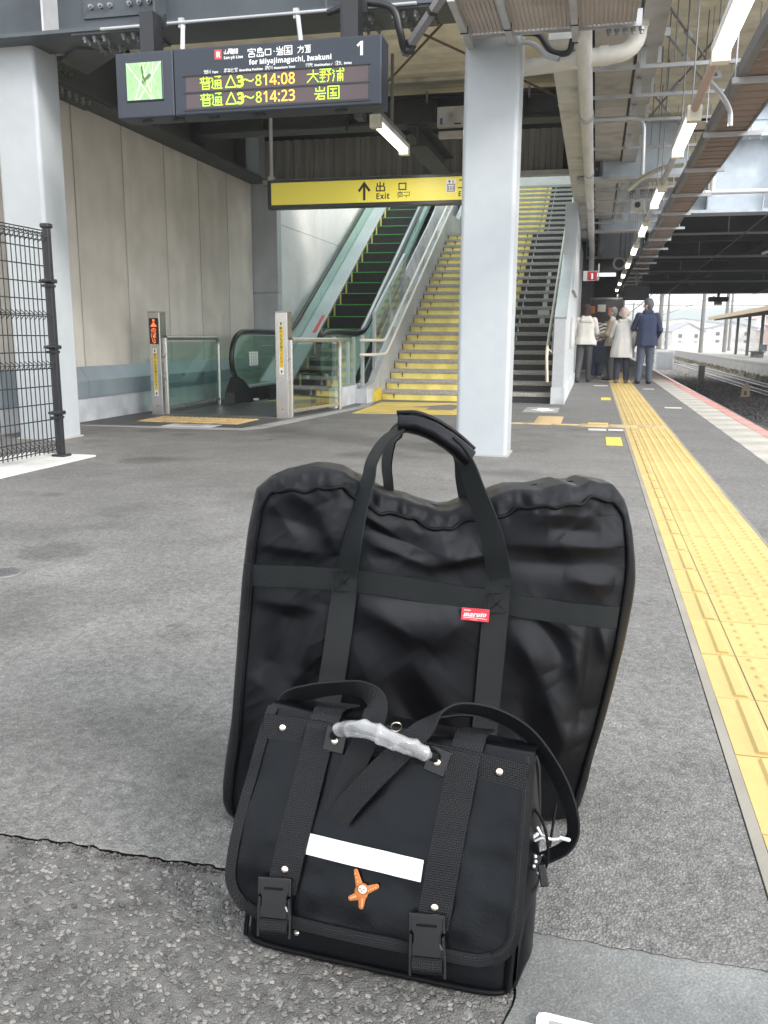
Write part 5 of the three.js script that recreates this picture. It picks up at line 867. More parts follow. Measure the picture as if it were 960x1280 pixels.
person('tallest man, in navy blazer and grey jeans, nearest the platform edge', 1.04, -19.2, 1.74, 0.15, { hair: [[[0, 0.962, 0.004], [0, 0.948, 0.008], 0.054, 0.055], [[0, 0.925, 0.022], [0, 0.9, 0.022], 0.04, 0.034]], hairMat: cloth(0.085, 0.09, 0.1), jacket: cloth(0.017, 0.026, 0.062), trousers: cloth(0.055, 0.07, 0.10), shoes: M.black, hem: 0.46, flare: 1.16, legs: 1.04, look: 0.9, eL: [-0.15, 0.66, -0.03], wL: [-0.1, 0.63, -0.14], eR: [0.15, 0.64, 0.02], wR: [0.13, 0.53, -0.1], aL: [-0.075, 0.045, 0.01], aR: [0.06, 0.045, -0.01], collar: [[[-0.03, 0.845, 0.01], [0.03, 0.845, 0.01], 0.036, 0.036]] });
person('grey haired man in beige vest and dark trousers, standing in profile', 0.36, -20.7, 1.62, 1.35, { hair: short, hairMat: cloth(0.20, 0.19, 0.18), jacket: cloth(0.33, 0.27, 0.19), trousers: cloth(0.03, 0.03, 0.034), shoes: cloth(0.03, 0.025, 0.02), hem: 0.48, flare: 1.15, eL: [-0.14, 0.64, -0.04], wL: [-0.1, 0.62, -0.15], eR: [0.14, 0.65, -0.02], wR: [0.12, 0.6, -0.13], collar: [[[-0.02, 0.85, 0.006], [0.02, 0.85, 0.006], 0.035, 0.035]], collarMat: cloth(0.6, 0.6, 0.58) });
const stripes = canvas(256, 256, (c) => { c.fillStyle = '#e9e9e6'; c.fillRect(0, 0, 256, 256); c.fillStyle = '#1d2026'; for (let i = 0; i < 4; i++) c.fillRect(0, i * 64, 256, 26); }); stripes.wrapS = stripes.wrapT = THREE.RepeatWrapping; stripes.repeat.set(3, 3);
person('half hidden person in a black and white striped top and navy skirt', 0.06, -22.2, 1.56, -0.4, { hair: bob, hairMat: cloth(0.03, 0.025, 0.022), jacket: cloth(0.8, 0.8, 0.8, { map: stripes }), trousers: cloth(0.02, 0.028, 0.055), shoes: cloth(0.4, 0.38, 0.35), hem: 0.5, legs: 1.5, eR: [0.16, 0.68, -0.05], wR: [0.14, 0.66, -0.14] });
{
  const b = thing('shoulder_bag', 'tan shoulder bag with a red band at the side of the man in the vest', 'bag', [0.46, 0.62, -20.35], 0.25);
  part('body', put(rbox(-0.07, 0.07, -0.02, 0.34, -0.05, 0.05, 0.02, 2), 0, 0, 0, 0, 0, -0.35), M.tan, b); part('strap', [tube([[0.06, 0.3, 0], [0.06, 0.5, 0.02], [-0.02, 0.72, 0.0]], 0.012, 16, 6)], M.rust, b); part('red_band', put(rbox(-0.05, 0.06, 0.3, 0.43, -0.055, 0.055, 0.02, 2), 0, 0, 0, 0, 0, -0.3), mat(0.5, 0.06, 0.05, { roughness: 0.7 }), b);
  const t = thing('tote_bag', 'dark navy tote bag at the right side of the woman in the white jacket', 'bag', [0.12, 0.42, -19.75], 0.1);
  part('body', extrude([[-0.13, 0], [0.12, 0], [0.1, 0.34], [-0.09, 0.34]], 0.09, 'z', -0.04, 0.012), cloth(0.018, 0.026, 0.05), t); part('handle', tube([[-0.05, 0.33, 0], [-0.04, 0.52, 0], [0.04, 0.52, 0], [0.05, 0.33, 0]], 0.01, 20, 6), cloth(0.018, 0.026, 0.05), t);
}
// ------------------------------------------------------------------ dim end of the platform beyond the people
{
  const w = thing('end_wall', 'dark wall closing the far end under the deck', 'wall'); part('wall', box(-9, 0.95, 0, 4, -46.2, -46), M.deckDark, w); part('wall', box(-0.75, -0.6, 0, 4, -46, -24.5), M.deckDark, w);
  for (const [i, z] of [-26, -32, -38, -44].entries()) { const c = thing('dark_column', 'dark steel column under the bridge deck, ' + ['first', 'second', 'third', 'last'][i] + ' beyond the stairs', 'column', [-0.35, 0, z]); part('shaft', rbox(-0.18, 0.18, 0, 3.7, -0.18, 0.18, 0.02, 2), M.steelDark, c); part('footing', box(-0.22, 0.22, -0.01, 0.05, -0.22, 0.22), M.concrete, c); }
  const k = thing('information_board', 'dim framed information board with small orange and white notices beyond the people', 'board', [0.1, 0, -31]);
  part('frame', [box(-0.5, -0.44, 0, 2.3, 0, 0.06), box(0.75, 0.81, 0, 2.3, 0, 0.06), box(-0.44, 0.75, 2.24, 2.3, 0, 0.06)], M.galvDark, k); part('board', box(-0.44, 0.75, 1.0, 2.24, 0.01, 0.04), M.deckDark, k);
  for (const [x, y, c] of [[-0.3, 1.9, [0.6, 0.2, 0.08]], [0.05, 1.95, [0.6, 0.58, 0.5]], [0.4, 1.85, [0.5, 0.15, 0.06]], [-0.2, 1.45, [0.5, 0.48, 0.4]], [0.3, 1.4, [0.4, 0.3, 0.2]]]) part('notice', box(x - 0.12, x + 0.14, y - 0.12, y + 0.12, 0.04, 0.05), mat(...c), k);
  const m = thing('round_mirror', 'white rimmed round mirror hanging under the deck left of the lamp row', 'mirror', [0.47, 2.72, -22.4]);
  part('rim', new THREE.TorusGeometry(0.13, 0.032, 10, 28), M.whitePaint, m); part('face', new THREE.CylinderGeometry(0.12, 0.12, 0.02, 24).rotateX(Math.PI / 2), M.black, m); part('hanger', box(-0.015, 0.015, 0.15, 1.2, -0.02, 0.02), M.galvDark, m);
  const b = thing('dark_monitor', 'small dark screen hanging below the end of the cable tray', 'screen', [1.05, 2.2, -26]); part('case', rbox(-0.35, 0.35, -0.2, 0.2, -0.1, 0.1, 0.02, 2), M.black, b); part('arm', box(-0.03, 0.03, 0.2, 1.4, -0.03, 0.03), M.galvDark, b);
}
// ------------------------------------------------------------------ across the tracks
{
  const p = structure('opposite_platform'); part('platform_wall', box(9.4, 9.7, -1.17, -0.45, -170, 6), M.concrete, p);
  const g = merge(rbox(9.36, 9.9, -0.45, -0.32, -1.99, 0, 0.01, 1)); for (let k = 0; k < 75; k++) shared('coping_slab', g, M.concrete, p, 0, 0, 4 - k * 2);
  part('platform_top', box(9.9, 15.5, -0.5, -0.33, -170, 6), M.concrete, p);
  const r = thing('platform_canopy', 'tan edged canopy over the opposite platform', 'canopy');
  part('roof', extrude([[10.1, 2.75], [15.2, 3.3], [15.2, 3.45], [10.1, 2.92]], 36, 'z', -86), mat(0.34, 0.30, 0.25, { roughness: 0.8, map: grime }), r); part('fascia_board', extrude([[10.0, 2.7], [10.09, 2.7], [10.09, 2.98], [10.0, 2.98]], 36.2, 'z', -86.1), mat(0.52, 0.40, 0.24, { roughness: 0.7 }), r);
  for (let z = -51; z > -86; z -= 4) part('rafter', extrude([[10.15, 2.6], [15.1, 3.15], [15.1, 3.29], [10.15, 2.74]], 0.12, 'z', z), M.steelDark, r);
  for (const z of [-54, -60, -66, -72, -78, -84]) part('post', rbox(12.2, 12.42, -0.33, 2.9, z - 0.11, z + 0.11, 0.02, 1), M.steelDark, r);
  const b = thing('platform_bench', 'dark bench on the opposite platform under the canopy', 'bench', [11.6, -0.33, -69]);
  part('seat', rbox(-0.4, 0.4, 0.4, 0.46, -1.2, 1.2, 0.02, 1), M.steelDark, b); part('backrest', rbox(0.34, 0.42, 0.5, 0.95, -1.2, 1.2, 0.02, 1), M.steelDark, b); for (const z of [-0.9, 0.9]) part('leg', box(-0.3, 0.3, 0, 0.4, z - 0.03, z + 0.03), M.galvDark, b);
  const q = thing('waiting_figure_post', 'dark post with a sign board on the opposite platform by the bench', 'sign', [12.0, -0.33, -62]); part('pole', rod(V(0, 0, 0), V(0, 1.8, 0), 0.05), M.steelDark, q); part('board', box(-0.15, 0.15, 1.2, 1.8, -0.03, 0.03), M.steelDark, q);
  const s = thing('stop_marker', 'small pale pointed marker with the number 8 on the ballast', 'sign', [5.35, -1.12, -33.5]); s.scale.setScalar(0.5);
  const et = canvas(96, 128, (c) => { c.fillStyle = '#d8c8a4'; c.fillRect(0, 0, 96, 128); c.fillStyle = '#221c14'; c.font = 'bold 84px sans-serif'; c.textAlign = 'center'; c.fillText('8', 48, 104); });
  part('board', extrude([[-0.32, 0.0], [0.32, 0.12], [0.32, 0.7], [0.05, 1.15], [-0.22, 0.75]], 0.05, 'z', -0.03), mat(0.62, 0.53, 0.38, { roughness: 0.7 }), s); plate('number', -0.22, 0.24, 0.1, 0.7, 0.026, mat(1, 1, 1, { map: et }), s); part('foot', box(-0.1, 0.1, -0.06, 0.05, -0.05, -0.031), M.concreteDark, s);
  const t = thing('relay_box', 'small grey post beside the far track', 'post', [5.0, -1.15, -44]); part('case', rbox(-0.14, 0.14, 0, 0.85, -0.1, 0.1, 0.02, 1), M.concrete, t); part('lid', box(-0.16, 0.16, 0.85, 0.9, -0.12, 0.12), M.galv, t);
  const t2 = thing('equipment_cabinet', 'pale trackside cabinet beyond the bridge', 'cabinet', [4.6, -1.15, -62]); part('case', rbox(-0.6, 0.6, 0, 1.4, -0.4, 0.4, 0.03, 1), M.whitePaint, t2); part('door', box(-0.5, 0.5, 0.15, 1.25, 0.4, 0.42), M.alu, t2);
}
// overhead line: masts, cross wires, contact wires
{
  const mast = (x, z, h, label, arm) => { const m = thing('line_mast', label, 'mast', [x, -1.15, z]); part('pole', rod(V(0, 0, 0), V(0, h, 0), 0.22, 10, 0.15), M.concreteDark, m); part('cross_arm', [beam(V(-arm, h - 0.8, 0), V(arm * 0.4, h - 0.8, 0), 0.1, 0.1), beam(V(-arm * 0.7, h - 0.8, 0), V(0, h - 2.2, 0), 0.06, 0.06)], M.galv, m); part('insulator', [-arm, -arm * 0.5, arm * 0.35].map((a) => rod(V(a, h - 0.75, 0), V(a, h - 0.4, 0), 0.08, 8)), M.pipeWhite, m); };
  mast(5.0, -74, 7.4, 'thin line mast left of the others beyond the bridge', 2.2); mast(10.2, -92, 10.5, 'line mast right of the first one beyond the bridge', 2.6); mast(13.2, -98, 9.6, 'line mast behind the tip of the opposite canopy', 2.4); mast(22.5, -110, 14.5, 'tall line mast above the canopy roof at the right', 3); mast(9.4, -125, 9.0, 'farther line mast between the first two', 2); mast(19.5, -140, 11, 'faint far line mast by the canopy tip', 2.4); mast(6.2, -160, 8.4, 'short faint mast near the white gabled house', 2);
  const wire = (name, label, a, b, sag, r) => { const w = thing(name, label, 'wire'), A = V(...a), B = V(...b), pts = []; for (let i = 0; i <= 14; i++) { const p = A.clone().lerp(B, i / 14); p.y -= sag * 4 * (i / 14) * (1 - i / 14); pts.push(p); } part('wire', tube(pts, r, 40, 5), M.galvDark, w); return w; };
  wire('contact_wire', 'overhead wire above the near track slanting under the bridge', [3.1, 3.42, -10], [3.1, 2.95, -50], 0.05, 0.016); wire('contact_wire', 'overhead wire above the far track under the bridge', [7.0, 3.35, -12], [7.0, 2.95, -52], 0.05, 0.016);
  wire('cross_wire', 'span wire between the masts beyond the bridge, lowest', [2, 4.4, -92], [24, 4.6, -92], 0.3, 0.045); wire('cross_wire', 'span wire between the masts beyond the bridge, middle', [2, 6.4, -92], [26, 6.8, -95], 0.4, 0.045); wire('cross_wire', 'span wire between the masts beyond the bridge, highest', [1, 6.6, -74], [22, 7.2, -100], 0.4, 0.045); wire('cross_wire', 'long feeder wire running away beyond the bridge', [5, 5.6, -60], [5, 5.4, -170], 0.6, 0.045); wire('cross_wire', 'uppermost span wire close to the edge of the bridge', [3, 5.0, -60], [16, 5.3, -60], 0.2, 0.03); wire('cross_wire', 'slanting feeder wire above the opposite canopy', [8, 4.2, -60], [24, 8.5, -110], 0.3, 0.045); wire('contact_wire', 'overhead wire above the near track beyond the bridge', [3.15, 3.6, -50], [3.4, 4.2, -170], 0.3, 0.03); wire('contact_wire', 'overhead wire above the far track beyond the bridge', [7.0, 3.6, -52], [7.0, 4.2, -170], 0.3, 0.03);
  const br = thing('wire_bracket', 'pale cantilever bracket holding the wire under the bridge', 'bracket'); part('arm', polytube([[5.2, 3.1, -22], [4.3, 3.12, -22], [3.6, 2.86, -22]], 0.035, 0.2, 8), M.pipeWhite, br); part('insulator', rod(V(5.0, 3.1, -22), V(5.25, 3.1, -22), 0.07, 10), M.concrete, br); part('stay', rod(V(5.25, 3.1, -22), V(5.25, 3.75, -22), 0.03), M.galv, br);
  const lp = thing('yard_lamp', 'small dark lamp hanging from the far edge of the bridge', 'lamp', [6.2, 3.35, -49.7]); part('head', rbox(-0.5, 0.5, -0.45, -0.2, -0.2, 0.2, 0.04, 1), M.steelDark, lp); part('stem', box(-0.06, 0.06, -0.2, 0.1, -0.06, 0.06), M.steelDark, lp); part('lens', rbox(-0.2, 0.2, -0.62, -0.45, -0.12, 0.12, 0.03, 1), M.galv, lp);
}
// houses beyond the yard
function house(x, z, w, d, h, rh, turn, label, wallM, roofM) {
  const g = thing('house', label, 'house', [x, -1.15, z], turn);
  part('wall', [box(-w / 2, w / 2, 0, h, -d / 2, d / 2), extrude([[-w / 2, h], [w / 2, h], [0, h + rh]], d - 0.02, 'z', -d / 2 + 0.01)], wallM, g);
  part('roof', [beam(V(-w / 2 - 0.4, h - 0.2, 0), V(0.1, h + rh + 0.12, 0), d + 0.8, 0.2), beam(V(w / 2 + 0.4, h - 0.2, 0), V(-0.1, h + rh + 0.12, 0), d + 0.8, 0.2)], roofM, g);
  for (let i = 0; i < 2; i++) for (let j = 0; j < 2; j++) { const wx = (i - 0.5) * w * 0.5, wy = h * (0.28 + 0.42 * j); const win = part('window', box(wx - 0.55, wx + 0.55, wy - 0.5, wy + 0.6, d / 2, d / 2 + 0.06), M.alu, g); part('pane', box(wx - 0.47, wx + 0.47, wy - 0.42, wy + 0.52, d / 2 + 0.06, d / 2 + 0.08), M.steelDark, win); }
  for (let j = 0; j < 2; j++) { const wy = h * (0.28 + 0.42 * j); const win = part('window', box(-w / 2 - 0.06, -w / 2, wy - 0.5, wy + 0.6, -0.7, 0.7), M.alu, g); part('pane', box(-w / 2 - 0.08, -w / 2 - 0.06, wy - 0.42, wy + 0.52, -0.6, 0.6), M.steelDark, win); }
}
{
  const wh = mat(0.74, 0.72, 0.68, { roughness: 0.8, map: grime }), be = mat(0.60, 0.50, 0.40, { roughness: 0.8, map: grime }), pk = mat(0.62, 0.40, 0.32, { roughness: 0.8, map: grime }), rb = mat(0.34, 0.40, 0.46, { roughness: 0.6 }), rg = mat(0.30, 0.30, 0.31, { roughness: 0.7 }), rn = mat(0.40, 0.32, 0.27, { roughness: 0.7 });
  house(21, -232, 8, 8, 4.2, 1.9, 0.3, 'white gabled house nearest the tracks beyond the bridge', wh, rg); house(38, -270, 15, 9, 5.4, 1.6, -0.1, 'pale house with a long blue grey roof', wh, rb); house(45, -235, 10, 8, 4.6, 1.8, 0.25, 'pale house behind the tip of the canopy', be, rg);
  house(27, -300, 24, 9, 7.4, 1.4, 0.0, 'low far building with a wide bluish roof', wh, rb); house(38, -190, 8, 8, 5.2, 1.8, 0.1, 'pinkish house behind the canopy posts', pk, rn); house(40, -150, 11, 9, 5.6, 2, -0.2, 'salmon coloured house at the right behind the canopy', pk, rg); house(52, -255, 13, 10, 8.5, 2, 0.1, 'tall beige far house right of centre', be, rn); house(60, -215, 12, 10, 8, 2, 0, 'far white house at the right edge', wh, rg); house(14, -310, 14, 9, 5, 2, 0.2, 'far pale house near the vanishing tracks', be, rb); house(56, -310, 14, 9, 9, 2, 0.2, 'far white house between the masts', wh, rn);
  const w = thing('yard_fence', 'long white fence beyond the far tracks', 'fence'); for (let i = 0; i < 30; i++) part('fence_panel', box(16 + i * 2, 17.95 + i * 2, -1.15, 0.4, -190, -189.9), wh, w);
  const hill = structure('hills'); part('hills', gridGeo(80, 6, (u, v) => { const x = lerp(-500, 700, u); return V(x, -2 + (22 + 18 * fbm(u, 0.3, 9, 4, 5)) * Math.sin(v * Math.PI / 2), -640 - v * 160); }), mat(0.10, 0.14, 0.11, { roughness: 0.95 }), hill);
  const bush = structure('yard_shrubs'); const tuft = new THREE.InstancedMesh(new THREE.ConeGeometry(0.12, 0.5, 4), mat(1, 1, 1, { roughness: 0.9 }), 1500), mm = new THREE.Matrix4(), q = new THREE.Quaternion();
  for (let i = 0; i < 1500; i++) { q.setFromEuler(new THREE.Euler(rr(-0.7, 0.7), rr(0, 6), rr(-0.7, 0.7))); const s = rr(0.4, 1.2), c = rr(0.1, 0.26); tuft.setMatrixAt(i, mm.compose(V(rr(8.2, 9.3), -1.15, -40 - 90 * rnd()), q, V(s, s, s))); tuft.setColorAt(i, lin(c * 1.1, c * 0.95, c * 0.5)); }
  tuft.name = 'dry_grass'; tuft.userData.kind = 'stuff'; bush.add(tuft);
}
scene.fog = new THREE.FogExp2(0xf4f6f8, 0.0012);
// ------------------------------------------------------------------ the large black nylon bag
const pl = (pts, x) => { // smooth curve through points sorted by their first entry
  let i = 0; while (i < pts.length - 2 && x > pts[i + 1][0]) i++;
  const p0 = pts[Math.max(0, i - 1)], p1 = pts[i], p2 = pts[i + 1], p3 = pts[Math.min(pts.length - 1, i + 2)], h = p2[0] - p1[0], t = clamp((x - p1[0]) / h, 0, 1);
  const m1 = (p2[1] - p0[1]) / Math.max(1e-6, p2[0] - p0[0]) * h, m2 = (p3[1] - p1[1]) / Math.max(1e-6, p3[0] - p1[0]) * h, t2 = t * t, t3 = t2 * t;
  return (2 * t3 - 3 * t2 + 1) * p1[1] + (t3 - 2 * t2 + t) * m1 + (-2 * t3 + 3 * t2) * p2[1] + (t3 - t2) * m2;
};
const weave = tex(512, 0.05, (u, v) => 0.5 + 0.22 * Math.sin(u * 50 * 2 * Math.PI) * Math.sin(v * 50 * 2 * Math.PI) + 0.2 * (fbm(u, v, 64, 2, 5) - 0.5), false);
const webTex = tex(256, 0.024, (u, v) => { const a = Math.abs(((u * 8 + v * 4) % 1) - 0.5) * 2; return 0.25 + 0.75 * a * (0.8 + 0.2 * Math.sin(v * 16 * 2 * Math.PI)); }, false);
const basket = tex(256, 0.02, (u, v) => { const i = Math.floor(u * 6), j = Math.floor(v * 6), f = (u * 6) % 1, g = (v * 6) % 1, o = (i + j) % 2; return 0.2 + 0.8 * Math.sin(Math.PI * (o ? f : g)) * (0.6 + 0.4 * Math.sin(Math.PI * (o ? g : f))); }, false);
const dull = tex(512, 0.9, (u, v) => 0.8 + 0.3 * (fbm(u, v, 5, 5, 62) - 0.5));
const K = {
  nylon: mat(0.0045, 0.0043, 0.0056, { physical: true, roughness: 0.33, specularIntensity: 0.40, specularColor: new THREE.Color(0.86, 0.92, 1), map: dull, bumpMap: weave, bumpScale: 0.00035 }),
  web: mat(0.0095, 0.0118, 0.0122, { physical: true, specularIntensity: 0.35, roughness: 0.5, bumpMap: webTex, bumpScale: 0.0012 }),
  webFront: mat(0.0105, 0.0112, 0.0125, { physical: true, specularIntensity: 0.35, roughness: 0.55, bumpMap: basket, bumpScale: 0.0011 }),
  coated: mat(0.0027, 0.0032, 0.0044, { physical: true, roughness: 0.33, specularIntensity: 0.42, specularColor: new THREE.Color(0.9, 0.95, 1), map: dull, bumpMap: fine, bumpScale: 0.00035 }),
  edge: mat(0.004, 0.004, 0.0045, { physical: true, specularIntensity: 0.2, roughness: 0.5 }),
  plastic: mat(0.004, 0.0042, 0.0045, { physical: true, specularIntensity: 0.8, roughness: 0.22 }),
  reflect: mat(0.74, 0.76, 0.76, { roughness: 0.5, bumpMap: weave, bumpScale: 0.0003 }),
};
{
  const bag = thing('carry_bag', 'large black nylon carry bag with webbing handles and a red label, standing behind the satchel', 'bag', [-0.33, 0.0, -1.54], 0.24674);
  bag.rotation.order = 'YXZ'; bag.rotation.x = -0.07;
  const top = [[-0.33, 0.60], [-0.29, 0.635], [-0.263, 0.655], [-0.218, 0.678], [-0.157, 0.684], [-0.097, 0.672], [-0.05, 0.646], [-0.005, 0.625], [0.056, 0.612], [0.117, 0.613], [0.163, 0.63], [0.238, 0.648], [0.299, 0.661], [0.368, 0.66], [0.415, 0.63], [0.45, 0.57]];
  const L = [[-0.02, -0.33], [0.04, -0.348], [0.18, -0.333], [0.34, -0.318], [0.5, -0.305], [0.58, -0.292], [0.66, -0.275], [0.7, -0.26]];
  const R = [[-0.02, 0.335], [0.02, 0.350], [0.12, 0.372], [0.23, 0.40], [0.38, 0.425], [0.52, 0.440], [0.6, 0.432], [0.66, 0.418], [0.7, 0.405]];
  const T = 0.092;
  // long soft creases read off the cloth: from, to, half width, height (a minus is a hollow)
  const F = [[-0.08, 0.607, 0.007, 0.549, 0.016, 0.016], [0.007, 0.549, 0.095, 0.52, 0.018, 0.014], [0.095, 0.52, 0.16, 0.535, 0.016, 0.01], [-0.06, 0.548, 0.05, 0.508, 0.014, 0.013], [0.05, 0.508, 0.145, 0.528, 0.014, 0.012], [-0.06, 0.575, 0.06, 0.527, 0.012, -0.014], [-0.05, 0.52, 0.06, 0.545, 0.02, -0.010],
    [0.19, 0.548, 0.386, 0.54, 0.018, 0.014], [0.20, 0.515, 0.39, 0.505, 0.025, -0.012], [0.21, 0.606, 0.345, 0.60, 0.03, 0.020], [0.27, 0.575, 0.35, 0.57, 0.018, -0.014], [0.33, 0.60, 0.262, 0.535, 0.014, 0.010], [0.3, 0.485, 0.38, 0.47, 0.02, 0.012],
    [-0.223, 0.66, -0.152, 0.607, 0.02, 0.012], [-0.152, 0.607, -0.123, 0.534, 0.018, 0.014], [-0.24, 0.60, -0.15, 0.57, 0.022, -0.012], [-0.27, 0.545, -0.15, 0.53, 0.016, 0.012], [-0.25, 0.64, -0.2, 0.56, 0.02, 0.012],
    [-0.08, 0.44, 0.053, 0.365, 0.03, 0.02], [0.053, 0.365, 0.13, 0.43, 0.035, 0.018], [-0.06, 0.45, 0.1, 0.445, 0.03, -0.012], [-0.09, 0.36, -0.03, 0.22, 0.035, 0.018], [0.02, 0.33, 0.10, 0.20, 0.03, 0.018], [-0.02, 0.29, 0.05, 0.16, 0.03, -0.014],
    [-0.15, 0.42, -0.20, 0.30, 0.022, 0.018], [-0.20, 0.30, -0.27, 0.15, 0.026, 0.018], [-0.18, 0.44, -0.26, 0.30, 0.03, -0.016], [-0.27, 0.44, -0.16, 0.425, 0.016, 0.010], [-0.28, 0.40, -0.30, 0.2, 0.016, 0.012], [-0.22, 0.40, -0.24, 0.33, 0.014, 0.010], [-0.165, 0.32, -0.22, 0.18, 0.014, -0.010],
    [0.2, 0.39, 0.26, 0.29, 0.026, 0.022], [0.26, 0.29, 0.30, 0.17, 0.03, 0.022], [0.30, 0.40, 0.34, 0.25, 0.024, 0.018], [0.235, 0.42, 0.30, 0.33, 0.016, -0.014], [0.35, 0.39, 0.33, 0.2, 0.014, -0.012], [0.22, 0.25, 0.25, 0.10, 0.02, -0.012], [0.36, 0.40, 0.38, 0.33, 0.014, 0.012], [0.31, 0.2, 0.28, 0.1, 0.02, 0.014], [0.2, 0.44, 0.3, 0.385, 0.012, 0.009]];
  const ridge = (x, y, sd) => { const n = vnoise(x + 0.9 * vnoise(x * 0.7 + 7, y * 0.7 + 3, 9999, sd + 2), y + 0.9 * vnoise(x * 0.6 + 2, y * 0.6 + 8, 9999, sd + 4), 9999, sd); return Math.pow(1 - Math.abs(2 * n - 1), 2.2); };
  const wr = (x, y) => {
    let z = 0;
    for (const [ax, ay, bx, by, w, h] of F) {
      const dx = bx - ax, dy = by - ay, l = dx * dx + dy * dy, t = ((x - ax) * dx + (y - ay) * dy) / l, tc = clamp(t, 0, 1), d = Math.hypot(x - ax - dx * tc, y - ay - dy * tc);
      const s = ((x - ax) * dy - (y - ay) * dx > 0 ? 0.85 : 1.7) * w, k = d / s; z += 0.85 * h * Math.exp(-Math.pow(k, 1.6)) * Math.sin(Math.PI * clamp(0.12 + 0.76 * t, 0.02, 0.98));
    }
    const side = sstep(x, -0.06, 0.12), p = x * 0.8 + y * 0.6, q = y * 0.8 - x * 0.6, p2 = x * 0.75 - y * 0.66, q2 = y * 0.75 + x * 0.66;
    z += 0.026 * (fbm((x + 1) / 4, (y + 1) / 4, 16, 2, 91) - 0.5);
    z += 0.0011 * (lerp(ridge(q * 17 + 30, p * 4.5 + 30, 17), ridge(q2 * 15 + 40, p2 * 4.5 + 30, 27), side) - 0.4);
    z += 0.0009 * (lerp(ridge(q * 44 + 30, p * 11 + 30, 37), ridge(q2 * 40 + 40, p2 * 11 + 30, 47), side) - 0.4) * sstep(fbm((x + 1) / 4, (y + 1) / 4, 26, 2, 71), 0.42, 0.62);
    return z;
  };
  const sup = (a, n) => Math.pow(Math.max(0, 1 - Math.pow(Math.abs(a), n)), 1 / n);
  const surf = (sx, side, v) => { // sx -1..1 across, v 0..1 up, side +1 front, -1 back
    const tv = sup(2 * v - 1, 11), sz = sup(sx, 5.2), y0 = v * 0.66, x = lerp(pl(L, y0), pl(R, y0), (sx + 1) / 2), y = v * pl(top, x);
    let z = side * sz * tv * T;
    const m = sz * tv;
    if (side > 0) z += (wr(x, y) - 0.004) * Math.min(1, m * 1.15) + 0.012 * (1 - sx * sx) * Math.sin(v * Math.PI) * (1 - 0.6 * v) - 0.012 * Math.exp(-Math.pow((x - 0.04) / 0.12, 2)) * sstep(v, 0.75, 1.0);
    const e = 1 - m; z += e * 0.012 * (vnoise(y * 18 + sx * 2 + 9, 3.3, 9999, 44) - 0.5);
    const xo = e * 0.010 * (vnoise(y * 14 + 5 * sx + 20, 1.7, 9999, 45) - 0.5) * (Math.abs(sx) > 0.9 ? 1 : 0), yo = (0.012 * (vnoise(x * 16 + 9, 8.8, 9999, 46) - 0.5) + 0.008 * (vnoise(x * 44 + 9, 8.8, 9999, 48) - 0.5)) * sstep(v, 0.88, 1); if (v > 0.9) z += sstep(v, 0.9, 0.97) * (0.016 * (vnoise(x * 30 + 30, y * 22, 9999, 51) - 0.5) + 0.008 * (vnoise(x * 70 + 30, y * 40, 9999, 53) - 0.5));
    return V(x + xo, y + yo + 0.002, z);
  };
  const vmap = (t) => 0.5 - 0.5 * Math.cos(Math.PI * (0.12 * 0 + t)) * 0.35 - 0.5 * (1 - 2 * t) * 0.65;
  const NF = 320, NB = 50, NS = NF + NB;
  const body = gridGeo(NS, 300, (u, v) => { const i = Math.round(u * NS); const s = i <= NF ? -Math.cos(Math.PI * i / NF) * 0.5 + (2 * i / NF - 1) * 0.5 : 0; return i <= NF ? surf(s, 1, vmap(v)) : surf(Math.cos(Math.PI * (i - NF) / NB), -1, vmap(v)); }, true);
  smesh('shell', body, K.nylon, bag);
  const frontZ = (x, y) => { const v = clamp(y / pl(top, x), 0, 1), y0 = v * 0.66, a = pl(L, y0), b = pl(R, y0), s = clamp(2 * (x - a) / (b - a) - 1, -1, 1); return surf(s, 1, v).z; };
  const on = (x, y, d = 0.004) => V(x, y, frontZ(x, y) + d);
  // the front seam with its raised edge tape
  const seam = []; for (let i = 0; i <= 26; i++) { const v = 0.03 + 0.90 * i / 26; const p = surf(-0.93, 1, v); p.z += 0.003; p.x -= 0.001; seam.push(p); }
  for (let i = 1; i < 40; i++) { const s = -0.93 + 1.86 * i / 40, p = surf(s, 1, 0.948 + 0.007 * Math.sin(i * 0.9) + 0.005 * Math.sin(i * 2.3)); p.z += 0.003; seam.push(p); }
  for (let i = 26; i >= 0; i--) { const v = 0.03 + 0.90 * i / 26; const p = surf(0.93, 1, v); p.z += 0.003; p.x += 0.001; seam.push(p); }
  part('seam_tape', new THREE.TubeGeometry(new THREE.CatmullRomCurve3(seam, false, 'catmullrom', 0.5), 260, 0.0036, 7), K.edge, bag);
  // webbing
  const strap = (name, pts, w, side, m = K.web, n = 26) => { const c = curve(pts.map(([x, y]) => [x, y, 0])), P = []; for (let i = 0; i <= n; i++) { const p = c.getPoint(i / n); const zz = Math.max(frontZ(p.x, p.y), (frontZ(p.x + side[0] * w * 0.4, p.y + side[1] * w * 0.4) + frontZ(p.x - side[0] * w * 0.4, p.y - side[1] * w * 0.4)) / 2); P.push(V(p.x, p.y, zz + 0.0035)); } return smesh(name, ribbon(P, [side, side.slice()].map((s) => V(...s)), w, 0.003, 90), m, bag); };
  strap('horizontal_strap', [[-0.292, 0.486], [-0.203, 0.487], [-0.123, 0.484], [-0.043, 0.477], [0.037, 0.464], [0.169, 0.444], [0.287, 0.425], [0.398, 0.41]], 0.040, [0, 1, 0]);
  const up = (z) => z;
  const sL = [[-0.150, 0.20], [-0.146, 0.217], [-0.129, 0.309], [-0.112, 0.43], [-0.103, 0.50]], sR = [[0.150, 0.16], [0.151, 0.186], [0.158, 0.294], [0.167, 0.431], [0.171, 0.49]];
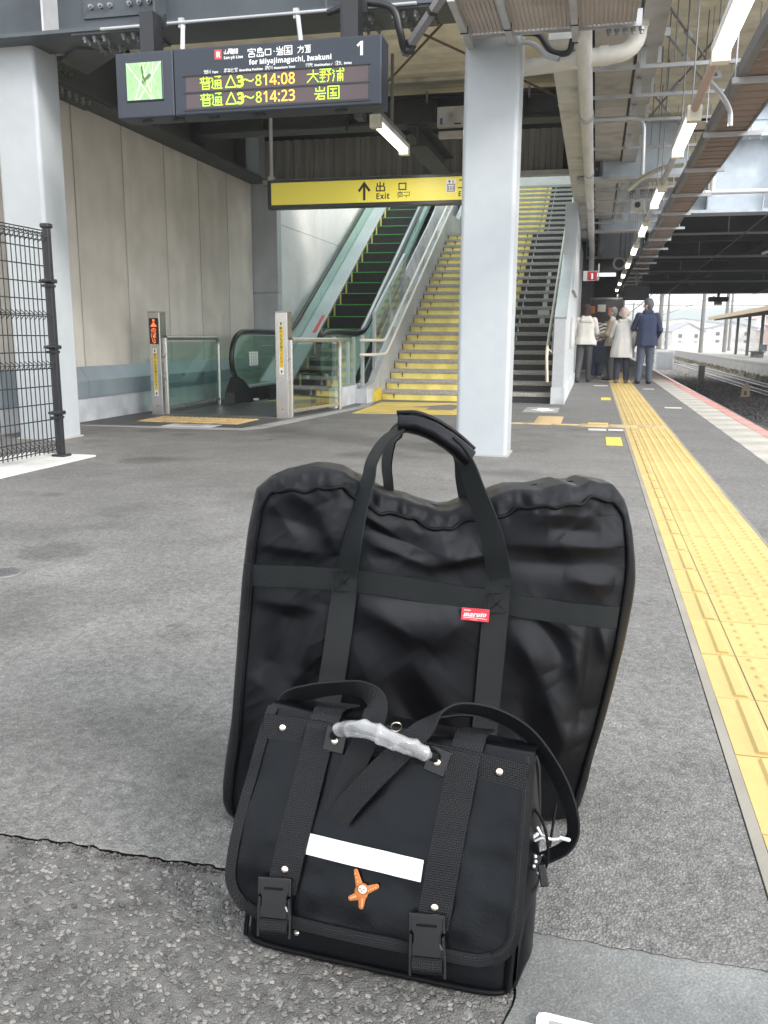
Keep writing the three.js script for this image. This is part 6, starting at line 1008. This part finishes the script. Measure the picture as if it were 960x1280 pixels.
  const vertical = (pts, rest, widths, name) => { const c = curve(pts.map(([x, y]) => [x, y, 0])), P = []; for (let i = 0; i <= 16; i++) { const p = c.getPoint(i / 16); P.push(on(p.x, p.y, 0.0075)); } for (const r of rest) P.push(V(...r)); smesh(name, ribbon(P, widths.map((w) => V(...w)), 0.047, 0.003, 140), K.web, bag); };
  vertical(sL, [[-0.092, 0.56, 0.115], [-0.082, 0.61, 0.105], [-0.066, 0.665, 0.09], [-0.058, 0.70, 0.08], [-0.036, 0.735, 0.07], [-0.006, 0.757, 0.065]], [[1, 0, 0], [1, 0, 0], [1, 0, 0], [1, 0, 0.1], [0.95, 0, 0.5], [0.5, -0.2, 0.9], [0.15, -0.15, 1]], 'handle_strap');
  vertical(sR, [[0.160, 0.55, 0.115], [0.145, 0.60, 0.105], [0.128, 0.645, 0.092], [0.115, 0.685, 0.08], [0.100, 0.715, 0.068], [0.085, 0.735, 0.062]], [[1, 0, 0], [1, 0, 0], [1, 0, 0], [1, 0, 0.1], [0.95, 0, 0.4], [0.7, 0.4, 0.75], [0.2, 0.2, 1]], 'handle_strap');
  const rear = (pts, ws) => smesh('handle_strap', ribbon(pts.map((p) => V(...p)), ws.map((p) => V(...p)), 0.042, 0.003, 60), K.web, bag);
  rear([[-0.03, 0.55, -0.05], [-0.026, 0.63, -0.05], [-0.03, 0.685, -0.045], [-0.02, 0.735, -0.015], [0.0, 0.757, 0.03]], [[0.45, 0, 0.9], [0.4, 0, 0.9], [0.4, 0, 0.9], [0.3, -0.2, 0.95], [0.15, -0.2, 1]]);
  rear([[0.145, 0.55, -0.05], [0.128, 0.62, -0.05], [0.12, 0.655, -0.045], [0.112, 0.70, -0.02], [0.085, 0.733, 0.03]], [[0.7, 0, 0.7], [0.7, 0, 0.7], [0.6, 0.1, 0.8], [0.4, 0.3, 0.9], [0.2, 0.2, 1]]);
  // padded wrap that closes round both handles
  const wc = curve([[-0.012, 0.764, 0.052], [0.022, 0.762, 0.056], [0.058, 0.747, 0.058], [0.092, 0.724, 0.06], [0.118, 0.702, 0.064]]);
  const wrap = gridGeo(60, 36, (u, v) => { const p = wc.getPoint(u), t = wc.getTangent(u), n = V(t.y * -1, t.x, 0).normalize(), a = v * Math.PI * 2, fl = 1 + 0.10 * (vnoise(u * 9 + 5, v * 6, 999, 7) - 0.5); return p.addScaledVector(n, Math.cos(a) * 0.0165 * fl + (Math.cos(a) > 0.7 ? 0.002 : 0)).addScaledVector(V(0, 0, 1), Math.sin(a) * 0.027 * fl); }, true);
  smesh('handle_wrap', wrap, K.nylon, bag);
  smesh('wrap_flap', ribbon([[-0.012, 0.781, 0.03], [0.024, 0.780, 0.034], [0.060, 0.765, 0.036], [0.094, 0.742, 0.036], [0.125, 0.714, 0.038]].map((p) => V(...p)), [V(0, 0.25, 1), V(0.2, 0.3, 1)], 0.05, 0.004, 50), K.nylon, bag);
  // stitched cross where strap and handle meet, and the red label
  const st = []; for (const [x, y] of [[0.169, 0.444], [-0.107, 0.482]]) { const q = (dx, dy) => on(x + dx, y + dy, 0.0115); for (const [a, b] of [[[-0.017, -0.017], [0.017, 0.017]], [[-0.017, 0.017], [0.017, -0.017]], [[-0.018, -0.018], [0.018, -0.018]], [[-0.018, 0.018], [0.018, 0.018]], [[-0.018, -0.018], [-0.018, 0.018]], [[0.018, -0.018], [0.018, 0.018]]]) st.push(rod(q(...a), q(...b), 0.0007, 5)); }
  part('stitching', st, K.edge, bag);
  const lt = canvas(320, 160, (c) => { c.fillStyle = '#c32a3a'; c.fillRect(0, 0, 320, 160); c.strokeStyle = c.fillStyle = '#f4e9e6'; c.save(); c.transform(1, -0.06, -0.28, 1, 40, 8); c.font = 'bold 84px serif'; c.fillText('maruto', 8, 104, 262); c.restore(); c.font = 'bold 26px sans-serif'; c.fillText('Prefer', 26, 34); c.lineWidth = 6; c.beginPath(); c.moveTo(24, 132); c.quadraticCurveTo(160, 112, 296, 128); c.stroke(); c.font = '15px sans-serif'; c.fillText('CYCLING BAG', 100, 150); });
  const lg = new THREE.PlaneGeometry(0.05, 0.022, 8, 1), lp = lg.attributes.position; for (let i = 0; i < lp.count; i++) lp.setZ(i, 0.0016 * Math.sin(lp.getX(i) * 90));
  lg.computeVertexNormals(); const lz = frontZ(0.13, 0.427) + 0.011; const lm = smesh('red_label', lg, mat(1, 1, 1, { map: lt, roughness: 0.6 }), bag); lm.position.set(0.129, 0.4235, lz); lm.rotation.z = -0.08;
  const lb = part('label_backing', put(rbox(-0.0255, 0.0255, -0.0115, 0.0115, -0.0022, -0.0012, 0.0004, 1), 0, 0, 0, 0, 0, -0.08).translate(0.129, 0.4235, lz - 0.001), mat(0.45, 0.03, 0.04), bag);
}
// ------------------------------------------------------------------ the satchel in front
{
  const th = 0.349, s = thing('satchel', 'black coated satchel with two buckled straps, a white band and an orange sloth patch', 'bag', [-0.487, 0, -1.098], -0.0524);
  s.rotation.order = 'YXZ'; s.rotation.x = -th;
  const sh = (x, y) => y - 0.052 * x * clamp(y / 0.36, 0, 1.1);
  const sup = (a, n) => Math.pow(Math.max(0, 1 - Math.pow(Math.abs(a), n)), 1 / n);
  const D = 0.15, H = 0.362;
  const bodyAt = (sx, sz, v) => {
    const tv = sup(2 * v - 1, 12), x0 = lerp(0.004, 0.01, v), x1 = lerp(0.418, 0.424, v), cx = (x0 + x1) / 2, hx = (x1 - x0) / 2, d = lerp(D, 0.115, v) / 2;
    const x = cx + sx * hx * (0.96 + 0.04 * tv), zc = -d + sz * d * (0.9 + 0.1 * tv) * Math.min(1, 0.25 + tv);
    let z = zc; if (sz > 0) z += 0.012 * (1 - sx * sx) * Math.sin(Math.PI * v) * sz + 0.004 * (fbm((x + 1) / 2, v / 2 + 0.1, 12, 3, 8) - 0.5);
    const y = 0.002 + v * H + (-zc) * Math.tan(th) * (1 - v) * 1.0;
    return V(x, sh(x, y), z);
  };
  smesh('body', gridGeo(160, 90, (u, v) => { const a = u * 2 * Math.PI + Math.PI / 2, c = Math.cos(a), d = Math.sin(a), n = 2 / 9; return bodyAt(Math.sign(c) * Math.pow(Math.abs(c), n), Math.sign(d) * Math.pow(Math.abs(d), n), 0.5 - 0.5 * Math.cos(Math.PI * v) * 0.5 - 0.5 * (1 - 2 * v) * 0.5); }, true), K.coated, s);
  // piping round the foot and up the right side
  const pp = []; for (let i = 0; i <= 60; i++) { const a = -0.1 + (Math.PI + 0.2) * i / 60, c = Math.cos(a), d = Math.sin(a); pp.push(bodyAt(Math.sign(c) * Math.pow(Math.abs(c), 0.25), Math.sign(d) * Math.pow(Math.abs(d), 0.25), 0.012).add(V(0, -0.002, 0.003))); }
  part('piping', [new THREE.TubeGeometry(new THREE.CatmullRomCurve3(pp), 140, 0.0042, 7), tube([0.02, 0.1, 0.25, 0.5, 0.75, 0.92].map((v) => bodyAt(0.985, 0.93, v).add(V(0.001, 0, 0.002))), 0.004, 60, 7), tube([0.02, 0.1, 0.25, 0.5, 0.75, 0.92].map((v) => bodyAt(-0.985, 0.93, v).add(V(-0.001, 0, 0.002))), 0.004, 60, 7)], K.edge, s);
  // flap: hangs over the front, rounded lower corners, soft dents
  const prof = curve([[0, 0.052, 0.031], [0, 0.12, 0.0315], [0, 0.2, 0.026], [0, 0.28, 0.019], [0, 0.338, 0.013], [0, 0.362, 0.004], [0, 0.370, -0.014], [0, 0.372, -0.05], [0, 0.371, -0.10]], 0.5);
  const XL = [[0.04, -0.012], [0.1, -0.022], [0.21, -0.018], [0.33, 0.0], [0.4, 0.011]], XR = [[0.04, 0.424], [0.1, 0.428], [0.21, 0.429], [0.33, 0.428], [0.4, 0.427]];
  const dent = (x, y) => 0.010 * (fbm((x + 1) / 2, (y + 1) / 2, 16, 2, 66) - 0.5) + 0.006 * (fbm((x + 1) / 2, (y + 1) / 2, 40, 2, 12) - 0.5) - 0.006 * Math.exp(-Math.pow((x - 0.16) / 0.05, 2) - Math.pow((y - 0.25) / 0.05, 2)) + 0.006 * Math.exp(-Math.pow((x - 0.03) / 0.03, 2) - Math.pow((y - 0.19) / 0.05, 2)) - 0.005 * Math.exp(-Math.pow((x - 0.385) / 0.03, 2) - Math.pow((y - 0.2) / 0.06, 2));
  const flapZ = (x, y) => { let lo = 0, hi = 0.62; for (let i = 0; i < 22; i++) { const m = (lo + hi) / 2; if (prof.getPoint(m).y < y) lo = m; else hi = m; } return prof.getPoint((lo + hi) / 2).z + (y < 0.35 ? dent(x, y) * sstep(0.36 - y, 0, 0.06) : 0) + 0.008 * (1 - Math.pow((x - 0.21) / 0.21, 2)) * sstep(0.36 - y, 0, 0.2); };
  const flapPt = (sx, t) => {
    const p = prof.getPoint(t), y = p.y, r = 0.06, s0 = y - 0.052; let inset = 0; if (t < 0.4 && s0 < r) inset = r - Math.sqrt(Math.max(0, r * r - (r - s0) * (r - s0)));
    const xl = pl(XL, y) + inset, xr = pl(XR, y) - inset, x = lerp(xl, xr, (sx + 1) / 2), z = t < 0.52 ? flapZ(x, y) : p.z;
    return V(x, sh(x, y), z - 0.004 * Math.pow(Math.abs(sx), 8));
  };
  smesh('flap', gridGeo(110, 120, (u, v) => flapPt(2 * u - 1, v * v * 0.3 + v * 0.7)), K.coated, s);
  const on = (x, y, d = 0.003) => V(x, y, flapZ(x, y + 0.052 * x * clamp(y / 0.36, 0, 1.1)) + d);
  // bound edge of the flap
  const bp = [], bw = []; const edgePt = (sx, t, inx, iny) => { const p = flapPt(sx, t); p.x += inx; p.y += iny; p.z += 0.0035; return p; };
  for (let i = 0; i <= 22; i++) { const t = 0.62 - 0.60 * i / 22; bp.push(edgePt(-1, t, 0.0065, 0)); bw.push(V(1, 0, -0.05)); }
  for (let i = 1; i < 10; i++) { const t = 0.02 * (1 - i / 10); const q = flapPt(-1 + 0.0 * i, t); bp.push(q.add(V(0.0045, 0.0055, 0.0035))); bw.push(V(0.75, 0.6, 0)); }
  for (let i = 1; i < 30; i++) { bp.push(edgePt(-1 + 2 * i / 30, 0.0, 0, 0.0065)); bw.push(V(0, 1, 0)); }
  for (let i = 9; i > 0; i--) { const t = 0.02 * (1 - i / 10); bp.push(flapPt(1, t).add(V(-0.0045, 0.0055, 0.0035))); bw.push(V(-0.75, 0.6, 0)); }
  for (let i = 22; i >= 0; i--) { const t = 0.62 - 0.60 * i / 22; bp.push(edgePt(1, t, -0.0065, 0)); bw.push(V(-1, 0, -0.05)); }
  smesh('flap_binding', ribbon(bp, bw, 0.0165, 0.0042, 260), K.webFront, s);
  const strip = (name, pts, w, dir, d, m = K.webFront, n = 24, th2 = 0.0028, parent = s) => { const c = curve(pts.map(([x, y]) => [x, y, 0])), P = []; for (let i = 0; i <= n; i++) { const p = c.getPoint(i / n); P.push(on(p.x, p.y, d)); } return smesh(name, ribbon(P, [V(...dir), V(...dir)], w, th2, 70), m, parent); };
  strip('cross_webbing', [[0.004, 0.331], [0.07, 0.3325], [0.21, 0.327], [0.35, 0.3185], [0.42, 0.311]], 0.037, [0, 1, 0], 0.003);
  const down = (x0, y0, x1, y1, w) => { const P = []; for (let i = 0; i <= 6; i++) { const t = prof.getPoint(0.98 - 0.36 * i / 6); P.push(V(x0 + 0.002, t.y - 0.05 * x0 + 0.005, t.z + 0.003)); } for (let i = 1; i <= 24; i++) { const y = lerp(y0 - 0.012, y1, i / 24), x = lerp(x0, x1, i / 24); P.push(on(x, y, 0.0068)); } return smesh('buckle_strap', ribbon(P, [V(1, 0.02, 0), V(1, 0.02, 0)], w, 0.003, 140), K.webFront, s); };
  const straps = [down(0.1015, 0.362, 0.0745, 0.10, 0.047), down(0.328, 0.35, 0.3065, 0.092, 0.0475)];
  strip('reflective_band', [[0.1045, 0.1715], [0.19, 0.1675], [0.2835, 0.1625]], 0.0305, [0.05, 1, 0], 0.003, K.reflect, 20, 0.002);
  const stitch = []; for (let i = 0; i < 60; i++) for (const o of [-0.0125, 0.0125]) { const t = i / 60, x = lerp(0.107, 0.281, t), y = lerp(0.1714, 0.1626, t) + o; stitch.push(rod(on(x, y, 0.0043), on(x + 0.0017, y, 0.0043), 0.00035, 4)); }
  part('stitching', stitch, mat(0.45, 0.47, 0.48), s);
  // rivets
  const rv = new THREE.LatheGeometry([[0, 0.0022], [0.0028, 0.0021], [0.0047, 0.0014], [0.0058, 0], [0.0058, -0.001]].map((p) => new THREE.Vector2(...p)), 20).rotateX(Math.PI / 2);
  const rvm = mat(0.72, 0.64, 0.54, { roughness: 0.22, metalness: 1 });
  const rivet = (x, y, d) => { const o = smesh('rivet', rv, rvm, s); o.position.copy(on(x, y, d)); return o; };
  rivet(0.036, 0.332, 0.0055); rivet(0.380, 0.3135, 0.0055); rivet(0.0765, 0.131, 0.0095); rivet(0.3075, 0.118, 0.0095);
  const lr = smesh('rivet', rv, rvm, s); lr.position.set(0.1, 0.04, 0.027); lr.scale.setScalar(0.7);
  // buckles: body with the two side prongs, ladder bar and the short lower webbing
  const buckle = (x, y, name) => {
    const b = new THREE.Group(); b.name = 'buckle'; b.position.copy(on(x, y + 0.04, 0.010)); b.position.y = y; b.scale.set(0.94, 0.85, 0.94); b.rotation.z = 0.10; b.rotation.x = 0.0; s.add(b);
    const bodyShape = [[-0.021, 0.0], [0.021, 0.0], [0.0225, 0.012], [0.0195, 0.020], [0.0195, 0.034], [0.0235, 0.042], [0.0235, 0.062], [-0.0235, 0.062], [-0.0235, 0.042], [-0.0195, 0.034], [-0.0195, 0.020], [-0.0225, 0.012]];
    part('buckle_body', extrude(bodyShape, 0.008, 'z', 0, 0.0016), K.plastic, b);
    part('prong', extrude([[-0.0275, 0.004], [-0.0235, 0.003], [-0.0232, 0.03], [-0.0265, 0.034]], 0.006, 'z', 0.001, 0.001), K.plastic, b); part('prong', extrude([[0.0275, 0.004], [0.0235, 0.003], [0.0232, 0.03], [0.0265, 0.034]].reverse(), 0.006, 'z', 0.001, 0.001), K.plastic, b);
    part('upper_bar', [rbox(-0.0285, 0.0285, 0.058, 0.066, -0.001, 0.009, 0.002, 2), rbox(-0.0285, -0.0235, 0.036, 0.062, 0, 0.009, 0.002, 2), rbox(0.0235, 0.0285, 0.036, 0.062, 0, 0.009, 0.002, 2)], K.plastic, b);
    part('ladder_frame', [rbox(-0.029, -0.024, -0.034, 0.004, -0.001, 0.007, 0.0018, 2), rbox(0.024, 0.029, -0.034, 0.004, -0.001, 0.007, 0.0018, 2), rbox(-0.026, 0.026, -0.0035, 0.004, -0.001, 0.007, 0.0018, 2)], K.plastic, b);
    smesh('webbing_loop', ribbon([V(0, -0.001, 0.0), V(0, -0.006, 0.007), V(0, -0.017, 0.0095), V(0, -0.026, 0.006), V(0, -0.029, -0.004), V(0, -0.031, -0.016), V(0, -0.034, -0.03)], [V(1, 0, 0), V(1, 0, 0)], 0.046, 0.003, 50), K.webFront, b);
    part('lip', rbox(-0.016, 0.016, 0.046, 0.05, 0.0095, 0.0108, 0.0005, 1), K.edge, b);
  };
  buckle(0.0705, 0.0640); buckle(0.3045, 0.0550);
  // carrying handle: webbing core in a clear wrinkled sleeve, held by two riveted tabs
  const tab = (x, y, r) => { const t = part('handle_tab', put(rbox(-0.017, 0.017, -0.019, 0.019, -0.002, 0.002, 0.0018, 2), 0, 0, 0, 0, 0, r), K.plastic, s); t.position.copy(on(x, y, 0.0085)); rivet(x, y - 0.002, 0.0112); };
  tab(0.1265, 0.326, -0.1); tab(0.288, 0.3165, -0.25);
  const hc = curve([[0.124, 0.332, 0.03], [0.142, 0.347, 0.05], [0.17, 0.353, 0.064], [0.205, 0.350, 0.07], [0.24, 0.341, 0.064], [0.268, 0.330, 0.05], [0.287, 0.321, 0.03]]);
  part('handle_core', new THREE.TubeGeometry(hc, 60, 0.0065, 10), K.webFront, s);
  const ridge2 = (a, b, per) => 1 - Math.abs(2 * vnoise(a, b, per, 3) - 1);
  const sleeve = gridGeo(160, 40, (u, v) => { const w = 0.08 + u * 0.86, p = hc.getPoint(w), t = hc.getTangent(w), n = V(-t.y, t.x, 0).normalize(), m = V().crossVectors(t, n), a = v * 2 * Math.PI, e = 1 - Math.pow(Math.abs(2 * u - 1), 5) * 0.55, r = 0.0128 * e * (1 + 0.42 * (ridge2(u * 7, v * 3, 3) - 0.5) + 0.03 * (ridge2(u * 30, v * 8, 8) - 0.5)); return p.addScaledVector(n, Math.cos(a) * r).addScaledVector(m, Math.sin(a) * r); }, true);
  smesh('clear_sleeve', sleeve, mat(0.93, 0.94, 0.95, { physical: true, roughness: 0.06, transmission: 0.78, thickness: 0, ior: 1.5, clearcoat: 1, clearcoatRoughness: 0.06 }), s);
  part('metal_ring', put(new THREE.TorusGeometry(0.008, 0.0014, 8, 24), 0.222, 0.358, 0.03, 0.5, 0.4, 0), mat(0.5, 0.42, 0.3, { roughness: 0.25, metalness: 1 }), s);
  // shoulder strap: over the top from the left, folded behind the handle, out to the right side
  const rb = (pts, ws, w, name = 'shoulder_strap') => smesh(name, ribbon(pts.map((p) => V(...p)), ws.map((p) => V(...p)), w, 0.003, 120), K.webFront, s);
  rb([[0.0, 0.335, -0.05], [0.02, 0.372, -0.035], [0.07, 0.392, -0.015], [0.125, 0.404, 0.0], [0.165, 0.402, 0.015], [0.187, 0.385, 0.028], [0.182, 0.345, 0.036], [0.166, 0.30, 0.039], [0.153, 0.255, 0.040], [0.146, 0.222, 0.0405]], [[0.3, 0.35, 0.9], [0.15, 0.5, 0.85], [0.0, 0.55, 0.85], [0.1, 0.5, 0.85], [0.5, 0.55, 0.65], [0.95, 0.2, 0.2], [1, 0.12, 0.05], [1, 0.28, 0], [1, 0.32, 0], [1, 0.5, 0]], 0.038);
  rb([[0.150, 0.216, 0.0415], [0.170, 0.246, 0.0445], [0.199, 0.283, 0.046], [0.232, 0.322, 0.042], [0.262, 0.358, 0.034], [0.28, 0.385, 0.012], [0.31, 0.395, -0.02], [0.36, 0.389, -0.045], [0.41, 0.365, -0.058], [0.45, 0.32, -0.062], [0.476, 0.275, -0.062], [0.487, 0.235, -0.062], [0.478, 0.208, -0.064], [0.45, 0.187, -0.07], [0.43, 0.178, -0.072]], [[1, -0.5, 0], [0.85, -0.5, 0.05], [0.8, -0.55, 0.1], [0.8, -0.5, 0.2], [0.7, -0.5, 0.5], [0.3, 0.1, 0.9], [0.15, 0.4, 0.85], [0.2, 0.5, 0.8], [0.35, 0.45, 0.75], [0.5, 0.35, 0.7], [0.55, 0.2, 0.75], [0.5, 0, 0.85], [0.3, -0.2, 0.9], [0.1, -0.3, 0.9], [0, -0.3, 1]], 0.036);
  rb([[0.27, 0.372, -0.06], [0.32, 0.38, -0.075], [0.38, 0.366, -0.085], [0.42, 0.33, -0.09], [0.43, 0.28, -0.09], [0.435, 0.2, -0.09]], [[0, 0.1, 1], [0, 0.1, 1], [0, 0.1, 1]], 0.034, 'side_strap');
  smesh('side_gusset', gridGeo(20, 40, (u, v) => V(0.424 + 0.016 * Math.sin(v * Math.PI) * Math.sin(u * Math.PI), 0.04 + v * 0.3 - 0.02, -0.015 - u * 0.115 + 0.02 * v)), K.coated, s);
  smesh('side_pocket', gridGeo(24, 30, (u, v) => V(0.421 + 0.018 * Math.pow(Math.sin(u * Math.PI), 0.5) * (0.4 + 0.6 * Math.min(1, v * 5)), 0.03 + v * 0.13 + 0.03 * u - 0.02, -0.02 - u * 0.105)), K.coated, s);
  part('pocket_piping', tube([[0.424, 0.141, -0.02], [0.438, 0.146, -0.05], [0.437, 0.157, -0.1], [0.424, 0.17, -0.125]], 0.003, 24, 6), K.edge, s);
  // ring, snap hooks and cords at the side
  const white = mat(0.72, 0.72, 0.74, { roughness: 0.3, metalness: 0.3 });
  part('ring', put(new THREE.TorusGeometry(0.013, 0.002, 8, 20), 0.444, 0.178, -0.055, 0, 1.0, 0), M.chrome, s);
  part('snap_hook', [tube([[0.436, 0.236, -0.03], [0.444, 0.226, -0.03], [0.456, 0.221, -0.035], [0.468, 0.222, -0.04]], 0.0022, 16, 6), tube([[0.434, 0.216, -0.03], [0.446, 0.222, -0.028], [0.453, 0.214, -0.03]], 0.002, 14, 6), put(new THREE.CapsuleGeometry(0.003, 0.012, 4, 8), 0.432, 0.222, -0.028, 0, 0, -0.9), put(new THREE.CapsuleGeometry(0.003, 0.012, 4, 8), 0.476, 0.223, -0.042, 0, 0, 1.5)], white, s);
  part('cord', [tube([[0.43, 0.262, -0.03], [0.444, 0.245, -0.026], [0.452, 0.222, -0.026], [0.455, 0.198, -0.028], [0.453, 0.18, -0.03]], 0.0024, 24, 6), tube([[0.46, 0.27, -0.05], [0.458, 0.24, -0.04], [0.456, 0.21, -0.036]], 0.002, 16, 6)], K.edge, s);
  part('plug', put(rbox(-0.006, 0.006, -0.016, 0.016, -0.004, 0.004, 0.002, 2), 0.45, 0.17, -0.03, 0, 0, 0.25), K.plastic, s);
  part('small_clip', [put(rbox(-0.008, 0.008, -0.012, 0.012, -0.003, 0.003, 0.002, 2), 0.437, 0.186, -0.03, 0, 0, -0.2)], K.plastic, s); part('clip_bead', [[0.437, 0.195], [0.438, 0.188], [0.436, 0.181]].map(([x, y]) => put(new THREE.SphereGeometry(0.0026, 8, 6), x, y, -0.026)), white, s);
  // embroidered orange sloth patch
  const pt = new THREE.Group(); pt.name = 'sloth_patch'; pt.position.copy(on(0.197, 0.12, 0.003)); pt.rotation.z = -0.05; pt.scale.set(1, 1, 0.35); s.add(pt);
  const thread = tex(128, 0.006, (u, v) => { const a = Math.sin((u + v) * 8 * Math.PI); return [0.86 + 0.14 * a, 0.82 + 0.18 * a, 0.78 + 0.2 * a]; });
  const or = mat(0.52, 0.185, 0.045, { roughness: 0.75, map: thread }), limb = (a, b, r0, r1, n) => part(n, rod(V(...a, 0.002), V(...b, 0.002), r0, 12, r1), or, pt), ball = (x, y, r, m, n, sy = 1, z = 0.002) => { const g = new THREE.SphereGeometry(r, 18, 12).scale(1, sy, 1).translate(x, y, z); return part(n, g, m, pt); };
  part('torso', [new THREE.SphereGeometry(0.0105, 18, 12).scale(1, 1.15, 0.9).translate(0.0, -0.001, 0.001)], or, pt);
  for (const [a, b, r0, r1, n] of [[[-0.003, 0.005], [-0.0125, 0.026], 0.0062, 0.0034, 'arm'], [[0.006, 0.003], [0.0215, 0.012], 0.0062, 0.0038, 'arm'], [[-0.004, -0.007], [-0.0145, -0.0125], 0.006, 0.0038, 'leg'], [[0.002, -0.008], [0.003, -0.0205], 0.0062, 0.0038, 'leg']]) { limb(a, b, r0, r1, n); ball(...b, r1 * 1.02, or, n === 'arm' ? 'hand' : 'foot'); }
  ball(0.002, 0.0045, 0.0088, mat(0.40, 0.12, 0.04, { roughness: 0.75, map: thread }), 'head', 0.95, 0.006); ball(0.002, 0.0042, 0.0066, mat(0.74, 0.66, 0.52, { roughness: 0.8 }), 'face', 0.92, 0.011);
  for (const dx of [-0.003, 0.003]) { const g = ball(0.002 + dx, 0.0052, 0.0018, mat(0.28, 0.12, 0.06), 'eye_patch', 0.7, 0.0172); }
  ball(0.002, 0.0025, 0.0013, M.black, 'nose', 0.8, 0.0178);
  part('stitch_dots', Array.from({ length: 16 }, (_, i) => { const [a, b] = [[[-0.004, 0.008], [-0.012, 0.024]], [[0.009, 0.004], [0.020, 0.011]], [[-0.006, -0.008], [-0.013, -0.012]], [[0.002, -0.010], [0.003, -0.019]]][i % 4], t = Math.floor(i / 4) / 3.2; return new THREE.SphereGeometry(0.0009, 6, 5).translate(lerp(a[0], b[0], t) + (i % 2 ? 0.0015 : -0.0012), lerp(a[1], b[1], t), 0.0075); }), mat(0.75, 0.5, 0.3), pt);
}
renderer.render(scene, camera);
